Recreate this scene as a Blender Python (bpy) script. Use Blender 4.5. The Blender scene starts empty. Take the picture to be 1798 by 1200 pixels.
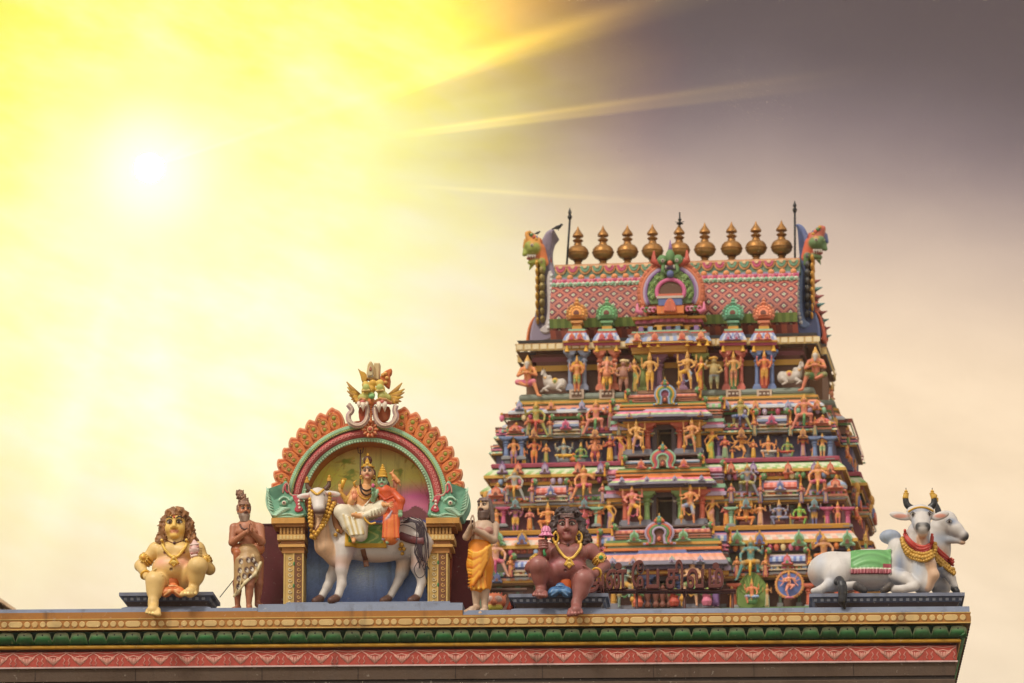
import bpy, math, random
import numpy as np
from math import sin, cos, pi, radians, sqrt, atan2
random.seed(7)
SC = bpy.context.scene
COL = SC.collection

# ------------------------------------------------------------------ camera frame
F = 9000.0; PITCH = radians(12.0); CX, CY = 899.0, 600.0; EYE = np.array((0, 0, 1.6))
R_ = np.array((1.0, 0, 0)); U_ = np.array((0, -sin(PITCH), cos(PITCH))); F_ = np.array((0, cos(PITCH), sin(PITCH)))
def raydir(u, v): return R_ * (u - CX) / F + U_ * (CY - v) / F + F_

class Frame:
    """a building's own axes: origin o (world), turned by th about z"""
    def __init__(s, o, th):
        s.o = np.array(o, float); s.th = th
        s.c, s.s = cos(th), sin(th)
    def loc(s, u, v, y):
        """local point at depth y (along the building's own y axis) seen in direction u, v"""
        d = raydir(u, v); e = EYE - s.o
        ey = -s.s * e[0] + s.c * e[1]; dy = -s.s * d[0] + s.c * d[1]
        t = (y - ey) / dy; p = e + d * t
        return np.array((s.c * p[0] + s.s * p[1], -s.s * p[0] + s.c * p[1], p[2]))
    def world(s, p):
        return (s.o[0] + s.c * p[0] - s.s * p[1], s.o[1] + s.s * p[0] + s.c * p[1], s.o[2] + p[2])

def lin(c):
    c = np.asarray(c, float) / 255.0
    return np.where(c <= 0.04045, c / 12.92, ((c + 0.055) / 1.055) ** 2.4)
def L(*c):
    a = lin(c); return (a[0], a[1], a[2], 1.0)
# paints
P = dict(
 gold=L(206,150,52), goldd=L(168,112,38), yellow=L(226,172,40), cream=L(232,212,160), white=L(226,222,212), salmon=L(222,140,112),
 coral=L(205,92,70), orange=L(222,120,52), red=L(178,44,40), maroon=L(96,28,38), dmaroon=L(58,20,28), pink=L(214,110,150), magenta=L(176,48,106),
 mint=L(132,192,160), green=L(62,134,78), dgreen=L(34,84,52), lime=L(140,178,80), teal=L(60,140,140), blue=L(58,98,164), dblue=L(34,48,98),
 sky=L(134,170,206), violet=L(128,98,160), lilac=L(174,160,192), grey=L(118,128,136), dgrey=L(66,72,84), black=L(26,24,26), olive=L(138,138,66),
 brown=L(104,64,42), dbrown=L(58,36,26), skin=L(214,140,96), peach=L(232,168,124), slate=L(96,108,128), bluegrey=L(122,140,150), stone=L(84,72,62))

# ------------------------------------------------------------------ materials
def newmat(name):
    m = bpy.data.materials.new(name); m.use_nodes = True
    nt = m.node_tree; b = nt.nodes["Principled BSDF"]
    return m, nt, b
def noise(nt, scale, detail=4, rough=.6, vec=None):
    n = nt.nodes.new('ShaderNodeTexNoise'); n.inputs['Scale'].default_value = scale; n.inputs['Detail'].default_value = detail; n.inputs['Roughness'].default_value = rough
    if vec: nt.links.new(vec, n.inputs['Vector'])
    return n
def mrange(nt, src, a, b, c, d):
    n = nt.nodes.new('ShaderNodeMapRange'); nt.links.new(src, n.inputs[0])
    for i, x in enumerate((a, b, c, d)): n.inputs[i + 1].default_value = x
    return n.outputs[0]
def mixc(nt, fac, a, b, mode='MIX'):
    n = nt.nodes.new('ShaderNodeMix'); n.data_type = 'RGBA'; n.blend_type = mode
    for i, x in ((0, fac), (6, a), (7, b)):
        if isinstance(x, bpy.types.NodeSocket): nt.links.new(x, n.inputs[i])
        else: n.inputs[i].default_value = x
    return n.outputs[2]
def paint(name, rough=.55, grime=.5, scale=3.0, bump=.15, streak=1.0, metal=0.0, dirt=L(52,42,36), haze_tint=0.0):
    """weathered enamel paint: the part's own colour (mesh attribute) under blotches, rain streaks and chips"""
    m, nt, b = newmat(name)
    at = nt.nodes.new('ShaderNodeAttribute'); at.attribute_name = 'Col'
    g = nt.nodes.new('ShaderNodeNewGeometry')
    mp = nt.nodes.new('ShaderNodeMapping'); nt.links.new(g.outputs['Position'], mp.inputs[0])
    n1 = noise(nt, scale, 6, .65, mp.outputs[0])
    mp2 = nt.nodes.new('ShaderNodeMapping'); mp2.inputs['Scale'].default_value = (9, 9, 1.1); nt.links.new(g.outputs['Position'], mp2.inputs[0])
    n2 = noise(nt, 1.0 * streak, 5, .6, mp2.outputs[0])
    n3 = noise(nt, scale * 9, 3, .6, mp.outputs[0])
    hv = nt.nodes.new('ShaderNodeHueSaturation'); nt.links.new(at.outputs['Color'], hv.inputs['Color'])
    nt.links.new(mrange(nt, n1.outputs['Fac'], .3, .7, .86, 1.12), hv.inputs['Value'])
    f1 = mrange(nt, n1.outputs['Fac'], .5, .78, 0, grime)
    c = mixc(nt, f1, hv.outputs[0], dirt)
    f2 = mrange(nt, n2.outputs['Fac'], .56, .8, 0, grime * .9)
    c = mixc(nt, f2, c, dirt)
    f3 = mrange(nt, n3.outputs['Fac'], .66, .72, 0, grime * .45)
    c = mixc(nt, f3, c, L(196,186,170))
    if haze_tint: c = mixc(nt, haze_tint, c, L(210,164,112))  # warm haze over the tower, blended into the paint colour itself
    nt.links.new(c, b.inputs['Base Color'])
    nt.links.new(mrange(nt, n1.outputs['Fac'], .3, .7, rough - .1, rough + .2), b.inputs['Roughness'])
    b.inputs['Metallic'].default_value = metal
    if bump:
        bp = nt.nodes.new('ShaderNodeBump'); bp.inputs['Strength'].default_value = bump; bp.inputs['Distance'].default_value = .01
        nt.links.new(n3.outputs['Fac'], bp.inputs['Height']); nt.links.new(bp.outputs[0], b.inputs['Normal'])
    return m
M = {}
M['paint'] = paint('painted_plaster', .58, .62, 2.4)
M['tower'] = paint('tower_paint', .6, .40, 1.3, .2, haze_tint=.13)
M['tfig'] = paint('tower_figure_paint', .5, .25, 1.6, .1, haze_tint=.08)
M['statue'] = paint('statue_enamel', .42, .34, 3.4, .14)
M['white'] = paint('white_enamel', .5, .55, 2.2, .1, dirt=L(120,104,92))
M['gold'] = paint('gold_paint', .36, .25, 5.0, .15, metal=.25)
M['brass'] = paint('aged_brass', .42, .8, 3.5, .1, metal=.7, dirt=L(74,44,26))
M['stone'] = paint('granite', .85, .55, 2.2, .6, dirt=L(44,36,32))
M['iron'] = paint('brown_iron', .5, .3, 6.0, .1, metal=.2)

# ------------------------------------------------------------------ objects
def link(o, parent=None):
    COL.objects.link(o)
    if parent is not None: o.parent = parent
    return o
def tag(o, label=None, cat=None, group=None, kind=None):
    if label: o['label'] = label
    if cat: o['category'] = cat
    if group: o['group'] = group
    if kind: o['kind'] = kind
    return o
def empty(name, loc, rz=0, label=None, cat=None, group=None):
    o = bpy.data.objects.new(name, None); o.empty_display_size = .2; COL.objects.link(o)
    o.location = loc; o.rotation_euler = (0, 0, rz)
    return tag(o, label, cat, group)

def make_mesh(name, V, faces, C, mat, smooth=None, parent=None, quads=None):
    me = bpy.data.meshes.new(name)
    V = np.asarray(V, np.float32)
    if quads is not None:
        Q = np.asarray(quads, np.int32); n = len(Q)
        me.vertices.add(len(V)); me.vertices.foreach_set('co', V.ravel())
        me.loops.add(n * 4); me.loops.foreach_set('vertex_index', Q.ravel())
        me.polygons.add(n); me.polygons.foreach_set('loop_start', np.arange(0, n * 4, 4, dtype=np.int32))
        me.polygons.foreach_set('loop_total', np.full(n, 4, np.int32))
        me.update(calc_edges=True); smooth = np.ones(n, bool)
    else:
        me.from_pydata(V.tolist(), [], faces)
    me.polygons.foreach_set('use_smooth', np.asarray(smooth, bool))
    at = me.color_attributes.new('Col', 'FLOAT_COLOR', 'POINT')
    at.data.foreach_set('color', np.asarray(C, np.float32).ravel())
    me.materials.append(mat)
    me.update()
    o = bpy.data.objects.new(name, me)
    return link(o, parent)

class MB:
    """collects shapes of one part; build() makes them ONE mesh"""
    def __init__(s): s.v = []; s.f = []; s.c = []; s.s = []; s.off = np.zeros(3)
    def add(s, vs, fs, col, smooth=False):
        n = len(s.v); vs = [tuple(np.asarray(p, float) + s.off) for p in vs]
        s.v += vs
        if isinstance(col, (list, np.ndarray)) and len(col) == len(vs) and hasattr(col[0], '__len__'): s.c += [tuple(x) for x in col]
        else: s.c += [col] * len(vs)
        s.f += [tuple(i + n for i in f) for f in fs]; s.s += [smooth] * len(fs)
    def box(s, x0, x1, y0, y1, z0, z1, col, tx=0, ty=0):
        """tx, ty: the top is inset by so much"""
        vs = [(x0,y0,z0),(x1,y0,z0),(x1,y1,z0),(x0,y1,z0),(x0+tx,y0+ty,z1),(x1-tx,y0+ty,z1),(x1-tx,y1-ty,z1),(x0+tx,y1-ty,z1)]
        s.add(vs, [(3,2,1,0),(4,5,6,7),(0,1,5,4),(1,2,6,5),(2,3,7,6),(3,0,4,7)], col)
    def lathe(s, c, prof, col, n=16, sx=1, sy=1, seg_cols=None, smooth=True, axis='z'):
        """prof: [(r, h)...] about an upright axis through c"""
        def pt(r, h, a):
            if axis == 'z': return (c[0] + r*cos(a)*sx, c[1] + r*sin(a)*sy, c[2] + h)
            if axis == 'y': return (c[0] + r*cos(a)*sx, c[1] + h, c[2] + r*sin(a)*sy)
            return (c[0] + h, c[1] + r*cos(a)*sx, c[2] + r*sin(a)*sy)
        for i in range(len(prof) - 1):
            (r0, h0), (r1, h1) = prof[i], prof[i+1]
            vs = [pt(r0, h0, 2*pi*k/n) for k in range(n)] + [pt(r1, h1, 2*pi*k/n) for k in range(n)]
            fs = [(k, (k+1) % n, n + (k+1) % n, n + k) for k in range(n)]
            if axis == 'y': fs = [f[::-1] for f in fs]
            s.add(vs, fs, seg_cols[i] if seg_cols else col, smooth)
    def ball(s, c, r, col, n=10, m=6, rx=1, ry=1, rz=1):
        vs = []; fs = []
        for j in range(m + 1):
            t = -pi/2 + pi*j/m
            for k in range(n):
                a = 2*pi*k/n; vs.append((c[0]+r*rx*cos(t)*cos(a), c[1]+r*ry*cos(t)*sin(a), c[2]+r*rz*sin(t)))
        for j in range(m):
            for k in range(n): fs.append((j*n+k, j*n+(k+1)%n, (j+1)*n+(k+1)%n, (j+1)*n+k))
        s.add(vs, fs, col, True)
    def tube(s, pts, r, col, n=8, closed=False, flat=1.0, cap=True):
        pts = [np.asarray(p, float) for p in pts]; N = len(pts)
        rs = r if isinstance(r, (list, tuple)) else [r] * N
        vs = []; up = None
        for i, p in enumerate(pts):
            a = pts[(i-1) % N] if (closed or i > 0) else p; b = pts[(i+1) % N] if (closed or i < N-1) else p
            t = b - a; t = t / (np.linalg.norm(t) + 1e-9)
            ref = np.array((0, 1.0, 0)) if abs(t[1]) < .9 else np.array((0, 0, 1.0))
            x = np.cross(t, ref); x /= np.linalg.norm(x); y = np.cross(x, t)
            if up is not None and np.dot(x, up) < 0: x = -x; y = -y
            up = x
            for k in range(n):
                q = 2*pi*k/n; vs.append(p + rs[i]*(cos(q)*x + sin(q)*y*flat))
        fs = []
        for i in range(N if closed else N-1):
            j = (i+1) % N
            for k in range(n): fs.append((i*n+k, j*n+k, j*n+(k+1)%n, i*n+(k+1)%n))
        if cap and not closed: fs += [tuple(range(n)), tuple(range((N-1)*n, N*n))[::-1]]
        s.add(vs, fs, col, True)
    def prism(s, out, y0, y1, col, bevel=0.0, back=True, side=None):
        """an outline in x, z with its front face at y0 (towards the viewer) and its back at y1"""
        out = clean(out)
        n = len(out); fr = offset(out, -bevel) if bevel else out
        vs = [(x, y0, z) for x, z in fr]; fs = [tuple(range(n))]
        s.add(vs, fs, col)
        sc = side or col
        if bevel:
            yb = y0 + bevel
            vs = [(x, y0, z) for x, z in fr] + [(x, yb, z) for x, z in out]
            s.add(vs, [(i, n+i, n+(i+1)%n, (i+1)%n) for i in range(n)], sc)
        else: yb = y0
        vs = [(x, yb, z) for x, z in out] + [(x, y1, z) for x, z in out]
        s.add(vs, [(i, n+i, n+(i+1)%n, (i+1)%n) for i in range(n)], sc)
        if back: s.add([(x, y1, z) for x, z in out], [tuple(range(n))[::-1]], sc)
    def ring(s, plan, z0, o0, z1, o1, col, stripes=None, cap_top=False, cap_bot=False, smooth=False):
        """one moulding band run round a rectilinear plan (CCW), from height z0 / offset o0 to z1 / o1"""
        a = offset(plan, o0); b = offset(plan, o1); n = len(plan)
        for i in range(n):
            j = (i+1) % n
            A, B, C_, D = a[i], a[j], b[j], b[i]
            ln = sqrt((B[0]-A[0])**2 + (B[1]-A[1])**2)
            if stripes and ln > stripes[0] * .7:
                k = max(1, round(ln / stripes[0])); cs = stripes[1]
                for q in range(k):
                    t0, t1 = q/k, (q+1)/k
                    f = lambda P0, P1, t, z: (P0[0]+(P1[0]-P0[0])*t, P0[1]+(P1[1]-P0[1])*t, z)
                    s.add([f(A,B,t0,z0), f(A,B,t1,z0), f(D,C_,t1,z1), f(D,C_,t0,z1)], [(0,1,2,3)], cs[q % len(cs)])
            else:
                s.add([(A[0],A[1],z0),(B[0],B[1],z0),(C_[0],C_[1],z1),(D[0],D[1],z1)], [(0,1,2,3)], col)
        if cap_top: s.add([(x, y, z1) for x, y in b], [tuple(range(n))], col)
        if cap_bot: s.add([(x, y, z0) for x, y in a], [tuple(range(n))[::-1]], col)
    def build(s, name, mat, parent=None):
        return make_mesh(name, s.v, s.f, s.c, mat, s.s, parent)

def clean(out):
    out = [tuple(map(float, p)) for p in out]
    q = [p for i, p in enumerate(out) if (p[0]-out[i-1][0])**2 + (p[1]-out[i-1][1])**2 > 1e-10]
    A = sum(q[i-1][0]*q[i][1] - q[i][0]*q[i-1][1] for i in range(len(q)))
    return q if A > 0 else q[::-1]
def offset(poly, d):
    """CCW polygon moved outwards by d along its mitres"""
    if abs(d) < 1e-9: return [tuple(p) for p in poly]
    n = len(poly); res = []
    for i in range(n):
        p0, p1, p2 = np.array(poly[i-1], float), np.array(poly[i], float), np.array(poly[(i+1) % n], float)
        e0 = p1 - p0; e1 = p2 - p1
        e0 /= np.linalg.norm(e0) + 1e-12; e1 /= np.linalg.norm(e1) + 1e-12
        n0 = np.array((e0[1], -e0[0])); n1 = np.array((e1[1], -e1[0])); m = n0 + n1; k = np.dot(m, m)
        res.append(tuple(p1 + (m * (2 * d / k) if k > .5 else n1 * d)))
    return res
def spline(pts, k=6, closed=False):
    """Catmull-Rom through 2-D or 3-D points"""
    pts = [np.asarray(p, float) for p in pts]; N = len(pts); out = []
    for i in range(N if closed else N-1):
        p0 = pts[i-1] if (closed or i > 0) else pts[0]; p1 = pts[i]; p2 = pts[(i+1) % N]
        p3 = pts[(i+2) % N] if (closed or i+2 < N) else pts[-1]
        for q in range(k):
            t = q/k; out.append(.5*((2*p1)+(-p0+p2)*t+(2*p0-5*p1+4*p2-p3)*t*t+(-p0+3*p1-3*p2+p3)*t**3))
    if not closed: out.append(pts[-1])
    return out

# ------------------------------------------------------------------ continuous bodies: blended volumes turned into one skin
class Body:
    def __init__(s): s.p = []; s.paints = []
    def cap(s, a, b, r1, r2=None, col=None, k=.02, cut=False):
        s.p.append(('c', np.array(a, float), np.array(b, float), r1, r1 if r2 is None else r2, col, k, cut)); return s
    def chain(s, pts, rs, col=None, k=.02):
        for i in range(len(pts)-1): s.cap(pts[i], pts[i+1], rs[i], rs[i+1], col, k)
        return s
    def ell(s, c, r, col=None, k=.02, rot=None, cut=False):
        """rot = (ax, ay, az) euler in radians"""
        Rm = np.eye(3)
        if rot:
            ax, ay, az = rot
            Rx = np.array(((1,0,0),(0,cos(ax),-sin(ax)),(0,sin(ax),cos(ax)))); Ry = np.array(((cos(ay),0,sin(ay)),(0,1,0),(-sin(ay),0,cos(ay)))); Rz = np.array(((cos(az),-sin(az),0),(sin(az),cos(az),0),(0,0,1)))
            Rm = Rz @ Ry @ Rx
        s.p.append(('e', np.array(c, float), np.array(r, float), Rm, None, col, k, cut)); return s
    def spot(s, c, r, col, soft=.3):
        """paint only: colour inside this ellipsoid"""
        s.paints.append((np.array(c, float), np.array(r if hasattr(r, '__len__') else (r, r, r), float), col, soft)); return s
    def dist(s, q, X):
        if q[0] == 'c':
            a, b, r1, r2 = q[1:5]; ba = b - a; L2 = float(ba @ ba) + 1e-12
            pa = X - a; t = np.clip((pa @ ba) / L2, 0, 1)
            return np.sqrt(((pa - t[..., None]*ba)**2).sum(-1)) - (r1 + (r2 - r1)*t)
        c, r, Rm = q[1:4]; Y = (X - c) @ Rm
        k0 = np.sqrt(((Y/r)**2).sum(-1)); k1 = np.sqrt(((Y/(r*r))**2).sum(-1)) + 1e-9
        return k0*(k0-1)/k1
    def bbox(s, q):
        if q[0] == 'c':
            R = max(q[3], q[4]); return np.minimum(q[1], q[2]) - R, np.maximum(q[1], q[2]) + R
        e = np.sqrt(((q[3] * q[2])**2).sum(1)); return q[1] - e, q[1] + e
    def mesh(s, h, base_col=P['skin'], sharp=.5, fn=None):
        bb = [s.bbox(q) for q in s.p if not q[7]]
        lo = np.min([b[0] for b in bb], 0) - 2.5*h; hi = np.max([b[1] for b in bb], 0) + 2.5*h
        n = np.ceil((hi - lo)/h).astype(int) + 1
        D = np.full(tuple(n), 50.0, np.float32)
        ax = [lo[i] + h*np.arange(n[i]) for i in range(3)]
        for q in s.p:
            k = q[6]; b0, b1 = s.bbox(q); m = k + 3*h
            i0 = np.maximum(((b0 - m - lo)/h).astype(int), 0); i1 = np.minimum(((b1 + m - lo)/h).astype(int) + 2, n)
            sl = tuple(slice(i0[i], i1[i]) for i in range(3))
            X = np.stack(np.meshgrid(*[ax[i][sl[i]] for i in range(3)], indexing='ij'), -1)
            d = s.dist(q, X).astype(np.float32); A = D[sl]
            if q[7]:
                d = -d; hh = np.maximum(k - np.abs(A - d), 0)/max(k, 1e-6); D[sl] = np.maximum(A, d) + hh*hh*k*.25
            else:
                hh = np.maximum(k - np.abs(A - d), 0)/max(k, 1e-6); D[sl] = np.minimum(A, d) - hh*hh*k*.25
        I = D < 0
        c = [D[a:a+n[0]-1, b:b+n[1]-1, e:e+n[2]-1] for a in (0,1) for b in (0,1) for e in (0,1)]
        cnt = sum((x < 0).astype(np.int8) for x in c); mask = (cnt > 0) & (cnt < 8)
        idx = np.argwhere(mask); vid = np.full(mask.shape, -1, np.int32); vid[mask] = np.arange(len(idx))
        vals = [x[mask] for x in c]; off = [np.array((a, b, e), float) for a in (0,1) for b in (0,1) for e in (0,1)]
        acc = np.zeros((len(idx), 3)); num = np.zeros(len(idx))
        for i in range(8):
            for j in range(i+1, 8):
                if np.abs(off[i]-off[j]).sum() != 1: continue
                w = (vals[i] < 0) != (vals[j] < 0)
                t = vals[i][w]/(vals[i][w] - vals[j][w]); acc[w] += off[i] + t[:, None]*(off[j]-off[i]); num[w] += 1
        V = lo + h*(idx + acc/num[:, None])
        Q = []
        for a in range(3):
            b, e = (a+1) % 3, (a+2) % 3
            s0 = [slice(None)]*3; s1 = [slice(None)]*3; s0[a] = slice(0, -1); s1[a] = slice(1, None)
            A0 = I[tuple(s0)]; A1 = I[tuple(s1)]
            for flip, W in ((0, A0 & ~A1), (1, ~A0 & A1)):
                g = np.argwhere(W); g = g[(g[:, b] > 0) & (g[:, e] > 0)]
                def at(db, de):
                    q = g.copy(); q[:, b] -= db; q[:, e] -= de; return vid[q[:, 0], q[:, 1], q[:, 2]]
                F4 = np.stack((at(1,1), at(0,1), at(0,0), at(1,0)), 1)
                Q.append(F4[:, ::-1] if flip else F4)
        Q = np.concatenate(Q); Q = Q[(Q >= 0).all(1)]
        cs = [q for q in s.p if q[5] is not None and not q[7]]
        if cs:
            DD = np.stack([s.dist(q, V) for q in cs], 1); DD -= DD.min(1, keepdims=True)
            Wt = np.exp(-DD/(h*sharp)); Wt /= Wt.sum(1, keepdims=True); C = Wt @ np.array([q[5] for q in cs])
        else: C = np.tile(np.array(base_col), (len(V), 1))
        for (c0, r, cc, soft) in s.paints:
            k0 = np.sqrt((((V - c0)/r)**2).sum(1)); w = np.clip((1 + soft - k0)/(2*soft + 1e-6), 0, 1)[:, None]; C = C*(1-w) + np.array(cc)*w
        if fn is not None: C = fn(V, C)
        return V, Q, C
    def field(s, X):
        D = np.full(X.shape[:-1], 50.0)
        for q in s.p:
            k = max(q[6], 1e-6); d = s.dist(q, X)
            if q[7]: hh = np.maximum(k - np.abs(D + d), 0)/k; D = np.maximum(D, -d) + hh*hh*k*.25
            else: hh = np.maximum(k - np.abs(D - d), 0)/k; D = np.minimum(D, d) - hh*hh*k*.25
        return D
    def front(s, xz, y0=-1.5, fall=None):
        """y of the first surface met going away from the viewer at each (x, z)"""
        xz = np.asarray(xz, float).reshape(-1, 2); y = np.full(len(xz), y0); lim = y0 + 4
        for _ in range(60):
            d = s.field(np.stack([xz[:, 0], y, xz[:, 1]], -1)); y = np.where(y < lim, y + np.clip(d, -.05, .3)*.8, y)
        ok = y < lim - .2
        if fall is None: fall = float(np.median(y[ok])) if ok.any() else 0.0
        return np.where(ok, y, fall)
    def build(s, name, h, mat, parent=None, **kw):
        V, Q, C = s.mesh(h, **kw)
        return make_mesh(name, V, None, C, mat, parent=parent, quads=Q)
# ------------------------------------------------------------------ camera, sky, sun
cam_d = bpy.data.cameras.new('camera'); cam = bpy.data.objects.new('camera', cam_d); COL.objects.link(cam)
cam.location = tuple(EYE); cam.rotation_euler = (pi/2 + PITCH, 0, 0)
cam_d.sensor_width = 36; cam_d.lens = F/1798*36; cam_d.clip_start = 1; cam_d.clip_end = 6000
cam_d.dof.use_dof = True; cam_d.dof.focus_distance = 56.5; cam_d.dof.aperture_fstop = 6.3
SC.camera = cam
SC.view_settings.view_transform = 'Standard'; SC.view_settings.look = 'None'; SC.view_settings.exposure = 0; SC.view_settings.gamma = 1

w = bpy.data.worlds.new("World"); SC.world = w; w.use_nodes = True
nt = w.node_tree; nt.nodes.clear()
class X:
    """tiny maths on sockets"""
    def __init__(s, k): s.k = k
    @staticmethod
    def op(o, *a, clamp=False):
        n = nt.nodes.new('ShaderNodeMath'); n.operation = o; n.use_clamp = clamp
        for i, q in enumerate(a):
            q = q.k if isinstance(q, X) else q
            if isinstance(q, (int, float)): n.inputs[i].default_value = q
            else: nt.links.new(q, n.inputs[i])
        return X(n.outputs[0])
    def __add__(s, o): return X.op('ADD', s, o)
    __radd__ = __add__
    def __sub__(s, o): return X.op('SUBTRACT', s, o)
    def __rsub__(s, o): return X.op('SUBTRACT', o, s)
    def __mul__(s, o): return X.op('MULTIPLY', s, o)
    __rmul__ = __mul__
    def __truediv__(s, o): return X.op('DIVIDE', s, o)
def sstep(x, a, b):
    n = nt.nodes.new('ShaderNodeMapRange'); n.interpolation_type = 'SMOOTHSTEP'; nt.links.new(x.k, n.inputs[0])
    n.inputs[1].default_value = a; n.inputs[2].default_value = b; n.inputs[3].default_value = 0; n.inputs[4].default_value = 1
    return X(n.outputs[0])
def bell(x, c, w_): 
    t = (x - c)/w_; return X.op('POWER', 2.71828, t*t*(-1.0))
tc = nt.nodes.new('ShaderNodeTexCoord')
def dot(vec):
    n = nt.nodes.new('ShaderNodeVectorMath'); n.operation = 'DOT_PRODUCT'; nt.links.new(tc.outputs['Generated'], n.inputs[0]); n.inputs[1].default_value = tuple(vec); return X(n.outputs['Value'])
df = dot(F_); front = sstep(df, .35, .75); dfc = X.op('MAXIMUM', df, .2)
Uu = dot(R_)/dfc*F + CX; Vv = CY - dot(U_)/dfc*F
cmb = nt.nodes.new('ShaderNodeCombineXYZ'); nt.links.new((Uu*.001).k, cmb.inputs[0]); nt.links.new((Vv*.0016).k, cmb.inputs[1])
cn = nt.nodes.new('ShaderNodeTexNoise'); cn.inputs['Scale'].default_value = 2.0; cn.inputs['Detail'].default_value = 4; cn.inputs['Roughness'].default_value = .5; nt.links.new(cmb.outputs[0], cn.inputs['Vector'])
cloud = X(cn.outputs['Fac']) - .5
Vp = Vv - X.op('MAXIMUM', Uu - 1350, 0)*.20 + X.op('MAXIMUM', Uu - 1350, 0)*.0 + cloud*130.0
rmp = nt.nodes.new('ShaderNodeValToRGB'); cr = rmp.color_ramp; cr.interpolation = 'B_SPLINE'
stops = [(-100,(88,74,72)),(60,(96,82,80)),(170,(122,106,106)),(270,(156,136,130)),(370,(200,176,158)),(500,(232,205,176)),(640,(247,219,182)),(900,(243,217,182)),(1400,(234,214,186)),(2400,(226,214,196))]
while len(cr.elements) < len(stops): cr.elements.new(.5)
for e, (p_, c_) in zip(cr.elements, stops): e.position = (p_ + 100)/2500; e.color = tuple(x/255 for x in c_) + (1,)
nt.links.new(((Vp + 100)/2500.0).k, rmp.inputs[0])
sep = nt.nodes.new('ShaderNodeSeparateColor'); nt.links.new(rmp.outputs[0], sep.inputs[0])
du, dv = Uu - 262.0, Vv - 295.0
rr = X.op('SQRT', du*du + dv*dv); th = X.op('ARCTAN2', dv, du)*(180/pi)
# beams fan out from the sun through the cloud
c2 = nt.nodes.new('ShaderNodeCombineXYZ'); nt.links.new((th*.06).k, c2.inputs[0]); nt.links.new((rr*.0006).k, c2.inputs[1])
an = nt.nodes.new('ShaderNodeTexNoise'); an.inputs['Scale'].default_value = 1.5; an.inputs['Detail'].default_value = 3; nt.links.new(c2.outputs[0], an.inputs['Vector'])
ray_n = X(an.outputs['Fac']) - .5
below = sstep(dv + du*.12, -60, 420)                                # the lower side glows less yellow
re = rr*(1 + ray_n*(-.35)) - cloud*120.0
wedge = bell(th, -31, 9.0)*sstep(rr, 1000, 480)*.32
edge = lambda a, w1, w2: sstep(th, a+w1, a)*X.op('MAXIMUM', bell(th, a, w2), 0)   # crisp lower edge, soft upper side
ray1 = (edge(-16.9, 1.4, 2.6)*.18 + bell(th, -18.6, 1.2)*.36 + bell(th, -22.0, 2.6)*.14)*sstep(rr, 1250, 480)
ray2 = (bell(th, -7.9, .35)*.6 + edge(-6.9, .5, 1.3)*.7)*sstep(rr, 1330, 560)*sstep(rr, 380, 620)*.36
ray3 = bell(th, 3.9, .35)*sstep(rr, 1080, 560)*sstep(rr, 420, 640)*.22
rays = wedge + ray1 + ray2 + ray3
c3 = nt.nodes.new('ShaderNodeCombineXYZ'); nt.links.new((Uu*.0042 + Vv*.002).k, c3.inputs[0]); nt.links.new((Vv*.0105 - Uu*.0035).k, c3.inputs[1])
mn = nt.nodes.new('ShaderNodeTexNoise'); mn.inputs['Scale'].default_value = 1.1; mn.inputs['Detail'].default_value = 4; mn.inputs['Roughness'].default_value = .55; nt.links.new(c3.outputs[0], mn.inputs['Vector'])
mot = (X(mn.outputs['Fac']) - .5)*sstep(rr, 900, 500)*sstep(rr, 60, 260)
thd = X.op('ARCTAN2', du, dv)*(180/pi)                             # 0 straight down
fan = (bell(thd, 4, 5.0)*.5 + bell(thd, -17, 4.0)*.45 + bell(thd, 24, 6.0)*.4 + bell(thd, 42, 5.0)*.3)*sstep(dv, 60, 420)*sstep(rr, 1150, 400)*2.0
amber = bell(th, -30, 13)*sstep(rr, 1000, 620)*sstep(rr, 300, 620)
gR = sstep(re, 980, 360)*.98 + rays + fan*.3 + amber*.42
gG = sstep(re, 940, 330)*.97 + rays*.72 + fan*.28 + amber*.20
gB = sstep(re, 800, 260)*.36 + sstep(rr, 300, 60)*.14 + below*sstep(re, 950, 300)*.16 + sstep(rr, 150, 8)*.38 + rays*.16 - sstep(Uu, 130, -30)*.12 - sstep(rr, 560, 300)*below*.03 + mot*.75 + fan*.12 + sstep(re, 900, 400)*.0
def screen(b, g): 
    g = X.op('MAXIMUM', X.op('MINIMUM', g, 1.0), 0); return 1.0 - (1.0 - b)*(1.0 - g)
base_b = X(sep.outputs[2])*(1.0 - sstep(rr, 700, 200)*.12)
pk = (X(mn.outputs['Fac']) - .5)*sstep(Vv, 350, 800)*.10
chan = [screen(b_ + pk, g) for b_, g in ((X(sep.outputs[0]), gR), (X(sep.outputs[1]), gG), (base_b, gB))]
chan = [X.op('POWER', X.op('MAXIMUM', c, 0), 2.2)*1.07 for c in chan]
disc = sstep(rr, 40, 5)*.25 + sstep(rr, 24, 14)*42000.0
comb = nt.nodes.new('ShaderNodeCombineXYZ')
for i, c in enumerate(chan): nt.links.new((c + disc*(1.0, .80, .48)[i]).k, comb.inputs[i])
w.cycles.sampling_method = 'MANUAL'; w.cycles.sample_map_resolution = 4096
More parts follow.
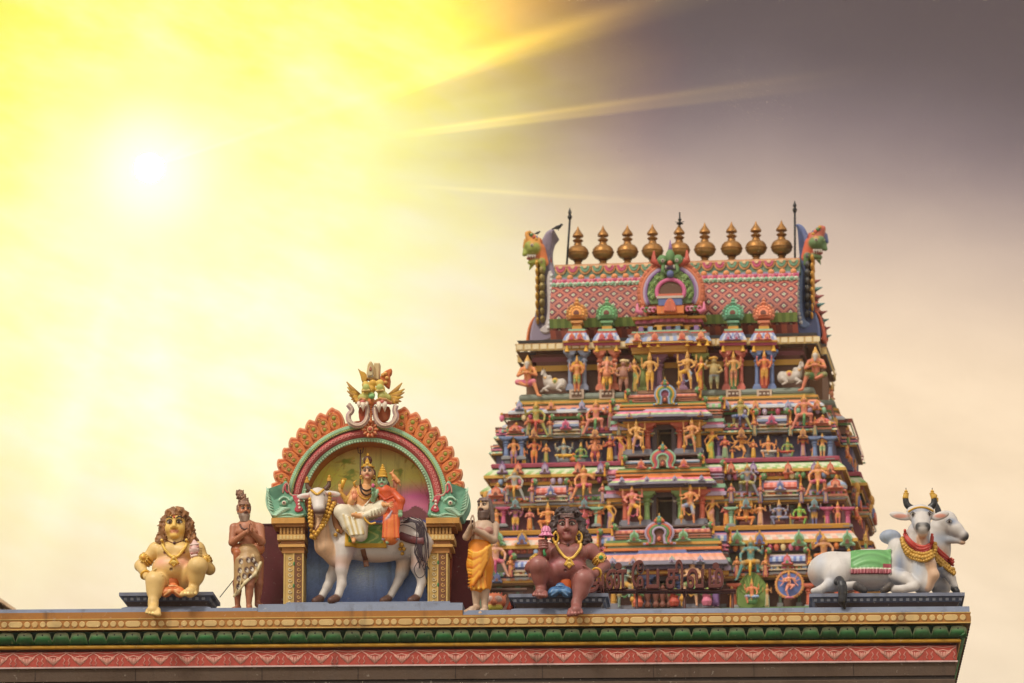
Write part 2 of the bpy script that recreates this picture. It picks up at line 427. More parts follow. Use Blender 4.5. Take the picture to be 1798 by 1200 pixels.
# the rest of the dome: bright even cloud, warm near the horizon
z = dot((0, 0, 1)); zup = sstep(z, -.05, .9)
BACK_H, BACK_T = (.98, .85, .70), (1.06, 1.0, .94)
bk = nt.nodes.new('ShaderNodeMix'); bk.data_type = 'RGBA'; nt.links.new(zup.k, bk.inputs[0]); bk.inputs[6].default_value = BACK_H + (1,); bk.inputs[7].default_value = BACK_T + (1,)
mx = nt.nodes.new('ShaderNodeMix'); mx.data_type = 'RGBA'; nt.links.new(front.k, mx.inputs[0]); nt.links.new(bk.outputs[2], mx.inputs[6]); nt.links.new(comb.outputs[0], mx.inputs[7])
sky = nt.nodes.new('ShaderNodeTexSky'); sky.sky_type = 'NISHITA'; sky.sun_disc = False
SUN_AZ, SUN_EL = radians(-38), radians(50)                         # from the upper left, on the viewer's side
sky.sun_elevation = SUN_EL; sky.sun_rotation = SUN_AZ + pi
b1 = nt.nodes.new('ShaderNodeBackground'); nt.links.new(sky.outputs[0], b1.inputs[0]); b1.inputs[1].default_value = .004
b2 = nt.nodes.new('ShaderNodeBackground'); nt.links.new(mx.outputs[2], b2.inputs[0]); b2.inputs[1].default_value = 1.0
ad = nt.nodes.new('ShaderNodeAddShader'); nt.links.new(b1.outputs[0], ad.inputs[0]); nt.links.new(b2.outputs[0], ad.inputs[1])
wo = nt.nodes.new('ShaderNodeOutputWorld'); nt.links.new(ad.outputs[0], wo.inputs[0])

sd = bpy.data.lights.new('sun', 'SUN'); sd.energy = 2.1; sd.angle = radians(10); sd.color = (1, .93, .82)
so = bpy.data.objects.new('sun', sd); COL.objects.link(so)
from mathutils import Vector
tosun = Vector((sin(SUN_AZ)*cos(SUN_EL), -cos(SUN_AZ)*cos(SUN_EL), sin(SUN_EL)))
so.rotation_euler = tosun.to_track_quat('Z', 'Y').to_euler(); so.location = (0, 0, 60)

# ground
g_ = MB(); g_.add([(-900,-300,0),(900,-300,0),(900,1500,0),(-900,1500,0)], [(0,1,2,3)], L(112,96,78))
tag(g_.build('ground', M['stone']), kind='structure')

# thin warm air between the viewer and the tower
hz = MB(); hz.box(-90, 90, -12, 165, -1, 52, L(255,255,255)); hm = bpy.data.materials.new('haze'); hm.use_nodes = True
hm.node_tree.nodes.clear(); ho_ = hm.node_tree.nodes.new('ShaderNodeOutputMaterial'); hv_ = hm.node_tree.nodes.new('ShaderNodeVolumePrincipled')
hv_.inputs['Density'].default_value = .00022; hv_.inputs['Color'].default_value = (1, .95, .86, 1); hv_.inputs['Anisotropy'].default_value = .55
hm.node_tree.links.new(hv_.outputs[0], ho_.inputs['Volume'])
tag(hz.build('haze', hm), kind='stuff')
# ------------------------------------------------------------------ the near building: parapet, cornice, pedestals, arched niche
B = Frame(EYE + raydir(899, 1075)*56.25, radians(-2.9))
q = B.loc
def Z(v, y, u=1550): return q(u, v, y)[2]
S = 1/160.0
def uv(pts, y): return [(q(u, v, y)[0], q(u, v, y)[2]) for u, v in pts]
BROT = B.th
def bthing(name, u, v, y, label, cat, group=None):
    p = q(u, v, y); o = empty(name, B.world(p), BROT, label, cat, group); return o, p
def sub(mb_or_none, name, mat, root, p0):
    m = mb_or_none
    m.v = [tuple(np.array(a) - p0) for a in m.v]
    return m.build(name, mat, root)

xl, xr = q(-260, 1076, 0)[0], q(1703.5, 1076, 0)[0]
zt = Z(1076, 0); DEP = 9.0
root, p0 = bthing('parapet_building', 899, 1075, 0, 'long painted parapet cornice over a brown granite wall along the bottom of the scene', 'building')
plan = [(xl, 0), (xr, 0), (xr, DEP), (xl, DEP)]
SKIN = M['paint']
zz = lambda v: Z(v, 0)
# top fascia band in three levels, with cream lozenges and discs on ochre
m = MB()
bt, bb = zz(1076), zz(1095.5)
OCH = L(164,108,40); CRM = L(204,172,112)
m.ring(plan, bb, 0, bt, 0, OCH)
m.ring(plan, bb-.004, -.05, bb, 0.0, L(120,84,40))
m.ring(plan, bb, .006, bb+.012, .006, L(206,168,92), cap_top=True); m.ring(plan, bt-.01, .006, bt, .006, L(206,168,92), cap_top=True)
def ornament_row(m, x0, x1, face):
    x = x0 + .05; k = 0; zc = (bt + bb)/2; rnd = random.Random(3)
    while x < x1 - .1:
        r = .034
        if k % 4 == 0:
            w_ = rnd.uniform(.13, .16)
            out = [(x + r*.8 + r*cos(a), zc + r*sin(a)) for a in np.linspace(pi/2, 3*pi/2, 7)] + [(x + w_ - r*.8 + r*cos(a), zc + r*sin(a)) for a in np.linspace(-pi/2, pi/2, 7)]
            step = w_ + .025
        else:
            out = [(x + r + r*cos(a), zc + r*sin(a)) for a in np.linspace(0, 2*pi, 13)[:-1]]; step = 2*r + rnd.uniform(.012, .022)
        c = CRM if rnd.random() > .12 else L(196,160,100)
        if face == 'f': m.prism(out, -.010, .004, c, .005, back=False)
        else:
            tmp = MB(); tmp.prism(out, -.010, .004, c, .005, back=False); m.add([(xr - b_, a, c_) for a, b_, c_ in tmp.v], tmp.f, c)
        x += step; k += 1
ornament_row(m, xl, xr, 'f'); ornament_row(m, 0, DEP, 's')
sub(m, 'fascia_band', SKIN, root, p0)
# grey coping on top, in steps
m = MB(); GC = L(112,120,138)
for (u0, u1, vt, vb) in ((-260, 452, 1071, 1076), (452, 812, 1061, 1073), (812, 1412, 1070.5, 1077.5), (1412, 1703, 1067, 1075.5)):
    x0, x1 = q(u0, 1075, 0)[0], q(u1, 1075, 0)[0]
    z1 = Z(vt, .1, (u0+u1)/2); z0 = bt - .0
    zb = Z(vb, 0, (u0+u1)/2)
    if zb > bt + .004: m.box(x0, x1, .004, DEP-.02, bt, zb, OCH)
    m.box(x0+.002, x1-.002, .012, DEP-.03, max(zb, bt)+.001, z1, GC, 0, .05)
sub(m, 'coping', SKIN, root, p0)
# lotus petals
def petal_row(m, x0, x1, tr):
    pw = .2; n = int(round((x1 - x0)/pw)); pw = (x1 - x0)/n
    z1, z0 = zz(1098.5), zz(1118.5); rnd = random.Random(5)
    NX, NZ = 8, 6
    for i in range(n):
        xa = x0 + i*pw + rnd.uniform(-.006, .006); g0 = rnd.uniform(.7, 1.25); hu = rnd.uniform(-.01, .02)
        vs = []; cs = []
        for b in range(NZ+1):
            t = b/NZ
            for a in range(NX+1):
                s_ = -1 + 2*a/NX
                top = z0 + (z1 - z0)*max(0, 1 - abs(s_*.99)**5)**.42
                zc_ = z0 + (top - z0)*t
                o = .012 + .055*(1 - abs(s_)**3)*sin(pi*min(1, .25 + .75*t))**.7 - .085*(1-t)**1.6
                vs.append((xa + pw*.5*(1 + s_*.975), -o, zc_))
                c0 = np.array(P['dgreen'])*.7*g0*(.8+.2*abs(s_)); c1 = np.array(P['green'])*g0 + np.array((hu, 0, hu*.5, 0)); c2 = np.array(L(156,156,120))
                f = min(1, t*1.9); c = c0*(1-f) + c1*f
                if t > .55: f2 = min(1, (t - .55)*3.2)*(.75+.25*(1-abs(s_))); c = c*(1-f2) + c2*f2
                c[3] = 1; cs.append(tuple(c))
        fs = [(b*(NX+1)+a, b*(NX+1)+a+1, (b+1)*(NX+1)+a+1, (b+1)*(NX+1)+a) for b in range(NZ) for a in range(NX)]
        m.add([tr(v_) for v_ in vs], fs, cs, True)
        dz = z0 + (z1-z0)*.72
        tmp = MB(); tmp.ball((xa + pw*.5, -.062, dz), .010, P['black'], 6, 4); m.add([tr(v_) for v_ in tmp.v], tmp.f, P['black'], True)
m = MB()
m.ring(plan, zz(1119), -.14, zz(1097), -.085, L(30,62,42))
petal_row(m, xl, xr - .03, lambda v_: (v_[0], v_[1] + .075, v_[2]))
petal_row(m, .03, DEP, lambda v_: (xr - .075 - v_[1], v_[0], v_[2]))
sub(m, 'lotus_moulding', SKIN, root, p0)
m = MB(); yc = P['yellow']
zg0, zg1 = zz(1127), zz(1120)
for k in range(6):
    a0, a1 = -pi/2 + pi*k/6, -pi/2 + pi*(k+1)/6; zm = (zg0+zg1)/2; rg = (zg1-zg0)/2
    m.ring(plan, zm + rg*sin(a0), -.128 + .028*cos(a0), zm + rg*sin(a1), -.128 + .028*cos(a1), L(190,140,30) if k else L(120,84,30), smooth=True)
m.ring(plan, zz(1131), -.165, zg0+.002, -.14, L(70,36,28))
sub(m, 'gold_moulding', SKIN, root, p0)
# red frieze with pale garlands
m = MB(); zf1, zf0 = zz(1131), zz(1157.5)
m.ring(plan, zf0, -.15, zf1, -.15, L(172,64,48), cap_top=False)
m.ring(plan, zf1-.004, -.17, zf1, -.15, L(172,64,48))
m.ring(plan, zf0-.016, -.138, zf0, -.138, L(204,176,170), cap_top=True, cap_bot=True)
H = zf1 - zf0; PK = L(222,164,146); n = int((xr - xl)/.3); pw = (xr - .15 - xl)/n; rnd = random.Random(9)
for i in range(n):
    xc = xl + (i + .5)*pw; y = .15 - .002
    j = lambda a: a + rnd.uniform(-.003, .003)
    m.tube([(xc - pw*.5, y, zf0+H*.92), (xc - pw*.22, y, zf0+H*.62), (xc, y, zf0+H*.72), (xc + pw*.22, y, zf0+H*.62), (xc + pw*.5, y, zf0+H*.92)], .0055, PK, 4, flat=.6)
    m.tube([(xc - pw*.5, y, zf0+H*.97), (xc, y, zf0+H*.86), (xc + pw*.5, y, zf0+H*.97)], .004, PK, 4, flat=.6)
    for k in range(-5, 6):
        t = k/5.0; zt_ = zf0 + H*(.56 + .12*abs(t)); ln = H*(.48 - .26*abs(t)**1.3)
        m.tube([(j(xc + t*pw*.30), y, zt_), (j(xc + t*pw*.22), y, zt_ - ln)], [.0045, .0075], PK, 4, flat=.5)
    for s_ in (-1, 1):
        m.tube([(xc + s_*pw*.38, y, zf0+H*.62), (xc + s_*pw*.44, y, zf0+H*.42), (xc + s_*pw*.37, y, zf0+H*.26), (xc + s_*pw*.43, y, zf0+H*.08)], [.004, .010, .005, .011], L(196,128,112), 5, flat=.5)
sub(m, 'garland_frieze', SKIN, root, p0)
m = MB(); ST = L(88,70,56)
m.ring(plan, zz(1183), -.17, zf0-.016, -.165, ST)
m.ring(plan, zz(1187), -.215, zz(1183), -.17, L(44,34,30)); m.ring(plan, zz(1191), -.17, zz(1187), -.2, ST)
z = zz(1191); rnd = random.Random(2)
while z > 0.2 - B.o[2]:
    z2 = max(z - .62, -B.o[2]); m.ring(plan, z2+.01, -.17, z, -.17, ST); m.ring(plan, z2, -.18, z2+.01, -.18, L(50,40,34)); z = z2
m.ring(plan, -B.o[2], -.185, zf0, -.185, L(50,40,34))
for i in range(30):
    x = xl + 1.1*i + rnd.uniform(-.2, .2)
    if x < xr - .4: m.box(x, x+.006, .164, .175, zz(1182)-.0, zf0-.03, L(48,38,34))
sub(m, 'granite_wall', M['stone'], root, p0)
# inner roof floor
# ------------------------------------------------------------------ pedestals
def pedestal(u0, u1, vtop, y0, y1, label, k=1.0):
    um = (u0+u1)/2; root, p0 = bthing('pedestal', um, 1075, y0, label, 'pedestal', 'blue grey pedestals under the seated statues')
    a, b = q(u0, vtop, y0)[0], q(u1, vtop, y0)[0]; pl = [(a, y0), (b, y0), (b, y1), (a, y1)]
    zv = lambda v: Z(v, y0, um)
    G1, G2, DK = L(118,124,142), L(84,92,112), L(70,56,54)
    m = MB()
    m.ring(pl, zv(vtop+6), 0, zv(vtop), 0, G1, cap_top=True); m.ring(pl, zv(vtop+7), -.03, zv(vtop+6), 0, G2)
    m.ring(pl, zv(vtop+15), -.06, zv(vtop+7), -.03, G2)
    sub(m, 'top_slab', SKIN, root, p0)
    m = MB(); x = a + .05; rnd = random.Random(1)
    while x < b - .06:
        m.box(x, x+.035, y0+.034, y0+.06, zv(vtop+13), zv(vtop+8.5), L(140,146,160)); x += .072
    yy = y0 + .08
    while yy < y1 - .05: m.box(b-.05, b-.034, yy, yy+.035, zv(vtop+13), zv(vtop+8.5), L(140,146,160)); yy += .072
    sub(m, 'dentil_row', SKIN, root, p0)
    m = MB(); vb = zv(vtop+23)
    m.ring(pl, vb, -.09, zv(vtop+15), -.06, DK); m.ring(pl, vb, -.085, vb+.02, -.085, L(70,50,44))
    m.ring(pl, bt-.01, .05, vb-.02, -.03, G1); m.ring(pl, vb-.02, -.03, vb, -.085, G1)
    sub(m, 'flared_base', SKIN, root, p0)
    return root
pedestal(209, 374, 1040, .08, .85, 'blue grey pedestal with pale dentils under the pale seated dwarf')
pedestal(893, 1068, 1042.5, .08, .85, 'blue grey pedestal with pale dentils under the maroon seated dwarf')
pedestal(1421, 1694, 1041.5, .08, 1.2, 'wide dark blue pedestal under the pair of lying white bulls')

# ------------------------------------------------------------------ arched niche shrine
root, p0 = bthing('arched_niche', 644, 1073, .3, 'painted arched niche with orange flame border and lion mask crest framing the white bull', 'shrine')
ARCH, AP = root, p0
YA = .32                                                     # front plane of the arch
def A(mb, name, mat=None, par=None): return sub(mb, name, mat or SKIN, par or root, p0)
c = q(645, 884, YA); cx, cz = c[0], c[2]; s = np.linalg.norm(q(646, 884, YA) - q(645, 884, YA))
zbase = Z(1066, YA, 645); 
# side walls
for (u0, u1, v0, v1) in ((452, 500, 923, 928), (784, 830, 917, 922)):
    m = MB(); a, b = q(u0, 1000, .75)[0], q(u1, 1000, .75)[0]
    m.box(a, b, .75, 1.2, zt, Z(v0, .75, (u0+u1)/2), L(98,30,36)); 
    m.box(a-.01, b+.01, .74, 1.22, Z(v0, .75, (u0+u1)/2), Z(v0, .75, (u0+u1)/2)+.02, L(80,24,30))
    o = A(m, 'side_wall')
# pillars
for sgn, (u0, u1, uc) in ((-1, (498, 533, 532)), (1, (751, 786, 750))):
    a, b = q(u0, 1000, YA)[0], q(u1, 1000, YA)[0]; um = (u0+u1)/2
    zv = lambda v: Z(v, YA, um)
    m = MB(); sc_ = L(200,164,92)
    m.box(a, b, YA, 1.0, zt+.03, zv(970), sc_)
    o = A(m, 'pillar')
    rnd = random.Random(int(u0)); m = MB(); z = zt + .09; k = 0
    while z < zv(976):                                         # carved panel of scrolls and leaves
        for col_, xx in ((L(226,206,156), a + (b-a)*.32), (L(128,84,48), a + (b-a)*.76)):
            r = .024
            cc = L(222,204,160) if xx < (a+b)/2 else L(196,150,84)
            m.tube([(xx + r*cos(t)*(.3+.7*t/6), YA-.004, z + r*sin(t)*(.3+.7*t/6)) for t in np.linspace(0, 6.2, 9)], .006, cc, 5, flat=.6)
        if k % 4 == 1: m.ball(((a+b)/2 + .003, YA-.006, z), .017, P['green'], 6, 4, rx=.7, rz=1.7, ry=.5)
        z += .062; k += 1
    for xx in (a+.008, b-.008, (a+b)/2): m.box(xx-.007, xx+.007, YA-.010, YA+.01, zt+.06, zv(972), L(214,180,106))
    m.box((a+b)/2+.01, b-.016, YA-.003, YA+.01, zt+.06, zv(973), L(120,74,40))
    sub(m, 'carved_panel', SKIN, o, p0)
    o2_y = YA
    steps = [(912, 922, 21), (922, 927, 14), (927, 940, 5), (940, 950, 11), (950, 957, 5), (957, 962, 9), (962, 972, 3)]
    for (v0, v1, e) in steps:
        m = None
    m = MB()
    for n_, (v0, v1, e) in enumerate(steps):
        ou = e*s; ia, ib = (a-ou, b+.0) if sgn < 0 else (a-.0, b+ou)
        e2 = min(ou, .05); ia2, ib2 = (ia, b+e2*.3) if sgn < 0 else (a-e2*.3, ib)
        cc = [L(206,150,70), L(176,118,52), L(150,100,48), L(214,170,96), L(150,98,46), L(210,160,84), L(176,120,56)][n_]
        m.box(ia2, ib2, YA-ou*.75, 1.0-.01*n_, zv(v1)+.0015, zv(v0), cc)
    for k in range(7):
        t = (k+.5)/7; ou = 8*s; x0_ = (a-ou) + (b-a+ou)*t if sgn < 0 else a + (b-a+ou)*t
        m.box(x0_-.011, x0_+.011, YA-5*s-.012, YA-.02, zv(939), zv(928), L(190,140,70)); m.box(x0_-.012, x0_+.012, YA-11*s*.75-.006, YA-.02, zv(948), zv(942), L(226,196,130))
    sub(m, 'capital', SKIN, o, p0)
# arch bands
def band(m, r0, r1, y, col, y2=None, a0=-4, a1=184, n=72, ycap=None, dome=0):
    y2 = y if y2 is None else y2
    vs = []; K = 5 if dome else 1
    for i in range(n+1):
        t = radians(a0 + (a1-a0)*i/n)
        for j in range(K+1):
            f = j/K; r = r0 + (r1-r0)*f; yy = y + (y2-y)*f - dome*sin(pi*f)
            vs.append((cx + r*cos(t), yy, cz + r*sin(t)))
    K1 = K+1
    m.add(vs, [(i*K1+j, i*K1+j+1, (i+1)*K1+j+1, (i+1)*K1+j)[::-1] for i in range(n) for j in range(K)], col, bool(dome))
rin = 111*s
m = MB(); mint = L(150,190,150); mint2 = L(176,206,168)
band(m, rin, 117*s, YA+.02, mint, YA-.0, dome=.01)
band(m, rin, rin, YA+.02, L(190,112,52), .76)
band(m, 117*s, 119*s, YA-.0, L(120,60,40), YA-.0)
PKB = L(196,84,84)
band(m, 119*s, 131*s, YA, PKB, YA, dome=.03)
band(m, 131*s, 133*s, YA, L(120,60,40))
band(m, 133*s, 142*s, YA-.01, mint, YA-.01, dome=.022)
band(m, 142*s, 150*s, YA-.01, L(178,92,42), YA+.06); band(m, 150*s, 150*s, YA+.06, L(150,70,40), .9)
for i in range(74):                                            # scalloped bead edges
    t = radians(-4 + 188*(i+.5)/74)
    m.ball((cx + (rin+.5*s)*cos(t), YA+.0, cz + (rin+.5*s)*sin(t)), 2.6*s, mint2, 7, 4)
for i in range(120):
    t = radians(-4 + 188*(i+.5)/120)
    m.ball((cx + 134.2*s*cos(t), YA-.03, cz + 134.2*s*sin(t)), 1.3*s, L(206,206,110), 5, 4)
    m.ball((cx + 140.5*s*cos(t), YA-.02, cz + 140.5*s*sin(t)), 1.8*s, mint2, 5, 4)
rnd = random.Random(8)
for i in range(58):                                            # curled scrollwork on the pink band
    t = radians(2 + 176*(i+.5)/58)
    if abs(t - pi/2) < .1: continue
    px_, pz_ = cx + 125*s*cos(t), cz + 125*s*sin(t); r = 3.6*s
    m.tube([(px_ + r*cos(a)*(.25+.75*a/7), YA-.032, pz_ + r*sin(a)*(.25+.75*a/7)) for a in np.linspace(0, 7, 8)], .0045, L(226,150,140), 4, flat=.6)
A(m, 'arch_ring')
# flame leaves
def leaf(m, x, z, ang, k, fl):
    base = [(-8,-6),(-12.5,2),(-14.5,10),(-14.5,18),(-12,26),(-7,31),(-3,35),(4,32),(9.5,26),(12.5,18),(12.5,8),(8,-6)]
    out = spline(base, 3, True)
    def tr(pts, f, dz=0): 
        r_ = []
        for a, b in pts:
            a, b = a*f*fl*k*s, ((b-14)*f+14+dz)*k*s; r_.append((x + a*cos(ang) + b*sin(ang), z - a*sin(ang) + b*cos(ang)))
        return r_
    m.prism(tr(out, 1), YA+.03, YA+.14, L(222,150,104), .008)
    m.prism(tr(out, .84), YA+.022, YA+.06, L(196,92,44), .004, back=False)
    m.prism(tr(out, .62), YA+.012, YA+.06, L(214,120,56), .006, back=False)
    for (a, b, r, c_) in ((1,8,3.0,L(150,146,50)), (-1,18,3.4,L(150,146,50)), (3,25,2.0,L(216,150,70))):
        pp = tr([(a, b)], 1)[0]; m.ball((pp[0], YA+.012, pp[1]), r*k*s, c_, 8, 4, ry=.5)
        m.tube([(pp[0] + r*1.6*k*s*cos(t_), YA+.010, pp[1] + r*1.6*k*s*sin(t_)) for t_ in np.linspace(0, 5, 7)], .0045, L(222,150,100), 4)
for side in (-1, 1):
    for i, phi in enumerate(np.linspace(22.5, 96, 11)):
        t = radians(phi); k = 1.2 - .36*(i/9)**2
        m = MB(); leaf(m, cx + side*143*s*sin(t), cz + 143*s*cos(t), side*t*.80, k, side)
        A(m, 'flame_leaf')
# water monster heads at the springing
def makara(fl):
    m = MB(); mir = lambda pts: [(645 + fl*(u-645), v) for u, v in pts]
    G_ = L(120,178,146)
    o1 = [(755,909),(806,911),(815,902),(822,888),(823,873),(819,858),(815,864),(809,868),(806,876),(800,871),(794,866),(794,853),(788,846),(783,852),(782,862),(777,869),(766,871),(757,880),(754,895)]
    m.prism(uv(mir(spline(o1, 3, True)), YA), YA-.06, .7, G_, .02)
    m.prism(uv(mir(spline([(762,876),(770,872),(775,874),(772,882),(769,890),(772,898),(766,902),(757,898),(760,892),(764,886)], 3, True)), YA), YA-.09, YA, L(190,70,84), .008, back=False)
    for uu_, vv_ in ((765,880),(765,886),(764,892)): 
        p_ = q(645+fl*(uu_-645), vv_, YA-.09); m.ball(p_, .016, L(232,214,196), 6, 5)
    p_ = q(645+fl*(791-645), 884, YA-.06); m.ball(p_, .042, G_, 10, 7, ry=.6); m.ball(p_ + np.array((0,-.02,0)), .026, L(232,214,190), 8, 6); m.ball(p_ + np.array((0,-.04,0)), .012, L(110,30,40), 6, 5)
    L_ = L(176,214,184)
    for k in range(6):                                           # fin feathers
        m.tube([q(645+fl*(780+k*2-645), 893+k*1.2, YA-.07), q(645+fl*(790+k*3.2-645), 893+k*2.4, YA-.085), q(645+fl*(800+k*2.6-645), 891+k*2.6, YA-.07)], [.006, .016, .005], L_, 6, flat=.6)
    for k in range(7):                                           # tail curls
        m.tube([q(645+fl*(808+k*1.4-645), 897-k*5, YA-.07), q(645+fl*(816+k*.8-645), 894-k*5.2, YA-.075), q(645+fl*(820+k*.3-645), 887-k*5.2, YA-.06)], [.006, .011, .004], L_, 5, flat=.6)
    for off_ in (0, 5):
        m.tube([q(645+fl*(u_-645), v_, YA-.07) for u_, v_ in spline([(757+off_,904),(768+off_,906),(780+off_,902),(792+off_,904),(806,907)], 3)], .008, L_, 5)
    m.tube([q(645+fl*(u_-645), v_, YA-.07) for u_, v_ in spline([(784,866),(789,860),(788,850)], 3)], [.012]*7, L(190,70,84), 5)
    for e_ in (0, 1):                                          # pale raised outline and throat scales
        sp = spline(mir([(757,905),(768,908),(790,908),(806,908),(815,900),(821,888),(822,873),(818,861)]), 3); m.tube([q(a_, b_ - 3*e_, YA-.062) for a_, b_ in sp], .009 - .003*e_, L_, 5)
    sp = spline(mir([(793,866),(792,856),(787,849),(783,854),(783,862),(778,870),(768,872),(759,881)]), 3); m.tube([q(a_, b_, YA-.062) for a_, b_ in sp], .011, L(206,150,130), 5)
    for k in range(5): m.ball(q(645+fl*(776+k*5-645), 876+k*2.2+(k % 2)*2, YA-.06), .028, L(140,194,160), 7, 5, ry=.5)
    m.tube([q(645+fl*(u_-645), v_, YA-.08) for u_, v_ in spline([(781,880),(787,874),(795,874),(801,880)], 3)], .012, L_, 5)
    A(m, 'sea_monster_head')
makara(1); makara(-1)
# lion mask crest
m = MB(); u0_, v0_ = 580, 620
cc = lambda x, y, d=0: q(u0_ + x/7.5, v0_ + y/7.5, YA-.06+d)
def outp(pts, y0, y1, col, bev=.01, mm=None): (mm or m).prism([(cc(x, y)[0], cc(x, y)[2]) for x, y in spline(pts, 3, True)], YA+y0, YA+y1, col, bev)
Yo, Oo = L(206,158,56), L(206,112,52)
m.prism([(cc(x, y)[0], cc(x, y)[2]) for x, y in ((572,120),(645,120),(638,340),(560,340))], YA-.02, YA+.16, L(206,180,130), .01)
outp([(480,330),(485,200),(500,140),(530,108),(560,140),(578,200),(575,330)], -.06, .08, L(214,184,126))
outp([(500,300),(505,210),(530,165),(555,210),(556,300)], -.085, .0, L(214,196,150)); outp([(515,240),(520,200),(532,185),(545,200),(548,240)], -.10, .0, L(180,110,80))
for k in range(5): m.box(cc(495+k*15, 0)[0], cc(503+k*15, 0)[0], YA-.075, YA, cc(0, 325)[2], cc(0, 262)[2], L(160,150,140))
outp([(360,195),(400,225),(440,240),(468,270),(485,330),(450,380),(410,360),(395,300),(375,240)], -.02, .08, Yo)
outp([(800,195),(740,215),(700,240),(655,300),(660,350),(700,400),(745,440),(770,440),(785,350),(778,290),(800,250)], -.02, .08, Oo)
for (x, y) in ((690,290),(725,270),(745,330),(730,390)): m.ball(cc(x, y, .03), .022, L(226,170,90), 8, 5)
def fan(x0, y0, tips, w0):
    for i, (x, y) in enumerate(tips):
        xm, ym = (x0+x)/2 + (8 if x > x0 else -8), (y0+y)/2 + 14
        m.tube([cc(x0, y0 + i*6, .04), cc(xm, ym + i*4, .0 - .004*i), cc(x, y, .02)], [.02, w0, .006], Yo if i % 2 else L(190,140,60), 6, flat=.6)
fan(390, 560, [(215,380),(225,450),(220,500),(250,560),(275,610),(300,640),(330,665),(370,640)], .026)
fan(770, 560, [(945,395),(978,475),(975,520),(960,580),(935,640),(900,665),(860,670),(820,650)], .028)
b = Body(); GY = L(214,180,84); GR = L(184,180,96)
for (x, y, r, c_) in ((440,590,60,GR),(690,570,70,GR),(545,560,45,L(140,178,110)),(460,500,52,GY),(660,480,62,GY),(540,480,55,Yo),(560,400,50,Yo),(465,420,50,GY),(655,400,52,GY),(540,650,55,Oo),(760,590,45,GR),(400,590,40,GR)):
    b.ell(cc(x, y, -.03), (r/7.5*s, r/7.5*s*.9, r/7.5*s), c_, .02)
b.ell(cc(545, 575, -.11), (.035, .04, .03), L(130,180,110), .02)
for x in (470, 650): b.cap(cc(x-45, 500, -.09), cc(x+45, 492, -.09), .012, .012, L(214,180,110), .008); b.ell(cc(x, 455, -.08), (.04, .03, .04), L(176,180,96), .01)
for (a_, b_) in ((360, 500), (580, 800)):
    b.chain([cc(a_, 640, -.06), cc((a_*2+b_)/3, 598, -.10), cc((a_+2*b_)/3, 610, -.10), cc(b_, 650, -.06)], [.012]*4, L(206,150,90), .01)
    b.chain([cc(a_+15, 655, -.05), cc((a_+b_)/2, 640, -.09), cc(b_-10, 660, -.05)], [.02]*3, L(206,110,100), .01)
V_, Q_, C_ = b.mesh(.0075); A_ = make_mesh('lion_mask', V_ - p0, None, C_, M['paint'], parent=root, quads=Q_)
for x, w_, l in ((430,1,90),(375,.7,60),(640,1,100),(715,1,95),(480,.6,50)): m.tube([cc(x, 655, -.08), cc(x, 655+l*.5, -.10), cc(x+3, 655+l*1.3, -.08)], [.022*w_+.006, .022*w_+.004, .003], L(232,214,190), 8)
outp([(370,700),(500,690),(500,800),(440,880),(380,880)], .02, .05, L(176,80,44)); outp([(590,700),(770,690),(770,840),(690,890),(620,850)], .02, .05, L(166,84,40))
Vc, V2 = L(196,164,160), L(226,200,176)
for pts in ([(235,680),(285,760),(240,820),(250,900),(320,950),(410,945),(480,870),(500,700)], [(580,710),(600,860),(660,940),(740,955),(820,920),(870,840),(850,760),(868,690)]):
    sp = spline(pts, 4)
    m.tube([cc(x, y, -.02) for x, y in sp], [.030]*len(sp), Vc, 8, flat=.7); m.tube([cc(x, y, -.055) for x, y in sp], [.010]*len(sp), V2, 6)
    ins = [((x - 540)*.86 + 540 if 0 else x + (8 if x < (pts[0][0]+pts[-1][0])/2 else -8), y - 16) for x, y in sp]; m.tube([cc(x, y, -.05) for x, y in ins], [.012]*len(sp), L(206,178,160), 6)
    for k, (x, y) in enumerate(sp):
        if y > 800: m.ball(cc(x + (x - (pts[0][0]+pts[-1][0])/2)*.14, y + 24, -.02), .013, V2, 6, 4)
for i in range(7): m.ball(cc(535, 705 + i*33, -.03), .016 if i % 3 else .021, L(206,120,70), 8, 5)
m.box(cc(512, 0)[0], cc(572, 0)[0], YA-.10, YA, cc(0, 702)[2], cc(0, 682)[2], L(226,190,160))
rc = cc(525, 1010, -.0)
for k in range(10):
    a = 2*pi*k/10; m.ball(rc + np.array((.062*cos(a), 0, .062*sin(a))), .026, L(206,104,62), 7, 5, ry=.5); m.tube([rc + np.array((.045*cos(a), -.012, .045*sin(a))), rc + np.array((.09*cos(a), -.008, .09*sin(a)))], [.006, .010], L(228,160,110), 5)
m.ball(rc + np.array((0,-.01,0)), .040, L(224,170,120), 12, 6, ry=.6); m.ball(rc + np.array((0,-.03,0)), .024, L(196,90,70), 10, 6, ry=.6)
outp([(400,960),(500,900),(640,960),(640,1040),(590,1100),(470,1100),(400,1040)], -.015, .03, L(190,92,48))
A(m, 'crest_ornament')
# niche: mural on the back wall
YM = .69
nx, nz = 150, 190
mcx, mcz = q(645, 884, YM)[0], q(645, 884, YM)[2]; mb_ = Z(1066, YM, 645) - .1
W2 = 116*s*1.0
rnd = np.random.RandomState(4)
def lerp3(t, stops_):
    t = np.clip(t, stops_[0][0], stops_[-1][0]); xs = [a for a, _ in stops_]; return np.stack([np.interp(t, xs, [lin(c)[i] for _, c in stops_]) for i in range(3)], -1)
gx = np.linspace(-1, 1, nx); gt = np.linspace(0, 1, nz); GX, GT = np.meshgrid(gx, gt)
topz = mcz + W2*1.0; ZZ = mb_ + (topz - mb_)*GT
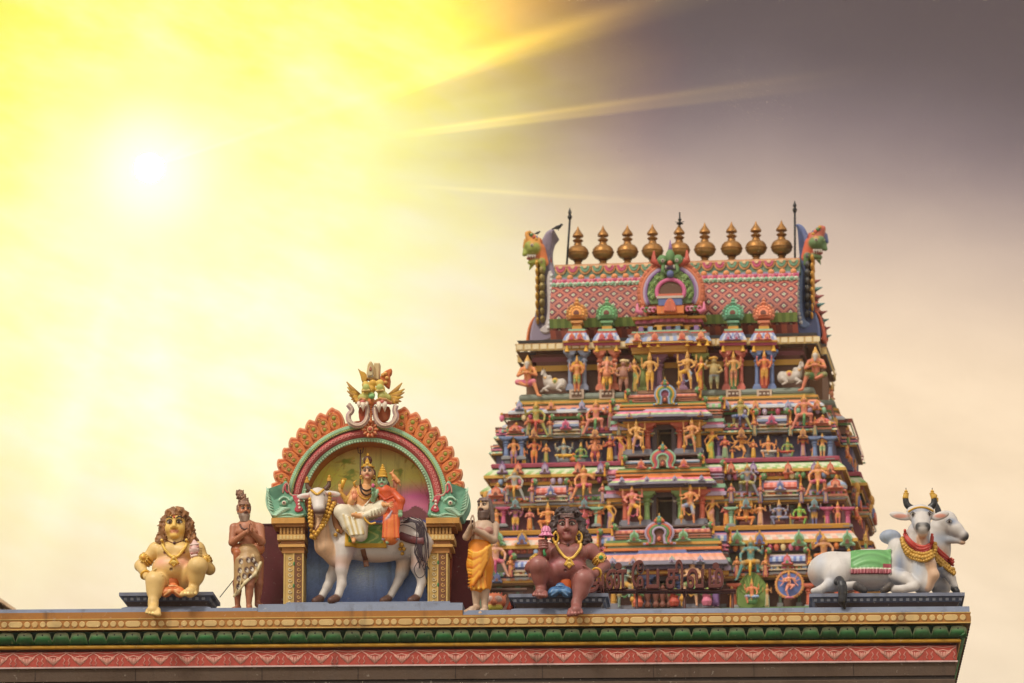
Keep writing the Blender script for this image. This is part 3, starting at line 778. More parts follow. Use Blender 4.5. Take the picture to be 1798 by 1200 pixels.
# picture rows, as v in the photograph
zrow = [(774, (206,146,78)), (790, (222,168,104)), (812, (230,190,110)), (835, (226,196,96)), (858, (220,160,110)), (872, (206,130,120)), (890, (186,110,130)), (902, (150,90,110)), (912, (70,60,90)), (918, (52,66,120)), (950, (84,100,146)), (985, (100,122,162)), (1005, (118,142,174)), (1025, (98,120,160)), (1066, (60,76,122))]
vrow = 884 - (ZZ - mcz)/s
base = lerp3(vrow, zrow)
xp = GX*116
right = np.clip((xp - 20)/60, 0, 1)[..., None]; upp = np.clip(1 - np.abs(vrow - 872)/26, 0, 1)[..., None]
base = base*(1 - right*upp*.8) + lin((186,84,150))*right*upp*.8
yel = np.clip(1 - np.sqrt(((xp+70)/55)**2 + ((vrow-835)/38)**2), 0, 1)[..., None]; base = base*(1-yel) + lin((238,210,70))*yel
top = np.clip((800-vrow)/26, 0, 1)[..., None]; base = base*(1-top*.35) + lin((180,110,50))*top*.35
hill = (vrow > 912 - 22*np.exp(-((xp-85)/22.)**2) - 10*np.exp(-((xp-55)/9.)**2) - 6*np.exp(-((xp+95)/20.)**2)) & (vrow < 915)
base[hill] = lin((104,58,62))
shine = np.exp(-((xp+8)/22.)**2)*np.exp(-((vrow-1008)/24.)**2); rip = .35+.65*rnd.uniform(0,1,vrow.shape)**.7*(.6+.4*np.sin(vrow*2.3+1.7*np.sin(xp*.31)))
base = base + (lin((196,206,214)) - base)*(shine*rip*.75)[..., None]
base *= (1 + .10*rnd.uniform(-1, 1, base.shape[:2])[..., None]*((vrow > 915)[..., None]))
# palm leaves and fine stems painted on
def stroke(x0, y0, x1, y1, w_, c_, al=.8):
    dx, dy = x1-x0, y1-y0; t = np.clip(((xp-x0)*dx + (vrow-y0)*dy)/(dx*dx+dy*dy), 0, 1)
    d = np.hypot(xp-x0-t*dx, vrow-y0-t*dy); ww = w_*(1-.75*t); f = (np.clip(1.4 - d/ww, 0, 1)*al)[..., None]
    base[:] = base*(1-f) + lin(c_)*f
r2 = random.Random(3)
for (hx, hy, n_) in ((-42, 808, 9), (-28, 826, 8), (-60, 800, 7), (-36, 838, 6), (58, 826, 6), (84, 812, 7), (70, 802, 5)):
    for k in range(n_):
        a = r2.uniform(-.6, 3.6); ln = r2.uniform(12, 22); stroke(hx, hy, hx + ln*cos(a), hy + ln*.7*sin(a) , 3.4, (120, 140, 52) if r2.random() > .3 else (150,166,74), .7)
for (x0, y0, x1, y1) in ((-96,872,-62,802),(-88,872,-44,812),(-80,872,-34,830),(104,872,86,818),(98,868,64,830),(108,880,92,800)): stroke(x0, y0, x1, y1, .9, (120,84,50), .5)
# follow the round head
WX = np.where(ZZ > mcz, np.sqrt(np.clip(W2**2 - (ZZ-mcz)**2, 1e-6, None)), W2)
VX = mcx + GX*WX
Vm = np.stack([VX, np.full_like(VX, YM), ZZ], -1).reshape(-1, 3)
# colour must be read at the true x, so sample the picture at it
ix = np.clip(((VX - mcx)/W2 + 1)/2*(nx-1), 0, nx-1).astype(int); colr = base[np.arange(nz)[:, None], ix]
Cm = np.concatenate([np.clip(colr.reshape(-1, 3)*1.7, 0, .85), np.ones((nx*nz, 1))], 1)
ii = np.arange(nz-1)[:, None]*nx + np.arange(nx-1)[None]; Qm = np.stack([ii, ii+1, ii+nx+1, ii+nx], -1).reshape(-1, 4)
make_mesh('mural_panel', Vm - p0, None, Cm, M['paint'], parent=root, quads=Qm)
# niche body behind and the reveal sides
m = MB()
a, b = q(531.5, 1000, YA+.05)[0], q(753, 1000, YA+.05)[0]
m.box(a-.02, a+.012, YA+.05, YM+.1, zt, cz, L(170,104,56)); m.box(b-.01, b+.02, YA+.05, YM+.1, zt, cz, L(120,76,50))
hw = 150*s; bo = [(cx + hw*cos(t), cz + hw*sin(t)) for t in np.linspace(0, pi, 40)] + [(cx - hw*.93, zt), (cx + hw*.93, zt)]
m.prism(bo, YM+.02, YM+.3, L(150,70,40))
A(m, 'niche_back')
m = MB(); m.box(q(452,1066,.1)[0], q(812,1066,.1)[0], .05, 1.3, zt+.0, Z(1063, .3, 645), GC, .03, .12); m.box(q(500,1066,.1)[0], q(790,1066,.1)[0], .20, 1.3, Z(1063, .3, 645)+.001, Z(1060, .34, 645), GC, .01, .02)
A(m, 'base_slab')
# ------------------------------------------------------------------ the gate tower
_c = raydir(1165, 880)*128.6
T = Frame((EYE[0] + _c[0], EYE[1] + _c[1], 0.0), radians(-7.5))
t_ = T.loc; p = 1/70.0
def ZT(v, y, u=1168): return t_(u, v, y)[2]
def XT(u, v, y): return t_(u, v, y)[0]
TM = M['tower']
tower = empty('temple_tower', T.world((0, 0, 0)), T.th, 'tall multicoloured temple gate tower tapering in carved storeys under a row of brass pots', 'tower')
def part(m, name, par=None, mat=None): return m.build(name, mat or TM, par or tower)
c_ = P
DEPTH = 5.2                                                   # plan depth at the top storey
def plan_(hw, yf, bay=None, sub_=None, grow=0.0, fp=.40, notch=0):
    """front at yf, bay = (half width, projection) in the middle, sub_ = half width of the lesser bay beside it"""
    yb = 1.4 + DEPTH + (1.4 - yf)*.6
    pts = [(-hw, yf)]
    ym = (yf + yb)/2; fw = 1.25 + grow
    if bay:
        bw, bp = bay
        if sub_: pts += [(-sub_, yf), (-sub_, yf - bp*.45), (-bw, yf - bp*.45)]
        else: pts += [(-bw, yf)]
        pts += [(-bw, yf-bp), (bw, yf-bp)]
        if sub_: pts += [(bw, yf - bp*.45), (sub_, yf - bp*.45), (sub_, yf)]
        else: pts += [(bw, yf)]
    if notch: pts += [(-notch, yf), (-notch, yf+1.5), (notch, yf+1.5), (notch, yf)]
    pts += [(hw, yf), (hw, ym-fw), (hw+fp, ym-fw), (hw+fp, ym+fw), (hw, ym+fw), (hw, yb), (-hw, yb), (-hw, ym+fw), (-hw-fp, ym+fw), (-hw-fp, ym-fw), (-hw, ym-fw)]
    return pts
def bands(m, pl, y, rows):
    """rows: (v_top, v_bottom, out_top, out_bottom, colour[, stripes])"""
    for r in rows:
        m.ring(pl, ZT(r[1], y), r[3], ZT(r[0], y), r[2], r[4], r[5] if len(r) > 5 else None)
def kudu(x, z, y, w, h, cs, par):
    """little horseshoe arch ornament with a finial tip"""
    m = MB(); a, b, d = cs[:3]
    ci = [(.40*cos(t), .50 + .36*sin(t)) for t in np.linspace(-.65, 1.25, 7)]
    sh = [(.60,.02),(.66,.12),(.54,.20)] + ci + [(.06,.93),(0,1.08),(-.06,.93)] + [(-a_, b_) for a_, b_ in ci[::-1]] + [(-.54,.20),(-.66,.12),(-.60,.02)]
    f = lambda k, dz=0: [(x + u*w*k, z + (v*k + dz)*h) for u, v in sh]
    m.prism(f(1), y-.05, y+.06, a, .012, back=False)
    m.prism(f(.72, .07), y-.075, y, b, .01, back=False)
    m.prism([(x + .17*w*cos(t)*1.0, z + h*(.12 + .3*max(0, sin(t)))) for t in np.linspace(0, pi, 8)], y-.09, y, d, back=False)
    for s_ in (-1, 1): m.ball((x + s_*.42*w, y-.05, z + .10*h), .11*w, a, 7, 5); m.ball((x + s_*.40*w, y-.075, z + .12*h), .055*w, b, 6, 4)
    m.ball((x, y-.04, z + .93*h), .09*w, a, 6, 5)
    return part(m, 'arch_ornament', par)
def pillar(x, y, z0, z1, r, col, base, par, cap=None):
    m = MB(); H = z1 - z0; cap = cap or col
    m.box(x-r*1.9, x+r*1.9, y-r*1.9, y+r*1.9, z0, z0+.10*H, base); m.box(x-r*1.5, x+r*1.5, y-r*1.5, y+r*1.5, z0+.10*H, z0+.16*H, base, .01, .01)
    prof = [(1.0,.16),(1.0,.22),(1.15,.23),(1.0,.25),(.85,.55),(.9,.60),(1.2,.62),(1.2,.65),(.8,.67),(.85,.69),(1.5,.73),(1.5,.76),(.9,.79),(1.0,.81),(2.0,.86),(2.0,.89)]
    m.lathe((x, y, z0), [(a*r, b*H) for a, b in prof], col, 10)
    m.box(x-r*2.1, x+r*2.1, y-r*2.1, y+r*1.6, z0+.885*H, z0+.93*H, cap); m.box(x-r*2.9, x+r*2.9, y-r*2.2, y+r*1.6, z0+.93*H, z1, cap)
    return part(m, 'pillar', par)
def barrel_shrine(x0, x1, y, zb, zt_, cols, par, stripes=None, kcol=None, kw=.5, name='barrel_shrine', ends=True, y1=.5):
    """small barrel-roofed shrine: neck, eave, ribbed barrel, end plates with flame edge"""
    m = MB(); body, roof, r2, trim, endc = cols; H = zt_ - zb; n = 9
    m.box(x0-.02, x1+.02, y, y+y1, zb, zb+.10*H, c_['grey']); m.box(x0+.04, x1-.04, y+.05, y+y1, zb+.10*H, zb+.16*H, c_['dblue'])
    m.box(x0-.03, x1+.03, y-.04, y+y1, zb+.16*H, zb+.22*H, trim); m.box(x0+.03, x1-.03, y+.03, y+y1, zb+.22*H, zb+.34*H, body)
    nb = max(2, int((x1-x0)/.22))
    for k in range(nb+1):
        xx = x0+.06 + (x1-x0-.12)*k/nb; m.box(xx-.03, xx+.03, y+.01, y+.05, zb+.22*H, zb+.34*H, c_['green'] if k % 2 else trim)
    m.box(x0-.05, x1+.05, y-.06, y+y1, zb+.34*H, zb+.41*H, trim); m.box(x0-.0, x1+.0, y-.02, y+y1, zb+.41*H, zb+.47*H, c_['lilac'])
    rows = [(-.02,.47),(-.10,.55),(-.10,.68),(-.05,.80),(.06,.90),(.2,.97),(.34,1.0)]
    k = max(1, round((x1-x0)/.075))
    for i in range(len(rows)-1):
        (ya, za), (yb, zb2) = rows[i], rows[i+1]
        if stripes and 0 < i < 3:
            for g in range(k):
                xa, xb = x0 + (x1-x0)*g/k, x0 + (x1-x0)*(g+1)/k; m.add([(xa, y+ya, zb+za*H), (xb, y+ya, zb+za*H), (xb, y+yb, zb+zb2*H), (xa, y+yb, zb+zb2*H)], [(0,1,2,3)], (roof, r2)[g % 2])
        else:
            cc_ = (roof, roof, r2, c_['lilac'], trim, trim)[i]
            m.add([(x0, y+ya, zb+za*H), (x1, y+ya, zb+za*H), (x1, y+yb, zb+zb2*H), (x0, y+yb, zb+zb2*H)], [(0,1,2,3)], cc_)
    m.box(x0, x1, y+.34, y+y1, zb+.47*H, zb+1.0*H, trim)
    o = part(m, name, par)
    if ends:
        for sgn, xe in ((-1, x0), (1, x1)):
            m = MB(); w_ = .085
            m.box(min(xe, xe+sgn*w_*.6), max(xe, xe+sgn*w_*.6), y-.10, y+.45, zb+.45*H, zb+1.02*H, endc)
            for g in range(7): m.ball((xe + sgn*w_, y-.08 + .01*g, zb+(.48 + .088*g)*H), .045, (c_['yellow'], c_['orange'])[g % 2], 6, 5, rx=.8)
            m.ball((xe+sgn*.02, y-.12, zb+1.06*H), .075, c_['green'], 8, 6, rz=1.2); m.ball((xe+sgn*.07, y-.16, zb+1.04*H), .04, c_['coral'], 6, 5); m.ball((xe-sgn*.02, y-.17, zb+1.10*H), .025, c_['white'], 6, 4)
            m.tube([(xe+sgn*.02, y-.1, zb+1.05*H), (xe+sgn*.06, y-.12, zb+1.15*H), (xe+sgn*.0, y-.12, zb+1.22*H)], [.035, .028, .008], c_['teal'], 6)
            part(m, 'flame_end', o)
    if kcol: kudu((x0+x1)/2, zb+.36*H, y-.14, kw, .52*H, kcol, o)
    return o
def corner_shrine(x, y, zb, zt_, w, cols, par, kc):
    m = MB(); a, b, d = cols; H = zt_ - zb
    m.box(x-w*.5, x+w*.5, y, y+w, zb, zb+.14*H, c_['grey'], .02, .02); m.box(x-w*.56, x+w*.56, y-.05, y+w, zb+.14*H, zb+.24*H, a); m.box(x-w*.42, x+w*.42, y+.03, y+w, zb+.24*H, zb+.36*H, c_['green'])
    m.box(x-w*.52, x+w*.52, y-.04, y+w, zb+.36*H, zb+.44*H, a)
    m.lathe((x, y+w*.42, zb), [(w*.42,.44*H),(w*.56,.54*H),(w*.56,.66*H),(w*.45,.80*H),(w*.3,.9*H),(w*.12,.96*H)], b, 8, seg_cols=[b, d, b, d, c_['grey']])
    m.lathe((x, y+w*.42, zb), [(w*.12,.95*H),(w*.16,1.0*H),(w*.07,1.04*H),(w*.1,1.08*H),(.004,1.2*H)], c_['gold'], 8)
    o = part(m, 'corner_shrine', par); kudu(x, zb+.42*H, y-.12, w*.62, .5*H, kc, o); return o
def bell(x, y, z, par_m): par_m.lathe((x, y, z), [(.012,.17),(.03,.13),(.045,.05),(.07,.0),(.0,-.0)], c_['yellow'], 8)

c_['white'] = L(190,182,172); W_, LIL, MNT, SAL, GLD, PNK = c_['white'], c_['lilac'], c_['mint'], c_['salmon'], c_['gold'], c_['pink']
BW = (1.0, [L(150,176,206), c_['white'], L(70,96,160)])

# half widths / ledge fronts
YL = dict(t=.80, a=.30, b=-.20, c=-.70)
HW = dict(t=268*p, a=307*p, b=326*p, c=346*p)

def storey(par, v0, yU, yL, hU, hL, V, pal):
    """from ledge v0 (front yU) down to the floor of the statue row. V: (kapota top, kapota bottom, edge bottom, recess bottom, mould top, mould bottom, row bottom, ledge bottom)"""
    m = MB(); kt, kb, eb, rb, mb2, row, led = V
    yk = yU
    pk = plan_(hU, yU, (pal['bw'][0], .0001)) if False else plan_(hU, yU)
    m.ring(pk, ZT(v0+4, yU), .0, ZT(v0, yU), .0, pal['ledge']); m.ring(pk, ZT(v0, yU), .0, ZT(v0, yU)+.01, -.5, pal['ledge'])
    m.ring(pk, ZT(kt, yU), -.08, ZT(v0+4, yU), -.02, pal['under'])
    rows = pal['kap']; n = len(rows)
    for i, (cc_, st) in enumerate(rows):
        a0, a1 = i/n, (i+1)/n; f = lambda a: -.08 + .24*a**.8
        m.ring(pk, ZT(kt + (kb-kt)*a1, yU), f(a1), ZT(kt + (kb-kt)*a0, yU), f(a0), cc_, st)
    m.ring(pk, ZT(eb, yU), .17, ZT(kb, yU), .17, pal['edge']); m.ring(pk, ZT(kb, yU)-.001, .16, ZT(kb, yU), .17, pal['edge']); m.ring(pk, ZT(eb, yU)+.001, .0, ZT(eb, yU), .17, pal['edge'])
    # recess with beads and bands
    pr = plan_(hL-.32, yL+.55, notch=.34)
    e1 = eb + (rb-eb)*.22; e2 = eb + (rb-eb)*.38
    m.ring(pr, ZT(e1, yL+.5), .12, ZT(eb-2, yL+.5), .14, c_['maroon'], (.09, [c_['maroon'], L(150,60,54)]))
    m.ring(pr, ZT(e2, yL+.5), .08, ZT(e1, yL+.5), .10, pal['rec2']); m.ring(pr, ZT(rb, yL+.5), .0, ZT(e2, yL+.5), .0, pal['wallr'])
    for i in range(int((hL*2-.8)/.17)):
        x = -hL+.45 + i*.17
        m.ball((x, yL+.42, ZT((eb+e1)/2, yL+.5)), .045, L(168,70,60), 6, 4)
    # mouldings over the statue row
    pm = plan_(hL-.12, yL+.22, notch=.34); yy = yL+.2; k = len(pal['mould'])
    vs = np.linspace(rb, mb2, k+1)
    for i, (cc_, o0, o1, st) in enumerate(pal['mould']): m.ring(pm, ZT(vs[i+1], yy), o1, ZT(vs[i], yy), o0, cc_, st)
    # small busts, beads and blocks crowding the mouldings
    rd_ = random.Random(int(v0)); cols_ = [c_[k_] for k_ in ('gold','coral','mint','pink','sky','green','lilac','orange','magenta','cream')]
    x = -hL+.2
    while x < hL-.2:
        if abs(x) > 1.25:
            cc2 = rd_.choice(cols_); zz0 = ZT(vs[1], yy); m.box(x-.035, x+.035, yL+.12, yL+.24, ZT(vs[3], yy), ZT(vs[3], yy)+.10, rd_.choice(cols_))
            m.ball((x+.06, yL+.115, ZT(vs[2], yy)), .04, cc2, 6, 4)
            if rd_.random() < .5: m.ball((x, yL+.40, ZT(eb+5, yL+.5)-.02), .07, rd_.choice(cols_), 7, 5, rz=1.4); m.ball((x, yL+.37, ZT(eb+3.5, yL+.5)+.06), .04, c_['gold'], 6, 4)
        x += rd_.uniform(.13, .21)
    m.ring(pm, ZT(rb, yy), pal['mould'][0][1], ZT(rb, yy)+.004, -.6, pal['mould'][0][0])
    # statue row wall
    pw = plan_(hL-.2, yL+.50, notch=.34)
    m.ring(pw, ZT(row, yL+.3), 0, ZT(mb2, yL+.3)+.05, 0, pal['rowwall'])
    m.ring(pm, ZT(mb2, yy), -.5, ZT(mb2, yy)+.001, pal['mould'][-1][2], c_['brown'])
    x = -hL+.35                                                # small pilasters along the wall
    while x < hL-.3:
        if abs(x) > pal['bw'][1]*p + .05:
            m.box(x-.035, x+.035, yL+.42, yL+.52, ZT(row, yL+.4), ZT(mb2, yL+.4), pal['pil']); m.box(x-.07, x+.07, yL+.38, yL+.52, ZT(row, yL+.4), ZT(row, yL+.4)+.10, c_['grey']); m.box(x-.06, x+.06, yL+.38, yL+.52, ZT(mb2, yL+.4)-.10, ZT(mb2, yL+.4), pal['pil'])
        x += .47
    # ledge
    pl = plan_(hL, yL)
    zr = ZT(row, yL)
    m.ring(pl, zr-.001, .0, zr, -.7, pal['floor'])
    m.ring(pl, ZT(row+2, yL), .01, zr, .01, c_['slate'] if pal.get('plinth') else pal['ledge2'])
    m.ring(pl, ZT(led, yL), .0, ZT(row+2, yL), .03, pal['ledge2'])
    o = part(m, 'storey', par); return o

palA = dict(ledge=GLD, under=L(150,190,150), kap=[(SAL,None),(L(226,150,120),None),(c_['blue'],(.14,[L(206,130,110),L(60,80,140)])),(L(180,196,214),None)], edge=L(206,214,220), rec2=c_['green'], wallr=L(92,46,44),
  mould=[(c_['grey'],0,0,None),(SAL,.06,.06,None),(c_['dblue'],0,0,None),(PNK,.05,.05,None),(c_['dblue'],.02,.02,None),(c_['mint'],.08,.1,(.08,[MNT,L(214,206,160)])),(GLD,.04,.04,None)],
  rowwall=L(54,66,116), pil=L(90,104,128), ledge2=L(176,60,104), floor=c_['grey'], bw=(72,75))
palB = dict(ledge=L(176,60,104), under=L(150,44,50), kap=[(c_['green'],None),(c_['mint'],(.13,[L(190,214,170),L(206,216,186)])),(L(214,220,196),(.13,[L(150,196,130),L(206,216,186)])),(c_['green'],(.13,[L(120,170,90),L(206,206,160)]))], edge=L(206,160,60), rec2=GLD, wallr=L(58,72,48),
  mould=[(L(126,110,150),0,0,None),(c_['coral'],.06,.06,None),(c_['green'],0,0,None),(SAL,.05,.05,None),(W_,.10,.08,(.10,[W_,L(180,200,170)])),(GLD,.04,.04,None),(c_['brown'],.02,.0,None)],
  rowwall=L(112,46,76), pil=L(104,124,116), ledge2=L(206,150,50), floor=c_['grey'], bw=(80,85))
palC = dict(ledge=L(206,150,50), under=L(40,60,120), kap=[(L(50,70,140),None),(SAL,None),(W_,(.15,[L(226,196,180),W_])),(W_,(.15,[L(214,206,190),L(226,170,150)]))], edge=L(206,160,60), rec2=c_['dblue'], wallr=L(50,66,64),
  mould=[(L(150,150,110),0,0,None),(MNT,.06,.06,None),(c_['coral'],0,0,None),(c_['dblue'],.05,.05,None),(W_,.10,.08,(.10,[W_,SAL])),(GLD,.04,.04,None),(c_['brown'],.02,.0,None)],
  rowwall=L(88,46,54), pil=L(60,104,90), ledge2=c_['green'], floor=c_['green'], bw=(96,100))
SA = storey(tower, 700, YL['t'], YL['a'], HW['t']+.02, HW['a'], (706, 719, 722.5, 746, 766, 808, 815), palA)
SB = storey(tower, 810, YL['a'], YL['b'], HW['a']+.02, HW['b'], (815, 830, 835, 866, 890, 926, 934), palB)
SC_ = storey(tower, 928, YL['b'], YL['c'], HW['b']+.05, HW['c'], (934, 954, 960, 996, 1022, 1070, 1078), palC)
# solid core
m = MB()
for (v0, v1, h, y) in ((1074, 1330, HW['c']+.02, YL['c']+.05), (600, 700, HW['t']-.4, YL['t']+.9), (700, 815, HW['t']-.5, YL['t']+.4), (815, 930, HW['a']-.5, YL['a']+.4), (930, 1080, HW['b']-.5, YL['b']+.6)):
    m.ring(plan_(h, y), max(0, ZT(v1, y)), 0, ZT(v0, y), 0, c_['brown'] if v0 != 1074 else L(120,100,86), cap_top=True)
m.ring(plan_(HW['c']+.3, YL['c']-.2), 0, 0, max(.1, ZT(1330, 0)), 0, L(120,100,86), cap_top=True)
zb_ = ZT(1080, YL['c'])
for k in range(9):                                             # stone courses and string bands of the plain lower body
    z1 = zb_ - .3 - k*(zb_-1)/9; m.ring(plan_(HW['c']+.06, YL['c']), z1-.16, .05, z1, .12, L(150,128,104)); m.ring(plan_(HW['c']+.06, YL['c']), z1-.5, .02, z1-.42, .02, L(84,70,60)); m.ring(plan_(HW['c']+.06, YL['c']), z1, .12, z1+.01, -.05, L(150,128,104))
part(m, 'core_wall')

# central bays: barrel on top, cornice, door between pillars, dark opening
def bay(par, yf, hw, vb0, vb1, vm, vc, vd, vf, cols, stripes, kud, door_hw, pilc, backc, nm='central_bay'):
    """barrel vb0-vb1, mouldings to vm, cornice to vc, door top vd, floor vf"""
    m = MB(); xc = XT(1164, (vd+vf)/2, yf); h = hw*p; y = yf
    zt0, zt1 = ZT(vb1, y), ZT(vb0, y)
    # mouldings
    vs = np.linspace(vb1, vm, 5)
    for i, (cc_, o) in enumerate(((c_['green'], .0), (GLD, .05), (c_['mint'], -.03), (c_['orange'], .06))):
        z0, z1 = ZT(vs[i+1], y), ZT(vs[i], y); m.box(xc-h-.04-o, xc+h+.04+o, y-.02-o, y+1.2, z0, z1, cc_)
    vs = np.linspace(vm, vc, 6)
    for i, (cc_, o, st) in enumerate(((cols[0], .06, 0), (cols[1], .12, 1), (cols[2], .18, 1), (L(126,132,158), .20, 0), (c_['dblue'], .08, 0))):
        z0, z1 = ZT(vs[i+1], y), ZT(vs[i], y)
        pl = [(xc-h-.06, y), (xc-h*.42, y), (xc-h*.42, y-.08), (xc+h*.42, y-.08), (xc+h*.42, y), (xc+h+.06, y), (xc+h+.06, y+1.2), (xc-h-.06, y+1.2)]
        m.ring(pl, z0, o, z1, o-.06 if i < 3 else o, cc_, (.10, [cc_, tuple(np.minimum(1, np.array(cc_)*1.3))]) if st else None, cap_bot=True)
    m.box(xc-h, xc+h, y+.02, y+.5, ZT(vd, y), ZT(vc, y), c_['orange']); m.box(xc-h-.01, xc+h+.01, y-.02, y+.3, ZT(vd-.5, y), ZT(vd-4.5, y), GLD)
    # walls either side of the door
    z0, z1 = ZT(vf, y), ZT(vd, y); d = door_hw*p
    m.box(xc-h, xc-d, y+.45, y+.8, z0, z1, backc); m.box(xc+d, xc+h, y+.45, y+.8, z0, z1, backc)
    m.box(xc-h-.04, xc+h+.04, y-.16, y+1.0, ZT(vf+3, y), z0, c_['dgrey']); m.box(xc-h*.96, xc-d, y-.02, y+.6, z0, z0+.12, c_['slate'], .02, .02); m.box(xc+d, xc+h*.96, y-.02, y+.6, z0, z0+.12, c_['slate'], .02, .02)
    o = part(m, nm, par)
    m = MB()                                                   # door frame and dark passage
    m.box(xc-d-.02, xc-d+.09, y+.3, y+.9, z0, z1, L(40,46,70)); m.box(xc+d-.09, xc+d+.02, y+.3, y+.9, z0, z1, L(40,46,70)); m.box(xc-d+.09, xc+d-.09, y+.3, y+.9, z1-.12, z1, L(40,46,70))
    m.box(xc-d+.09, xc-d+.12, y+.4, y+.9, z0, z1-.12, L(130,100,66)); m.box(xc-d+.12, xc+d-.09, y+.45, y+.5, z1-.20, z1-.17, L(120,90,60))
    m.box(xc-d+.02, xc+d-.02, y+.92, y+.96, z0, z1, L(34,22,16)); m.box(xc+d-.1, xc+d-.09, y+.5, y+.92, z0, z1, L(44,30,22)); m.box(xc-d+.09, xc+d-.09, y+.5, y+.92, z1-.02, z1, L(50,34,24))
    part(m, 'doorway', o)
    for sx in (-1, 1):
        for k, (fx, cc_) in enumerate(((d + .13, pilc[0]), (h-.12, pilc[1]))): pillar(xc + sx*fx, y+.22, z0+.06, z1, .075, cc_, c_['slate'], o)
    bs = barrel_shrine(xc-h*.86, xc+h*.86, y+.12, zt0, zt1, (SAL, cols[3], cols[4], SAL, c_['maroon']), o, stripes, y1=1.2, name='bay_roof')
    return o, xc
YB = {}
def big_kudu(x, z, y, w, h, cs, par, crest=True):
    m = MB(); 
    def U(r, t0, wd, yy, cc_, th=.03):
        pts = []
        for t in np.linspace(-40, 220, 22): pts.append((x + r*w*cos(radians(t)), yy, z + h*.46 + r*h*.86*sin(radians(t))))
        e0, e1 = pts[0], pts[-1]; pts = [(e0[0]+r*w*.42, yy, z+.03*h)] + [(e0[0]+r*w*.05, yy, z+.02*h)] + pts + [(e1[0]-r*w*.05, yy, z+.02*h), (e1[0]-r*w*.42, yy, z+.03*h)]
        m.tube(pts, wd, cc_, 7)
    m.prism([(x + .42*w*cos(t), z + h*.40 + .40*h*sin(t)) for t in np.linspace(-.5, pi+.5, 18)], y, y+.1, cs[3])
    for r, wd, dy, cc_ in ((.50, .05*w, 0, cs[0]), (.41, .05*w, -.03, cs[1]), (.32, .05*w, -.05, cs[2]), (.23, .045*w, -.07, cs[0])): U(r, 0, wd, y+dy, cc_)
    m.prism([(x + .15*w*cos(t), z + h*.1 + .32*h*max(0, sin(t))) for t in np.linspace(0, pi, 10)], y-.06, y, c_['maroon']); m.ball((x, y-.08, z+.2*h), .07*w, c_['coral'], 8, 6, rz=1.4)
    if crest:
        for k, (dx, dz, r, cc_) in enumerate(((0,.92,.11,c_['green']),(-.13,.93,.07,c_['coral']),(.13,.93,.07,c_['coral']),(0,1.05,.08,c_['teal']),(-.08,1.02,.05,c_['gold']),(.08,1.02,.05,c_['gold']),(0,.83,.08,c_['blue']),(-.06,.88,.04,W_),(.06,.88,.04,W_))): m.ball((x+dx*w, y-.06, z+dz*h), r*w, cc_, 8, 6)
        m.tube([(x, y-.04, z+1.05*h), (x, y-.04, z+1.25*h)], [.05*w, .006], c_['gold'], 6)
    return part(m, 'gable_arch', par)
oA, xA = bay(SA, YL['a']-.10, 70, 688, 707, 719, 739, 742, 799, (c_['lilac'], PNK, L(150,180,140), SAL, L(214,110,90)), True, None, 19.5, (c_['coral'], GLD), L(44,56,110))
oB, xB = bay(SB, YL['b']-.15, 76, 804, 822, 836, 857, 861, 924, (c_['orange'], PNK, L(160,184,130), c_['sky'], W_), False, None, 20.5, (L(130,180,110), c_['coral']), L(96,34,60))
oC, xC = bay(SC_, YL['c']-.20, 96, 925, 948, 967, 1001, 1008, 1070, (c_['blue'], SAL, L(206,150,140), SAL, L(190,80,80)), True, None, 19, (c_['blue'], c_['gold']), L(70,26,40))
y = YL['a']-.2; big_kudu(XT(1168, 690, y), ZT(711, y), y, 36*p, 40*p, (c_['sky'], c_['yellow'], c_['green'], PNK), SA)
y = YL['b']-.25; big_kudu(XT(1164, 800, y), ZT(823, y), y, 42*p, 38*p, (c_['mint'], c_['coral'], c_['magenta'], c_['cream']), SB)
for u in (1126, 1201): kudu(XT(u, 820, y), ZT(823, y), y-.02, 15*p, 16*p, (c_['salmon'], c_['coral'], c_['magenta']), SB)
y = YL['c']-.3; big_kudu(XT(1158, 930, y), ZT(956, y), y, 48*p, 44*p, (c_['lilac'], c_['coral'], c_['green'], c_['maroon']), SC_)
for u in (1114, 1200): kudu(XT(u, 940, y), ZT(952, y), y-.02, 20*p, 21*p, (c_['mint'], c_['green'], c_['maroon']), SC_)
# sub-bays beside the central bay
def subbay(par, y, u0, u1, vt, vb, cols, va, vz, wallc):
    x0, x1 = XT(u0, vt, y), XT(u1, vt, y); m = MB()
    vs = np.linspace(vb, va, 6)
    for i, cc_ in enumerate((c_['maroon'], MNT, PNK, c_['lilac'], GLD)): e = (.02,.08,.05,.1,.04)[i]; m.box(x0-e, x1+e, y-e, y+.9, ZT(vs[i+1], y), ZT(vs[i], y), cc_)
    m.box(x0, x1, y+.35, y+.9, ZT(vz, y), ZT(va, y), wallc)
    o = part(m, 'side_bay', par)
    barrel_shrine(x0, x1, y+.05, ZT(vb, y), ZT(vt, y), cols, o, True, y1=.8)
    return o
for (u0, u1) in ((1078, 1108), (1240, 1266)): subbay(SA, YL['a']+.10, u0, u1, 706, 733, (MNT, L(120,190,130), W_, SAL, c_['maroon']), 760, 806, c_['violet'])
for (u0, u1) in ((1068, 1100), (1236, 1268)): subbay(SB, YL['b']+.08, u0, u1, 818, 846, (PNK, c_['pink'], L(236,150,170), LIL, c_['maroon']), 880, 925, c_['dmaroon'])
for (u0, u1) in ((1056, 1082), (1238, 1276)): subbay(SC_, YL['c']+.05, u0, u1, 935, 975, (c_['blue'], L(90,130,190), W_, PNK, c_['maroon']), 1012, 1068, c_['maroon'])
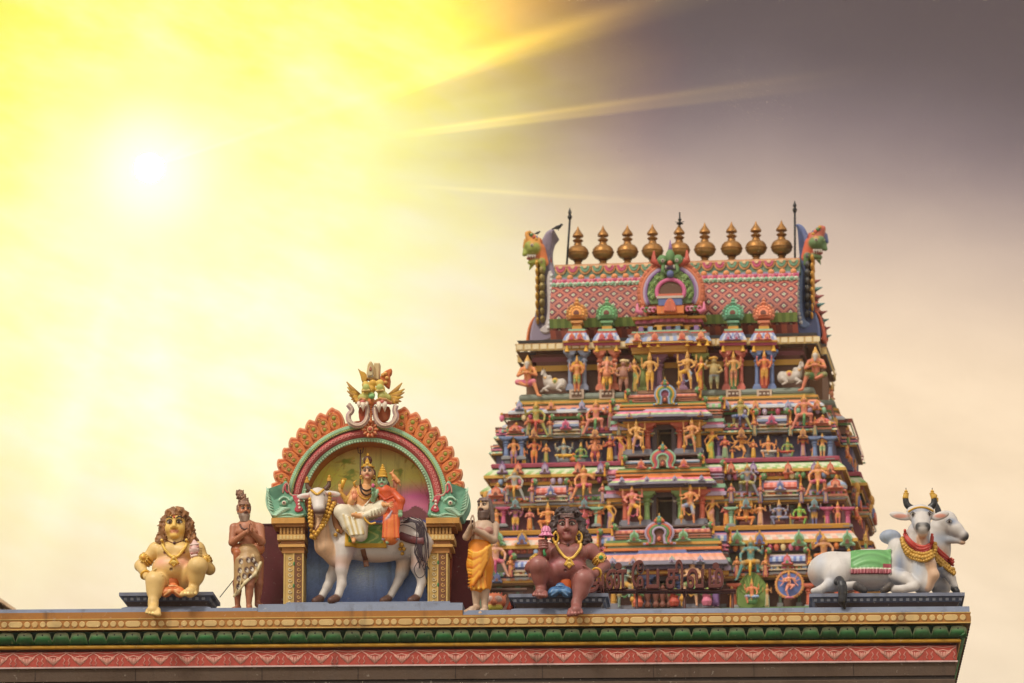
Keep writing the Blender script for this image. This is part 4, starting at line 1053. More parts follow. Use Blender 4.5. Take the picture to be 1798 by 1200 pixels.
# barrel shrines and corner shrines of the wings
def wing(par, y, spans, corners, vt, vb, ct, cb, cols, st, kc, ccols, w):
    for (u0, u1) in spans: barrel_shrine(XT(u0, vb, y), XT(u1, vb, y), y, ZT(vb, y), ZT(vt, y), cols, par, st, kc, kw=16*p)
    for u in corners: corner_shrine(XT(u, cb, y), y, ZT(cb, y), ZT(ct, y), w, ccols, par, (c_['coral'], SAL, c_['maroon']))
wing(SA, YL['a']+.12, ((972, 1017), (1330, 1382)), (905, 1444), 731, 764, 738, 765, (GLD, L(126,156,196), W_, L(206,190,160), c_['maroon']), False, (PNK, c_['magenta'], c_['dblue']), (SAL, c_['coral'], PNK), 30*p)
wing(SB, YL['b']+.12, ((942, 995), (1342, 1400)), (872, 1468), 845, 882, 845, 884, (c_['salmon'], L(226,110,100), L(236,150,140), L(206,190,160), c_['dblue']), True, (LIL, c_['blue'], W_), (SAL, c_['sky'], W_), 34*p)
wing(SC_, YL['c']+.12, ((905, 960), (1352, 1415)), (846, 1490), 975, 1012, 975, 1015, (c_['coral'], L(80,120,190), L(170,190,220), L(206,190,160), c_['maroon']), True, (c_['coral'], PNK, c_['green']), (SAL, c_['sky'], W_), 36*p)
# ornaments on the cornices
for (u, cs) in ((912,'sky'),(968,'gold'),(1022,'sky'),(1276,'sky'),(1327,'gold'),(1384,'sky'),(1435,'gold')):
    y = YL['t']-.17; kudu(XT(u, 715, y), ZT(721, y, u), y, 13*p, 18*p, (c_[cs], c_['lilac'] if cs == 'sky' else SAL, c_['dblue'] if cs == 'sky' else c_['maroon']), SA)
for (u, cs) in ((882,'violet'),(910,'coral'),(957,'violet'),(1015,'coral'),(1055,'violet'),(1284,'coral'),(1323,'violet'),(1384,'coral'),(1430,'violet'),(1458,'coral')):
    y = YL['a']-.17; kudu(XT(u, 825, y), ZT(833, y, u), y, 15*p, 22*p, (c_[cs], LIL if cs == 'violet' else SAL, c_['dmaroon']), SB)
for (u, cs) in ((875,'mint'),(917,'gold'),(1030,'mint'),(1295,'mint'),(1334,'gold'),(1403,'mint'),(1440,'gold'),(1488,'mint')):
    y = YL['b']-.17; kudu(XT(u, 950, y), ZT(959, y, u), y, 21*p, 27*p, (c_[cs], c_['green'] if cs == 'mint' else c_['blue'], c_['maroon']), SC_)
for (uu_, vv_, w_, par, yy_) in (((1092,1136,1185,1232), 847, 10, SB, YL['b']-.35), ((1076,1112,1180,1230), 990, 12, SC_, YL['c']-.42), ((1105,1141,1230), 733, 9, SA, YL['a']-.30)):
    for k, u in enumerate(uu_): kudu(XT(u, vv_, yy_), ZT(vv_, yy_), yy_, w_*p, (w_+1)*p, ((c_['sky'], c_['gold'], c_['mint'])[k % 3 if par is SC_ else 0] if par is not SA else c_['yellow'], LIL, c_['dblue']), par)
# pillars of the niches in the statue rows
for par, y, va, vb, us, pc, bc in ((SA, YL['a']+.10, 768, 808, (889,916,1431,1458), L(96,134,184), c_['grey']), (SA, YL['a']+.25, 768, 808, (1080,1262), c_['violet'], c_['grey']), (SB, YL['b']+.10, 892, 926, (884,1453,1489), L(196,76,130), c_['grey']), (SB, YL['b']+.10, 892, 926, (1048,1284), MNT, c_['grey']), (SC_, YL['c']+.15, 1026, 1070, (1042,1290,1420,1470,1505), c_['coral'], c_['grey'])):
    for u in us: pillar(XT(u, vb, y), y, ZT(vb, y, u)+0*p, ZT(va, y, u), .062, pc, bc, par)
for par, y, va, us, cc_ in ((SA, YL['a']-.02, 762, (938,1045,1302,1410), L(226,160,100)), (SB, YL['b']-.02, 886, (905,1026,1310,1430), L(110,160,170)), (SC_, YL['c']-.02, 1016, (873,), c_['blue'])):
    for u in us: kudu(XT(u, va, y), ZT(va+8, y, u), y, 14*p, 19*p, (cc_, tuple(np.array(cc_)*.6), c_['maroon']), par)
# flank ornaments seen along the right edge
def flank(par, yl, h, va, vb, s_):
    x = s_*(h+.25); yc = 1.4 + (yl-.4+DEPTH)/2
    for k, dy in enumerate((-1.9, 0, 1.9)):
        m = MB(); z0, z1 = ZT(vb, 0), ZT(va, 0); w_ = .55 if k != 1 else .95; xx = x + s_*(.15 if k == 1 else -.1)
        n = 12; out = [(yc+dy + w_*cos(t), z0 + (z1-z0)*(.30 + .62*sin(t))) for t in np.linspace(-.25, pi+.25, n)]
        for f, e, cc_ in ((1, .0, c_['maroon']), (.84, .05, c_['gold']), (.66, .09, c_['blue']), (.48, .12, c_['coral'])):
            vs = [(xx, yc+dy + (a-yc-dy)*f, z0 + (b-z0)*f + .02) for a, b in out]; vs2 = [(xx + s_*(.1+e), a, b) for _, a, b in vs]; N = len(vs)
            m.add(vs + vs2, [tuple(range(N, 2*N))] + [(i, (i+1) % N, N+(i+1) % N, N+i) for i in range(N)], cc_)
        for i in range(n): m.tube([(xx+s_*.04, yc+dy+(out[i][0]-yc-dy)*.9, z0+(out[i][1]-z0)*.92), (xx+s_*.06, yc+dy+(out[i][0]-yc-dy)*1.12, z0+(out[i][1]-z0)*1.10)], [.07, .012], (c_['coral'], L(110,70,60), L(80,104,110))[i % 3], 5)
        m.ball((xx+s_*.1, yc+dy, z1), .09, c_['gold'], 7, 6, rz=1.6)
        part(m, 'flank_arch', par)
for par, yl, h, va, vb in ((SA, .3, HW['t']+.1, 722, 765), (SB, -.2, HW['a']+.1, 842, 885), (SC_, -.7, HW['b']+.1, 965, 1010)):
    for s_ in (-1, 1): flank(par, yl, h, va, vb, s_)

# ------------------------------------------------------------------ top storey
y = YL['t']; hT = HW['t']; m = MB()
pt = plan_(hT-.46, y+.55, fp=.14)
m.ring(plan_(hT-.06, y+.05), ZT(701, y), 0, ZT(697, y), 0, c_['olive'])
for k in range(6):                                             # grey green roll along the floor
    a0, a1 = -pi/2 + pi*k/6, -pi/2 + pi*(k+1)/6; zc_, r_ = ZT(691.5, y), .10
    m.ring(plan_(hT-.16, y+.16), zc_ + r_*sin(a0), r_*cos(a0), zc_ + r_*sin(a1), r_*cos(a1), L(106,130,122), smooth=True)
m.ring(plan_(hT-.16, y+.16), ZT(686, y), -.6, ZT(684.5, y), 0, L(106,130,122), cap_top=True)
m.ring(pt, ZT(686, y), 0, ZT(640, y), 0, L(78,38,36)); m.ring(pt, ZT(640, y), .06, ZT(630, y), .06, L(214,160,50)); m.ring(pt, ZT(630, y), 0, ZT(622, y), 0, c_['maroon'])
for (v0, v1, o0, o1, cc_) in ((616, 624, .12, .10, L(120,40,70)), (611, 616, .05, .1, c_['maroon']), (609, 611, .45, .2, c_['brown']), (598, 609, .48, .48, L(206,176,110)), (596.5, 598, .5, .5, L(180,130,60)), (590, 596.5, .30, .46, L(110,130,150))):
    m.ring(pt, ZT(v1, y), o0, ZT(v0, y), o1, cc_)
m.ring(pt, ZT(590, y), -.5, ZT(588, y), .30, L(110,130,150), cap_top=True)
ST_ = part(m, 'storey')
m = MB(); zc_ = ZT(603.5, y+.1)
x = -hT+.0
while x < hT: m.box(x, x+.16, y+.045, y+.075, zc_-.065, zc_+.065, L(230,214,170)); x += .205
yy = y+.2
while yy < 5.5: m.box(hT+.0, hT+.02, yy, yy+.16, zc_-.065, zc_+.065, L(230,214,170)); yy += .205
part(m, 'studded_cornice', ST_)
# projecting niches with pillar pairs
def niche(u, hw, pc, inner, kc, vt=615, vf=684, col0=None):
    yn = y+.12; x = XT(u, 650, yn); h = hw*p; m = MB()
    z0, z1 = ZT(vf, yn, u), ZT(vt, yn, u)
    m.box(x-h, x+h, yn+.12, yn+.5, z0-.1, z1-.14, inner); m.box(x-h+.05, x+h-.05, yn+.09, yn+.13, z0, z1-.3, c_['red'] if inner[0] < .3 else c_['green'])
    m.box(x-h-.1, x+h+.1, yn-.05, yn+.6, z1-.02, z1+.10, GLD); m.box(x-h-.16, x+h+.16, yn-.12, yn+.6, z1+.10, z1+.17, c_['magenta'])
    z = z1+.17
    for i, (cc_, e0, e1, dh) in enumerate(((GLD,.18,.18,.05),(L(150,176,206),.18,.14,.11),(L(200,200,206),.14,.08,.10),(c_['red'],.08,.08,.05),(MNT,.05,.05,.06))):
        pl = [(x-h, yn), (x+h, yn), (x+h, yn+.6), (x-h, yn+.6)]; m.ring(pl, z, e0, z+dh, e1, cc_, (.07, [L(110,140,190), L(190,196,206)]) if i in (1, 2) else None, cap_top=True, cap_bot=True); z += dh
    m.box(x-h-.02, x+h+.02, yn-.10, yn+.1, z0-.26, z0-.02, L(190,170,150)); m.box(x-h+.04, x+h-.04, yn-.115, yn-.05, z0-.22, z0-.06, L(70,40,36))
    for k in range(3): m.ball((x-.1+.1*k, yn-.12, z0-.14), .035, L(206,196,180), 6, 4)
    bell(x-h-.08, yn-.1, z1-.06, m); bell(x+h+.08, yn-.1, z1-.06, m)
    o = part(m, 'niche', ST_)
    for sx in (-1, 1): pillar(x+sx*(h+.02), yn+.08, z0-.02, z1-.0, .055, pc, pc, o)
    for sx in (-.5, .5): kudu(x+sx*h*1.25, z1+.20, yn-.20, 12*p, 15*p, kc, o)
    # crowning arch on a neck
    m = MB(); zz_ = z; cc_ = kc[3]; yk = yn-.02
    m.box(x-h*.75, x+h*.75, yk, yk+.5, zz_, zz_+.08, GLD); m.box(x-h*.62, x+h*.62, yk+.04, yk+.5, zz_+.08, zz_+.16, cc_); m.box(x-h*.9, x+h*.9, yk-.04, yk+.5, zz_+.16, zz_+.22, cc_, 0, 0)
    zc2 = zz_+.24
    for r, cc2, e in ((16.5, cc_, 0), (13.5, tuple(np.minimum(1, np.array(cc_)*1.5)), .04), (10.5, cc_, .07), (8, tuple(np.minimum(1, np.array(cc_)*1.6)), .10), (5.2, c_['maroon'], .12)):
        out = [(x + r*p*cos(t), zc2 + .16 + r*p*(1.0 if t < pi else 1)*sin(t)*1.02) for t in np.linspace(-.55, pi+.55, 22)]
        m.prism(out, yk-e, yk+.25, cc2, .01, back=(e == 0))
    for k in range(15):
        t = radians(-30 + 240*k/14); a_ = np.array((cos(t), 0, sin(t))); c0_ = np.array((x, yk+.04, zc2+.16)); m.tube([c0_ + a_*15.5*p, c0_ + a_*18*p, c0_ + a_*20.5*p], [.055, .06, .012], cc_ if k % 2 else tuple(np.array(cc_)*.55), 6)
    for k in range(9):
        t = radians(-10 + 200*k/8); m.ball((x + 12*p*cos(t), yk-.06, zc2+.16+12*p*sin(t)), .032, tuple(np.minimum(1, np.array(cc_)*2.0)), 6, 4)
    m.lathe((x, yk+.05, zc2+.16+16*p), [(.05,0),(.09,.05),(.04,.1),(.06,.13),(.0,.22)], cc_, 7)
    part(m, 'crowning_arch', o)
    return x, z0
niche(1013, 11.5, L(120,140,170), L(96,140,180), (SAL, c_['coral'], c_['magenta'], L(206,140,70)))
niche(1066, 12, L(206,110,84), L(190,180,160), (PNK, c_['coral'], c_['magenta'], L(90,160,110)))
niche(1288, 12, L(206,100,90), L(206,90,60), (c_['violet'], LIL, c_['magenta'], L(80,160,130)))
niche(1342, 12, L(84,124,180), L(80,130,180), (c_['coral'], SAL, c_['magenta'], L(210,120,90)))
# middle bay of the top storey
yn = y-.05; xc = XT(1174, 600, yn); h = 66*p; m = MB(); Zn = lambda v: ZT(v, yn)
pl = [(xc-h, yn), (xc-h*.52, yn), (xc-h*.52, yn-.12), (xc+h*.52, yn-.12), (xc+h*.52, yn), (xc+h, yn), (xc+h, yn+.9), (xc-h, yn+.9)]
for (v0, v1, o0, o1, cc_, st) in ((615, 620, .0, .0, L(206,150,40), None), (609, 615, .02, .02, GLD, None), (606, 609, .08, .06, c_['magenta'], None), (603, 606, .16, .14, c_['gold'], None), (594, 603, .10, .16, L(170,190,214), (.10, [L(120,150,196), W_])), (588, 594, .02, .10, W_, (.10, [L(206,206,220), W_])), (584.5, 588, .03, .03, c_['red'], None), (581.5, 584.5, .0, .0, MNT, None),
    (573, 581.5, -.22, -.22, L(96,60,110), None), (570, 573, -.12, -.14, GLD, None), (566, 570, -.16, -.12, c_['maroon'], None), (560, 566, -.08, -.1, L(190,80,130), (.09, [L(196,90,130), L(150,50,90)])), (556, 560, -.02, -.0, GLD, None)):
    m.ring(pl, Zn(v1), o0 if v0 != 594 else o1, Zn(v0), o1 if v0 != 594 else o0, cc_, st, cap_top=True, cap_bot=True)
for k in range(7):
    xx = xc - h*.75 + k*h*.25; m.box(xx-.06, xx+.06, yn+.0, yn+.3, Zn(581), Zn(573), (c_['violet'], c_['sky'], c_['gold'])[k % 3])
for u in (1118, 1133, 1150, 1201, 1222, 1236): bell(XT(u, 617, yn)+.1, yn-.18, Zn(612), m)
xd = XT(1175, 650, yn); d = 14.5*p
m.box(xc-h*.8, xd-d, yn+.5, yn+.9, Zn(686), Zn(620), L(110,70,110)); m.box(xd+d, xc+h*.8, yn+.5, yn+.9, Zn(686), Zn(620), L(110,70,110)); m.box(xc-h*.85, xc+h*.85, yn-.1, yn+.9, Zn(692), Zn(686.5), L(120,90,70))
MT = part(m, 'central_bay', ST_)
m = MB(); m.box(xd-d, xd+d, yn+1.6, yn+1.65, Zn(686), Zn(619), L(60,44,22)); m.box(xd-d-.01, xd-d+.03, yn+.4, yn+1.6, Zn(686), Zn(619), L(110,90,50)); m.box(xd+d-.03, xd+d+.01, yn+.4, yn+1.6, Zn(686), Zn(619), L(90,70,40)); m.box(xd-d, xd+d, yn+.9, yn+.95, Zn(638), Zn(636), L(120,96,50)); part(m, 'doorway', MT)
for u, cc_ in ((1153, L(140,100,140)), (1194, L(140,100,140)), (1124, L(140,170,90)), (1226, L(140,170,90))): pillar(XT(u+3, 650, yn), yn+.3, Zn(686), Zn(620), .075, cc_, cc_, MT)
for k, u in enumerate((1119, 1150, 1198, 1231)): kudu(XT(u, 598, yn-.2), Zn(603), yn-.22, 14*p, 17*p, ((L(236,160,100), SAL, c_['red']), (SAL, c_['coral'], c_['red']))[k in (1, 2)], MT)
# the great arch
gx, gz, gy = XT(1178, 520, yn-.1), Zn(556), yn-.1
m = MB(); R = 56*p
def arc(r, y_, col, wd, a0=-28, a1=208, sq=1.0, n=26, cz_=.62):
    m.tube([(gx + r*cos(radians(a)), y_, gz + .60 + r*sq*sin(radians(a))) for a in np.linspace(a0, a1, n)], wd, col, 8)
def disc(r, y0, y1, col, a0=-30, a1=210, sq=1.0): m.prism([(gx + r*cos(radians(a)), gz + .60 + r*sq*sin(radians(a))) for a in np.linspace(a0, a1, 30)], y0, y1, col, .02)
disc(R, gy+.05, gy+.9, L(196,100,64), sq=1.03); 
for k in range(44):
    a = radians(-28 + 236*(k+.5)/44); m.ball((gx + R*cos(a), gy+.05, gz+.60 + R*1.03*sin(a)), .075, L(206,110,76) if k % 2 else L(176,80,50), 6, 5)
arc(R*.93, gy+.02, L(206,112,80), .05); arc(R*.85, gy-.0, c_['lilac'], .04); arc(R*.79, gy-.02, c_['violet'], .035)
disc(R*.76, gy-.02, gy+.1, L(70,120,64))
rnd = random.Random(12)
for k in range(90):
    a = radians(rnd.uniform(-20, 200)); r = R*rnd.uniform(.48, .72); x_, z_ = gx + r*cos(a), gz+.60+r*sin(a)*.98
    m.tube([(x_ + .045*cos(t)*(1-t/9), gy-.06, z_ + .045*sin(t)*(1-t/9)) for t in np.linspace(0, 5, 6)], .014, rnd.choice([L(130,176,90), L(96,150,84), L(150,190,120)]), 4)
arc(R*.44, gy-.06, L(206,90,150), .055, sq=.9); disc(R*.38, gy-.07, gy, L(60,30,30), sq=.8)
m.box(gx-.34, gx+.34, gy-.2, gy, gz+.02, gz+.22, c_['orange']); m.box(gx-.3, gx+.3, gy-.22, gy, gz+.22, gz+.40, c_['blue']); m.box(gx-.34, gx+.34, gy-.24, gy, gz+.40, gz+.46, W_); m.box(gx-.3, gx+.3, gy-.22, gy, gz+.46, gz+.52, c_['coral'])
m.prism([(gx + .16*cos(t), gz+.05+.34*sin(t)) for t in np.linspace(0, pi, 10)], gy-.28, gy-.2, c_['coral'], .02)
for sx in (-1, 1):
    [m.tube([(gx+sx*R*(.9-.12*k_) + .07*cos(t)*(1-t/8), gy-.08, gz+.13 + .09*sin(t)*(1-t/8)) for t in np.linspace(0, 5.5, 8)], .028, (c_['pink'], c_['green'], L(206,150,170))[k_ % 3], 5) for k_ in range(4)]; m.tube([(gx+sx*R*.9, gy-.08, gz+.05), (gx+sx*R*1.08, gy-.08, gz+.12), (gx+sx*R*1.06, gy-.08, gz+.32)], [.07,.06,.015], c_['pink'], 7)
    m.ball((gx+sx*.20, gy-.1, gz+1.42), .14, c_['green'], 8, 6); m.ball((gx+sx*.18, gy-.22, gz+1.38), .05, W_, 7, 5); m.ball((gx+sx*.18, gy-.27, gz+1.38), .022, c_['black'], 6, 4)
    m.tube([(gx+sx*.2, gy-.05, gz+1.3), (gx+sx*.44, gy-.05, gz+1.42), (gx+sx*.42, gy-.05, gz+1.68)], [.10,.09,.02], c_['red'], 7)
    m.tube([(gx+sx*.16, gy-.12, gz+1.3), (gx+sx*.2, gy-.14, gz+1.12), (gx+sx*.06, gy-.12, gz+1.02)], [.06,.05,.02], c_['green'], 7); m.tube([(gx+sx*.1, gy-.18, gz+1.26), (gx+sx*.11, gy-.19, gz+1.15)], [.03,.004], W_, 6)
m.ball((gx, gy-.14, gz+1.5), .12, c_['green'], 8, 6, rz=1.6); m.ball((gx, gy-.2, gz+1.32), .07, c_['coral'], 8, 6); m.tube([(gx, gy-.08, gz+1.6), (gx, gy-.08, gz+1.95)], [.08,.01], c_['violet'], 7); m.ball((gx, gy-.12, gz+1.05), .10, c_['blue'], 8, 6)
part(m, 'great_arch', ST_)
for u in (1258, 1096):                                         # dark joints with hanging creeper stems in the cornice
    pass
# barrel roof: curved section with a diamond lattice
RT = newmat('lattice_tiles'); mt_, nt2, bs_ = RT
uvn = nt2.nodes.new('ShaderNodeAttribute'); uvn.attribute_name = 'Lat'
spx = nt2.nodes.new('ShaderNodeSeparateXYZ'); nt2.links.new(uvn.outputs['Vector'], spx.inputs[0])
def mth(op, a, b=None, c=None):
    n = nt2.nodes.new('ShaderNodeMath'); n.operation = op
    for i, k in enumerate((a, b, c)):
        if k is None: continue
        if isinstance(k, (int, float)): n.inputs[i].default_value = k
        else: nt2.links.new(k, n.inputs[i])
    return n.outputs[0]
su = mth('ADD', spx.outputs[0], spx.outputs[1]); sv = mth('SUBTRACT', spx.outputs[0], spx.outputs[1])
fu = mth('ABSOLUTE', mth('SUBTRACT', mth('FRACT', su), .5)); fv = mth('ABSOLUTE', mth('SUBTRACT', mth('FRACT', sv), .5))
mxx = mth('MAXIMUM', fu, fv)                                   # 0 in the middle of a diamond, .5 on its edge
line = mrange(nt2, mxx, .37, .39, 0, 1); gold2 = mrange(nt2, mxx, .455, .465, 0, 1); dot_ = mrange(nt2, mxx, .17, .15, 0, 1); dotr = mrange(nt2, mxx, .10, .08, 0, 1)
cz1 = mixc(nt2, line, L(108,38,44), L(204,118,92)); cz2 = mixc(nt2, gold2, cz1, L(140,60,50)); cz3 = mixc(nt2, dot_, cz2, L(220,200,170)); cz4 = mixc(nt2, dotr, cz3, L(86,150,110))
gn = noise(nt2, 2.0, 5); nt2.links.new(mixc(nt2, mrange(nt2, gn.outputs['Fac'], .45, .75, 0, .5), cz4, L(50,34,30)), bs_.inputs['Base Color']); bs_.inputs['Roughness'].default_value = .55
bp2 = nt2.nodes.new('ShaderNodeBump'); bp2.inputs['Distance'].default_value = .04; bp2.inputs['Strength'].default_value = .8; nt2.links.new(mth('ADD', line, dot_), bp2.inputs['Height']); nt2.links.new(bp2.outputs[0], bs_.inputs['Normal'])
yR = 3.35; x0r, x1r = XT(972, 520, yR-1.2), XT(1404, 520, yR-1.2)
zR0, zR1 = ZT(588, yR-1.7), ZT(478, yR)
def sect(f):                                                   # f: -.12 (eave) .. 1 (ridge)
    a = f*pi/2; aa = 2.05; return (yR - aa*max(cos(a), .0)**.8*(1.0 if f >= 0 else 1), zR0 + .30 + (zR1-.18 - zR0 - .30)*sin(a)) if f >= 0 else (yR - aa + .25*(-f/.12)**1.5, zR0 + .30 + .30*f/.12)
fs_ = np.concatenate([np.linspace(-.12, 0, 4)[:-1], np.linspace(0, .86, 20)])
nxr = 60; Vr = []; Lat = []; arc_ = 0; pv = None
for f in fs_:
    yy_, z_ = sect(f)
    if pv is not None: arc_ += sqrt((yy_-pv[0])**2 + (z_-pv[1])**2)
    pv = (yy_, z_)
    for i in range(nxr): x = x0r + (x1r-x0r)*i/(nxr-1); Vr.append((x, yy_, z_)); Lat.append((x/.35, arc_/.35, 0))
n_ = len(fs_); Qr = [(j*nxr+i, j*nxr+i+1, (j+1)*nxr+i+1, (j+1)*nxr+i) for j in range(n_-1) for i in range(nxr-1)]
Vb = [(x, 2*yR - yy_, z_) for x, yy_, z_ in Vr]; Qb = [tuple(k + len(Vr) for k in qd[::-1]) for qd in Qr]
ro = make_mesh('barrel_roof', Vr + Vb, None, [L(200,120,90)]*(2*len(Vr)), mt_, parent=tower, quads=Qr + Qb)
la = ro.data.attributes.new('Lat', 'FLOAT_VECTOR', 'POINT'); la.data.foreach_set('vector', np.array(Lat + Lat, np.float32).ravel())
m = MB()
for (f0, f1, e0, e1, cc_, st) in ((-.16, -.08, .03, .05, c_['coral'], (.14, [c_['coral'], L(150,60,60)])), (-.05, .02, .05, .09, L(90,130,50), (.10, [L(84,130,56), L(120,156,70)])), (.48, .52, .03, .05, MNT, (.11, [MNT, L(196,214,190)])), (.53, .60, .05, .07, c_['magenta'], (.13, [c_['magenta'], L(206,110,130)])), (.61, .70, .04, .04, L(110,116,146), None)):
    (ya, za), (yb, zb) = sect(f0), sect(f1); k = round((x1r-x0r)/st[0]) if st else 1
    for g in range(k):
        xa, xb = x0r+(x1r-x0r)*g/k, x0r+(x1r-x0r)*(g+1)/k; cc2 = st[1][g % 2] if st else cc_
        m.add([(xa, ya-e0, za), (xb, ya-e0, za), (xb, yb-e1, zb+e1*.5), (xa, yb-e1, zb+e1*.5)], [(0,1,2,3)], cc2)
        if st and f0 > .4: m.ball(((xa+xb)/2, (ya+yb)/2-.05, (za+zb)/2+.02), .055, cc2, 6, 4)
yy_, z_ = sect(.66); k = round((x1r-x0r)/.29)
for g in range(k): m.ball((x0r+(x1r-x0r)*(g+.5)/k, yy_-.04, z_+.03), .085, L(224,140,84), 8, 5)
part(m, 'bead_bands', ro)
m = MB(); yy_, z_ = sect(.74); k = round((x1r-x0r)/.32)
zt2 = zR1+.02
m.box(x0r, x1r, yy_+.02, 2*yR-yy_, z_-.02, zt2, L(70,130,110)); m.box(x0r, x1r, yy_-.04, yy_+.05, zt2-.05, zt2+.02, L(206,150,110))
for g in range(k):
    xx = x0r+(x1r-x0r)*(g+.5)/k; cc_ = (L(196,70,120), L(90,160,130))[(g//2) % 2]
    for r, e, c2 in ((.17, .02, L(226,170,110)), (.13, .05, cc_), (.06, .08, L(226,196,150))):
        m.prism([(xx + r*cos(t)*.95, zt2 - .03 - r*1.15*sin(t)*1.1) for t in np.linspace(0, pi, 10)], yy_-e, yy_+.03, c2, .01, back=False)
part(m, 'ridge_scrolls', ro)

# end gables: crescent horns with scalloped edge and monster head, mirrored, each a thick plate
def gable(fl):
    yk0, yk1 = yR-.55, yR+.55
    cu = 1183.5
    X_ = lambda u, v: t_(cu + (1392 - cu) + (u-1392), v, yk0)[0]
    def pts(l):
        o = []
        for u, v in l:
            if fl < 0: u2 = 2*cu - u + 3; dv_ = 10
            else: u2, dv_ = u, 0
            pz = t_(u2, v + dv_*.95, yk0); o.append((pz[0], pz[2]))
        return o
    if fl > 0: A1, A2, A3, A4, A5, A6, A7 = L(58,98,158), L(106,146,196), L(40,70,84), L(224,160,50), L(206,80,50), L(60,120,70), L(220,130,80)
    else: A1, A2, A3, A4, A5, A6, A7 = L(130,124,152), L(206,200,200), L(150,136,76), L(224,172,56), L(214,110,50), L(140,160,60), L(226,170,80)
    nm = 'gable_horn'
    m = MB()
    main = spline([(1387,498),(1391,478),(1399,460),(1407,440),(1408,420),(1404,405),(1397,395),(1403,393),(1411,398),(1417,408),(1421,420),(1418,436),(1414,452),(1412,470),(1413,500),(1413,530),(1414,552),(1418,565),(1424,561),(1430,547),(1436,560),(1440,582),(1438,594),(1424,592),(1405,588),(1394,576),(1388,550),(1386,520)], 4, True)
    m.prism(pts(main), yk0, yk1, A1, .05)
    inn = spline([(1392,500),(1396,480),(1404,466),(1410,480),(1409,510),(1409,540),(1413,560),(1422,570),(1414,577),(1402,572),(1395,550),(1391,525)], 3, True)
    m.prism(pts(inn), yk0-.05, yk0+.05, A2, .03)
    for k in range(13):
        v = 476 + k*7.6; u = 1401 + (0 if v < 545 else (v-545)*.25) ; pz = pts([(u, v)])[0]
        m.ball((pz[0], yk0-.06, pz[1]), .055, L(230,230,230), 7, 5)
    edge = spline([(1387,498),(1384,520),(1386,548),(1392,574),(1402,590)], 5)
    m.tube([(a, yk0-.03, b) for a, b in pts(edge)], .04, A7, 6)
    o = part(m, nm)
    m = MB()                                                   # scale lobes and their yellow edge
    for k in range(8):
        v = 452 + k*14.2; u = 1418 - (0 if v < 535 else (v-535)*.05); pz = pts([(u, v)])[0]; sc = 1 if k < 6 else .85
        m.ball((pz[0], yR-.35, pz[1]), .15*sc, A3, 10, 7, rx=.62, ry=3.0, rz=1.0)
        pz = pts([(u+8.5, v+3)])[0]; m.ball((pz[0], yR-.40, pz[1]), .105*sc, A4, 8, 6, rx=.50, ry=4.4, rz=1.2)
    part(m, 'scale_row', o)
    m = MB()
    red = spline([(1440,594),(1443,582),(1436,556),(1430,544),(1437,548),(1445,566),(1448,594)], 3, True); m.prism(pts(red), yk0+.15, yk1-.2, A5, .03)
    part(m, 'red_edge', o)
    # monster head
    b = Body(); H = lambda u, v, d=0: np.array((pts([(u, v)])[0][0], yR-.45+d, pts([(u, v)])[0][1]))
    b.cap(H(1414,452), H(1424,428), .15, .20, A5, .05); b.cap(H(1410,446,.2), H(1420,414,.2), .10, .09, L(190,60,46), .05)
    b.ell(H(1433,428,-.1), (.20,.24,.17), A6, .05); b.ell(H(1441,423,-.1), (.12,.20,.11), A6, .04); b.cap(H(1440,434,-.1), H(1450,438,-.1), .10, .05, A6, .05); b.cap(H(1449,436,-.1), H(1450,428,-.1), .05, .03, A6, .03)
    b.cap(H(1430,450,-.1), H(1441,452,-.1), .09, .05, A6, .04); b.cap(H(1430,443,-.14), H(1443,445,-.14), .05, .04, L(170,50,60), .02)
    b.cap(H(1430,418,0), H(1442,402,0), .20, .11, L(190,86,70) if fl > 0 else L(220,150,60), .04); b.cap(H(1442,402,0), H(1448,397,0), .10, .02, L(190,86,70) if fl > 0 else L(220,150,60), .03); b.cap(H(1446,412,.1), H(1451,422,.1), .10, .05, A1 if fl > 0 else L(206,150,60), .04)
    b.cap(H(1418,452,-.2), H(1414,466,-.2), .10, .05, A6, .03); b.cap(H(1436,454,-.05), H(1441,464,-.05), .06, .02, A6, .03); b.ell(H(1434,421,-.26), (.06,.06,.05), L(214,150,80), .02)
    V_, Q_, C_ = b.mesh(.03); make_mesh('monster_head', V_, None, C_, TM, parent=o, quads=Q_)
    m = MB()
    for k_ in range(4): m.tube([H(1430+k_*4, 440, -.22), H(1430+k_*4, 447, -.22)], [.035, .008], W_, 5); m.ball(H(1428+k_*4, 412-k_*4, -.16), .05, (c_['gold'], c_['coral'], c_['green'], c_['gold'])[k_], 6, 5)
    m.ball(H(1434,425,-.33), .045, W_, 7, 5); m.ball(H(1434,425,-.37), .022, c_['black'], 6, 4)
    for k in range(4): m.tube([H(1420+k*6, 420-k*5, -.1), H(1421+k*6.5, 409-k*4.4, -.12)], [.05, .01], (c_['red'], c_['blue'])[k % 2], 5)
    part(m, 'crest_and_teeth', o)
gable(1); gable(-1)
# flank gable seen beyond the right horn
m = MB(); x = hT-.5
for k, (v, r, dx) in enumerate(((602,.22,.32),(588,.20,.30),(574,.19,.26),(560,.17,.22),(546,.17,.16),(532,.16,.14),(518,.14,.10),(505,.12,.06))):
    m.ball((x+dx, yR+1.5, ZT(v, yR+1.5)), r, (c_['coral'], L(130,50,60), c_['maroon'], L(176,90,70))[k % 4], 9, 7, rz=1.0); m.tube([(x+dx+.1, yR+1.4, ZT(v, yR+1.5)), (x+dx+.30, yR+1.4, ZT(v-4, yR+1.5))], [.07, .01], (c_['teal'], L(150,60,70))[k % 2], 6)
part(m, 'flank_gable', ST_)

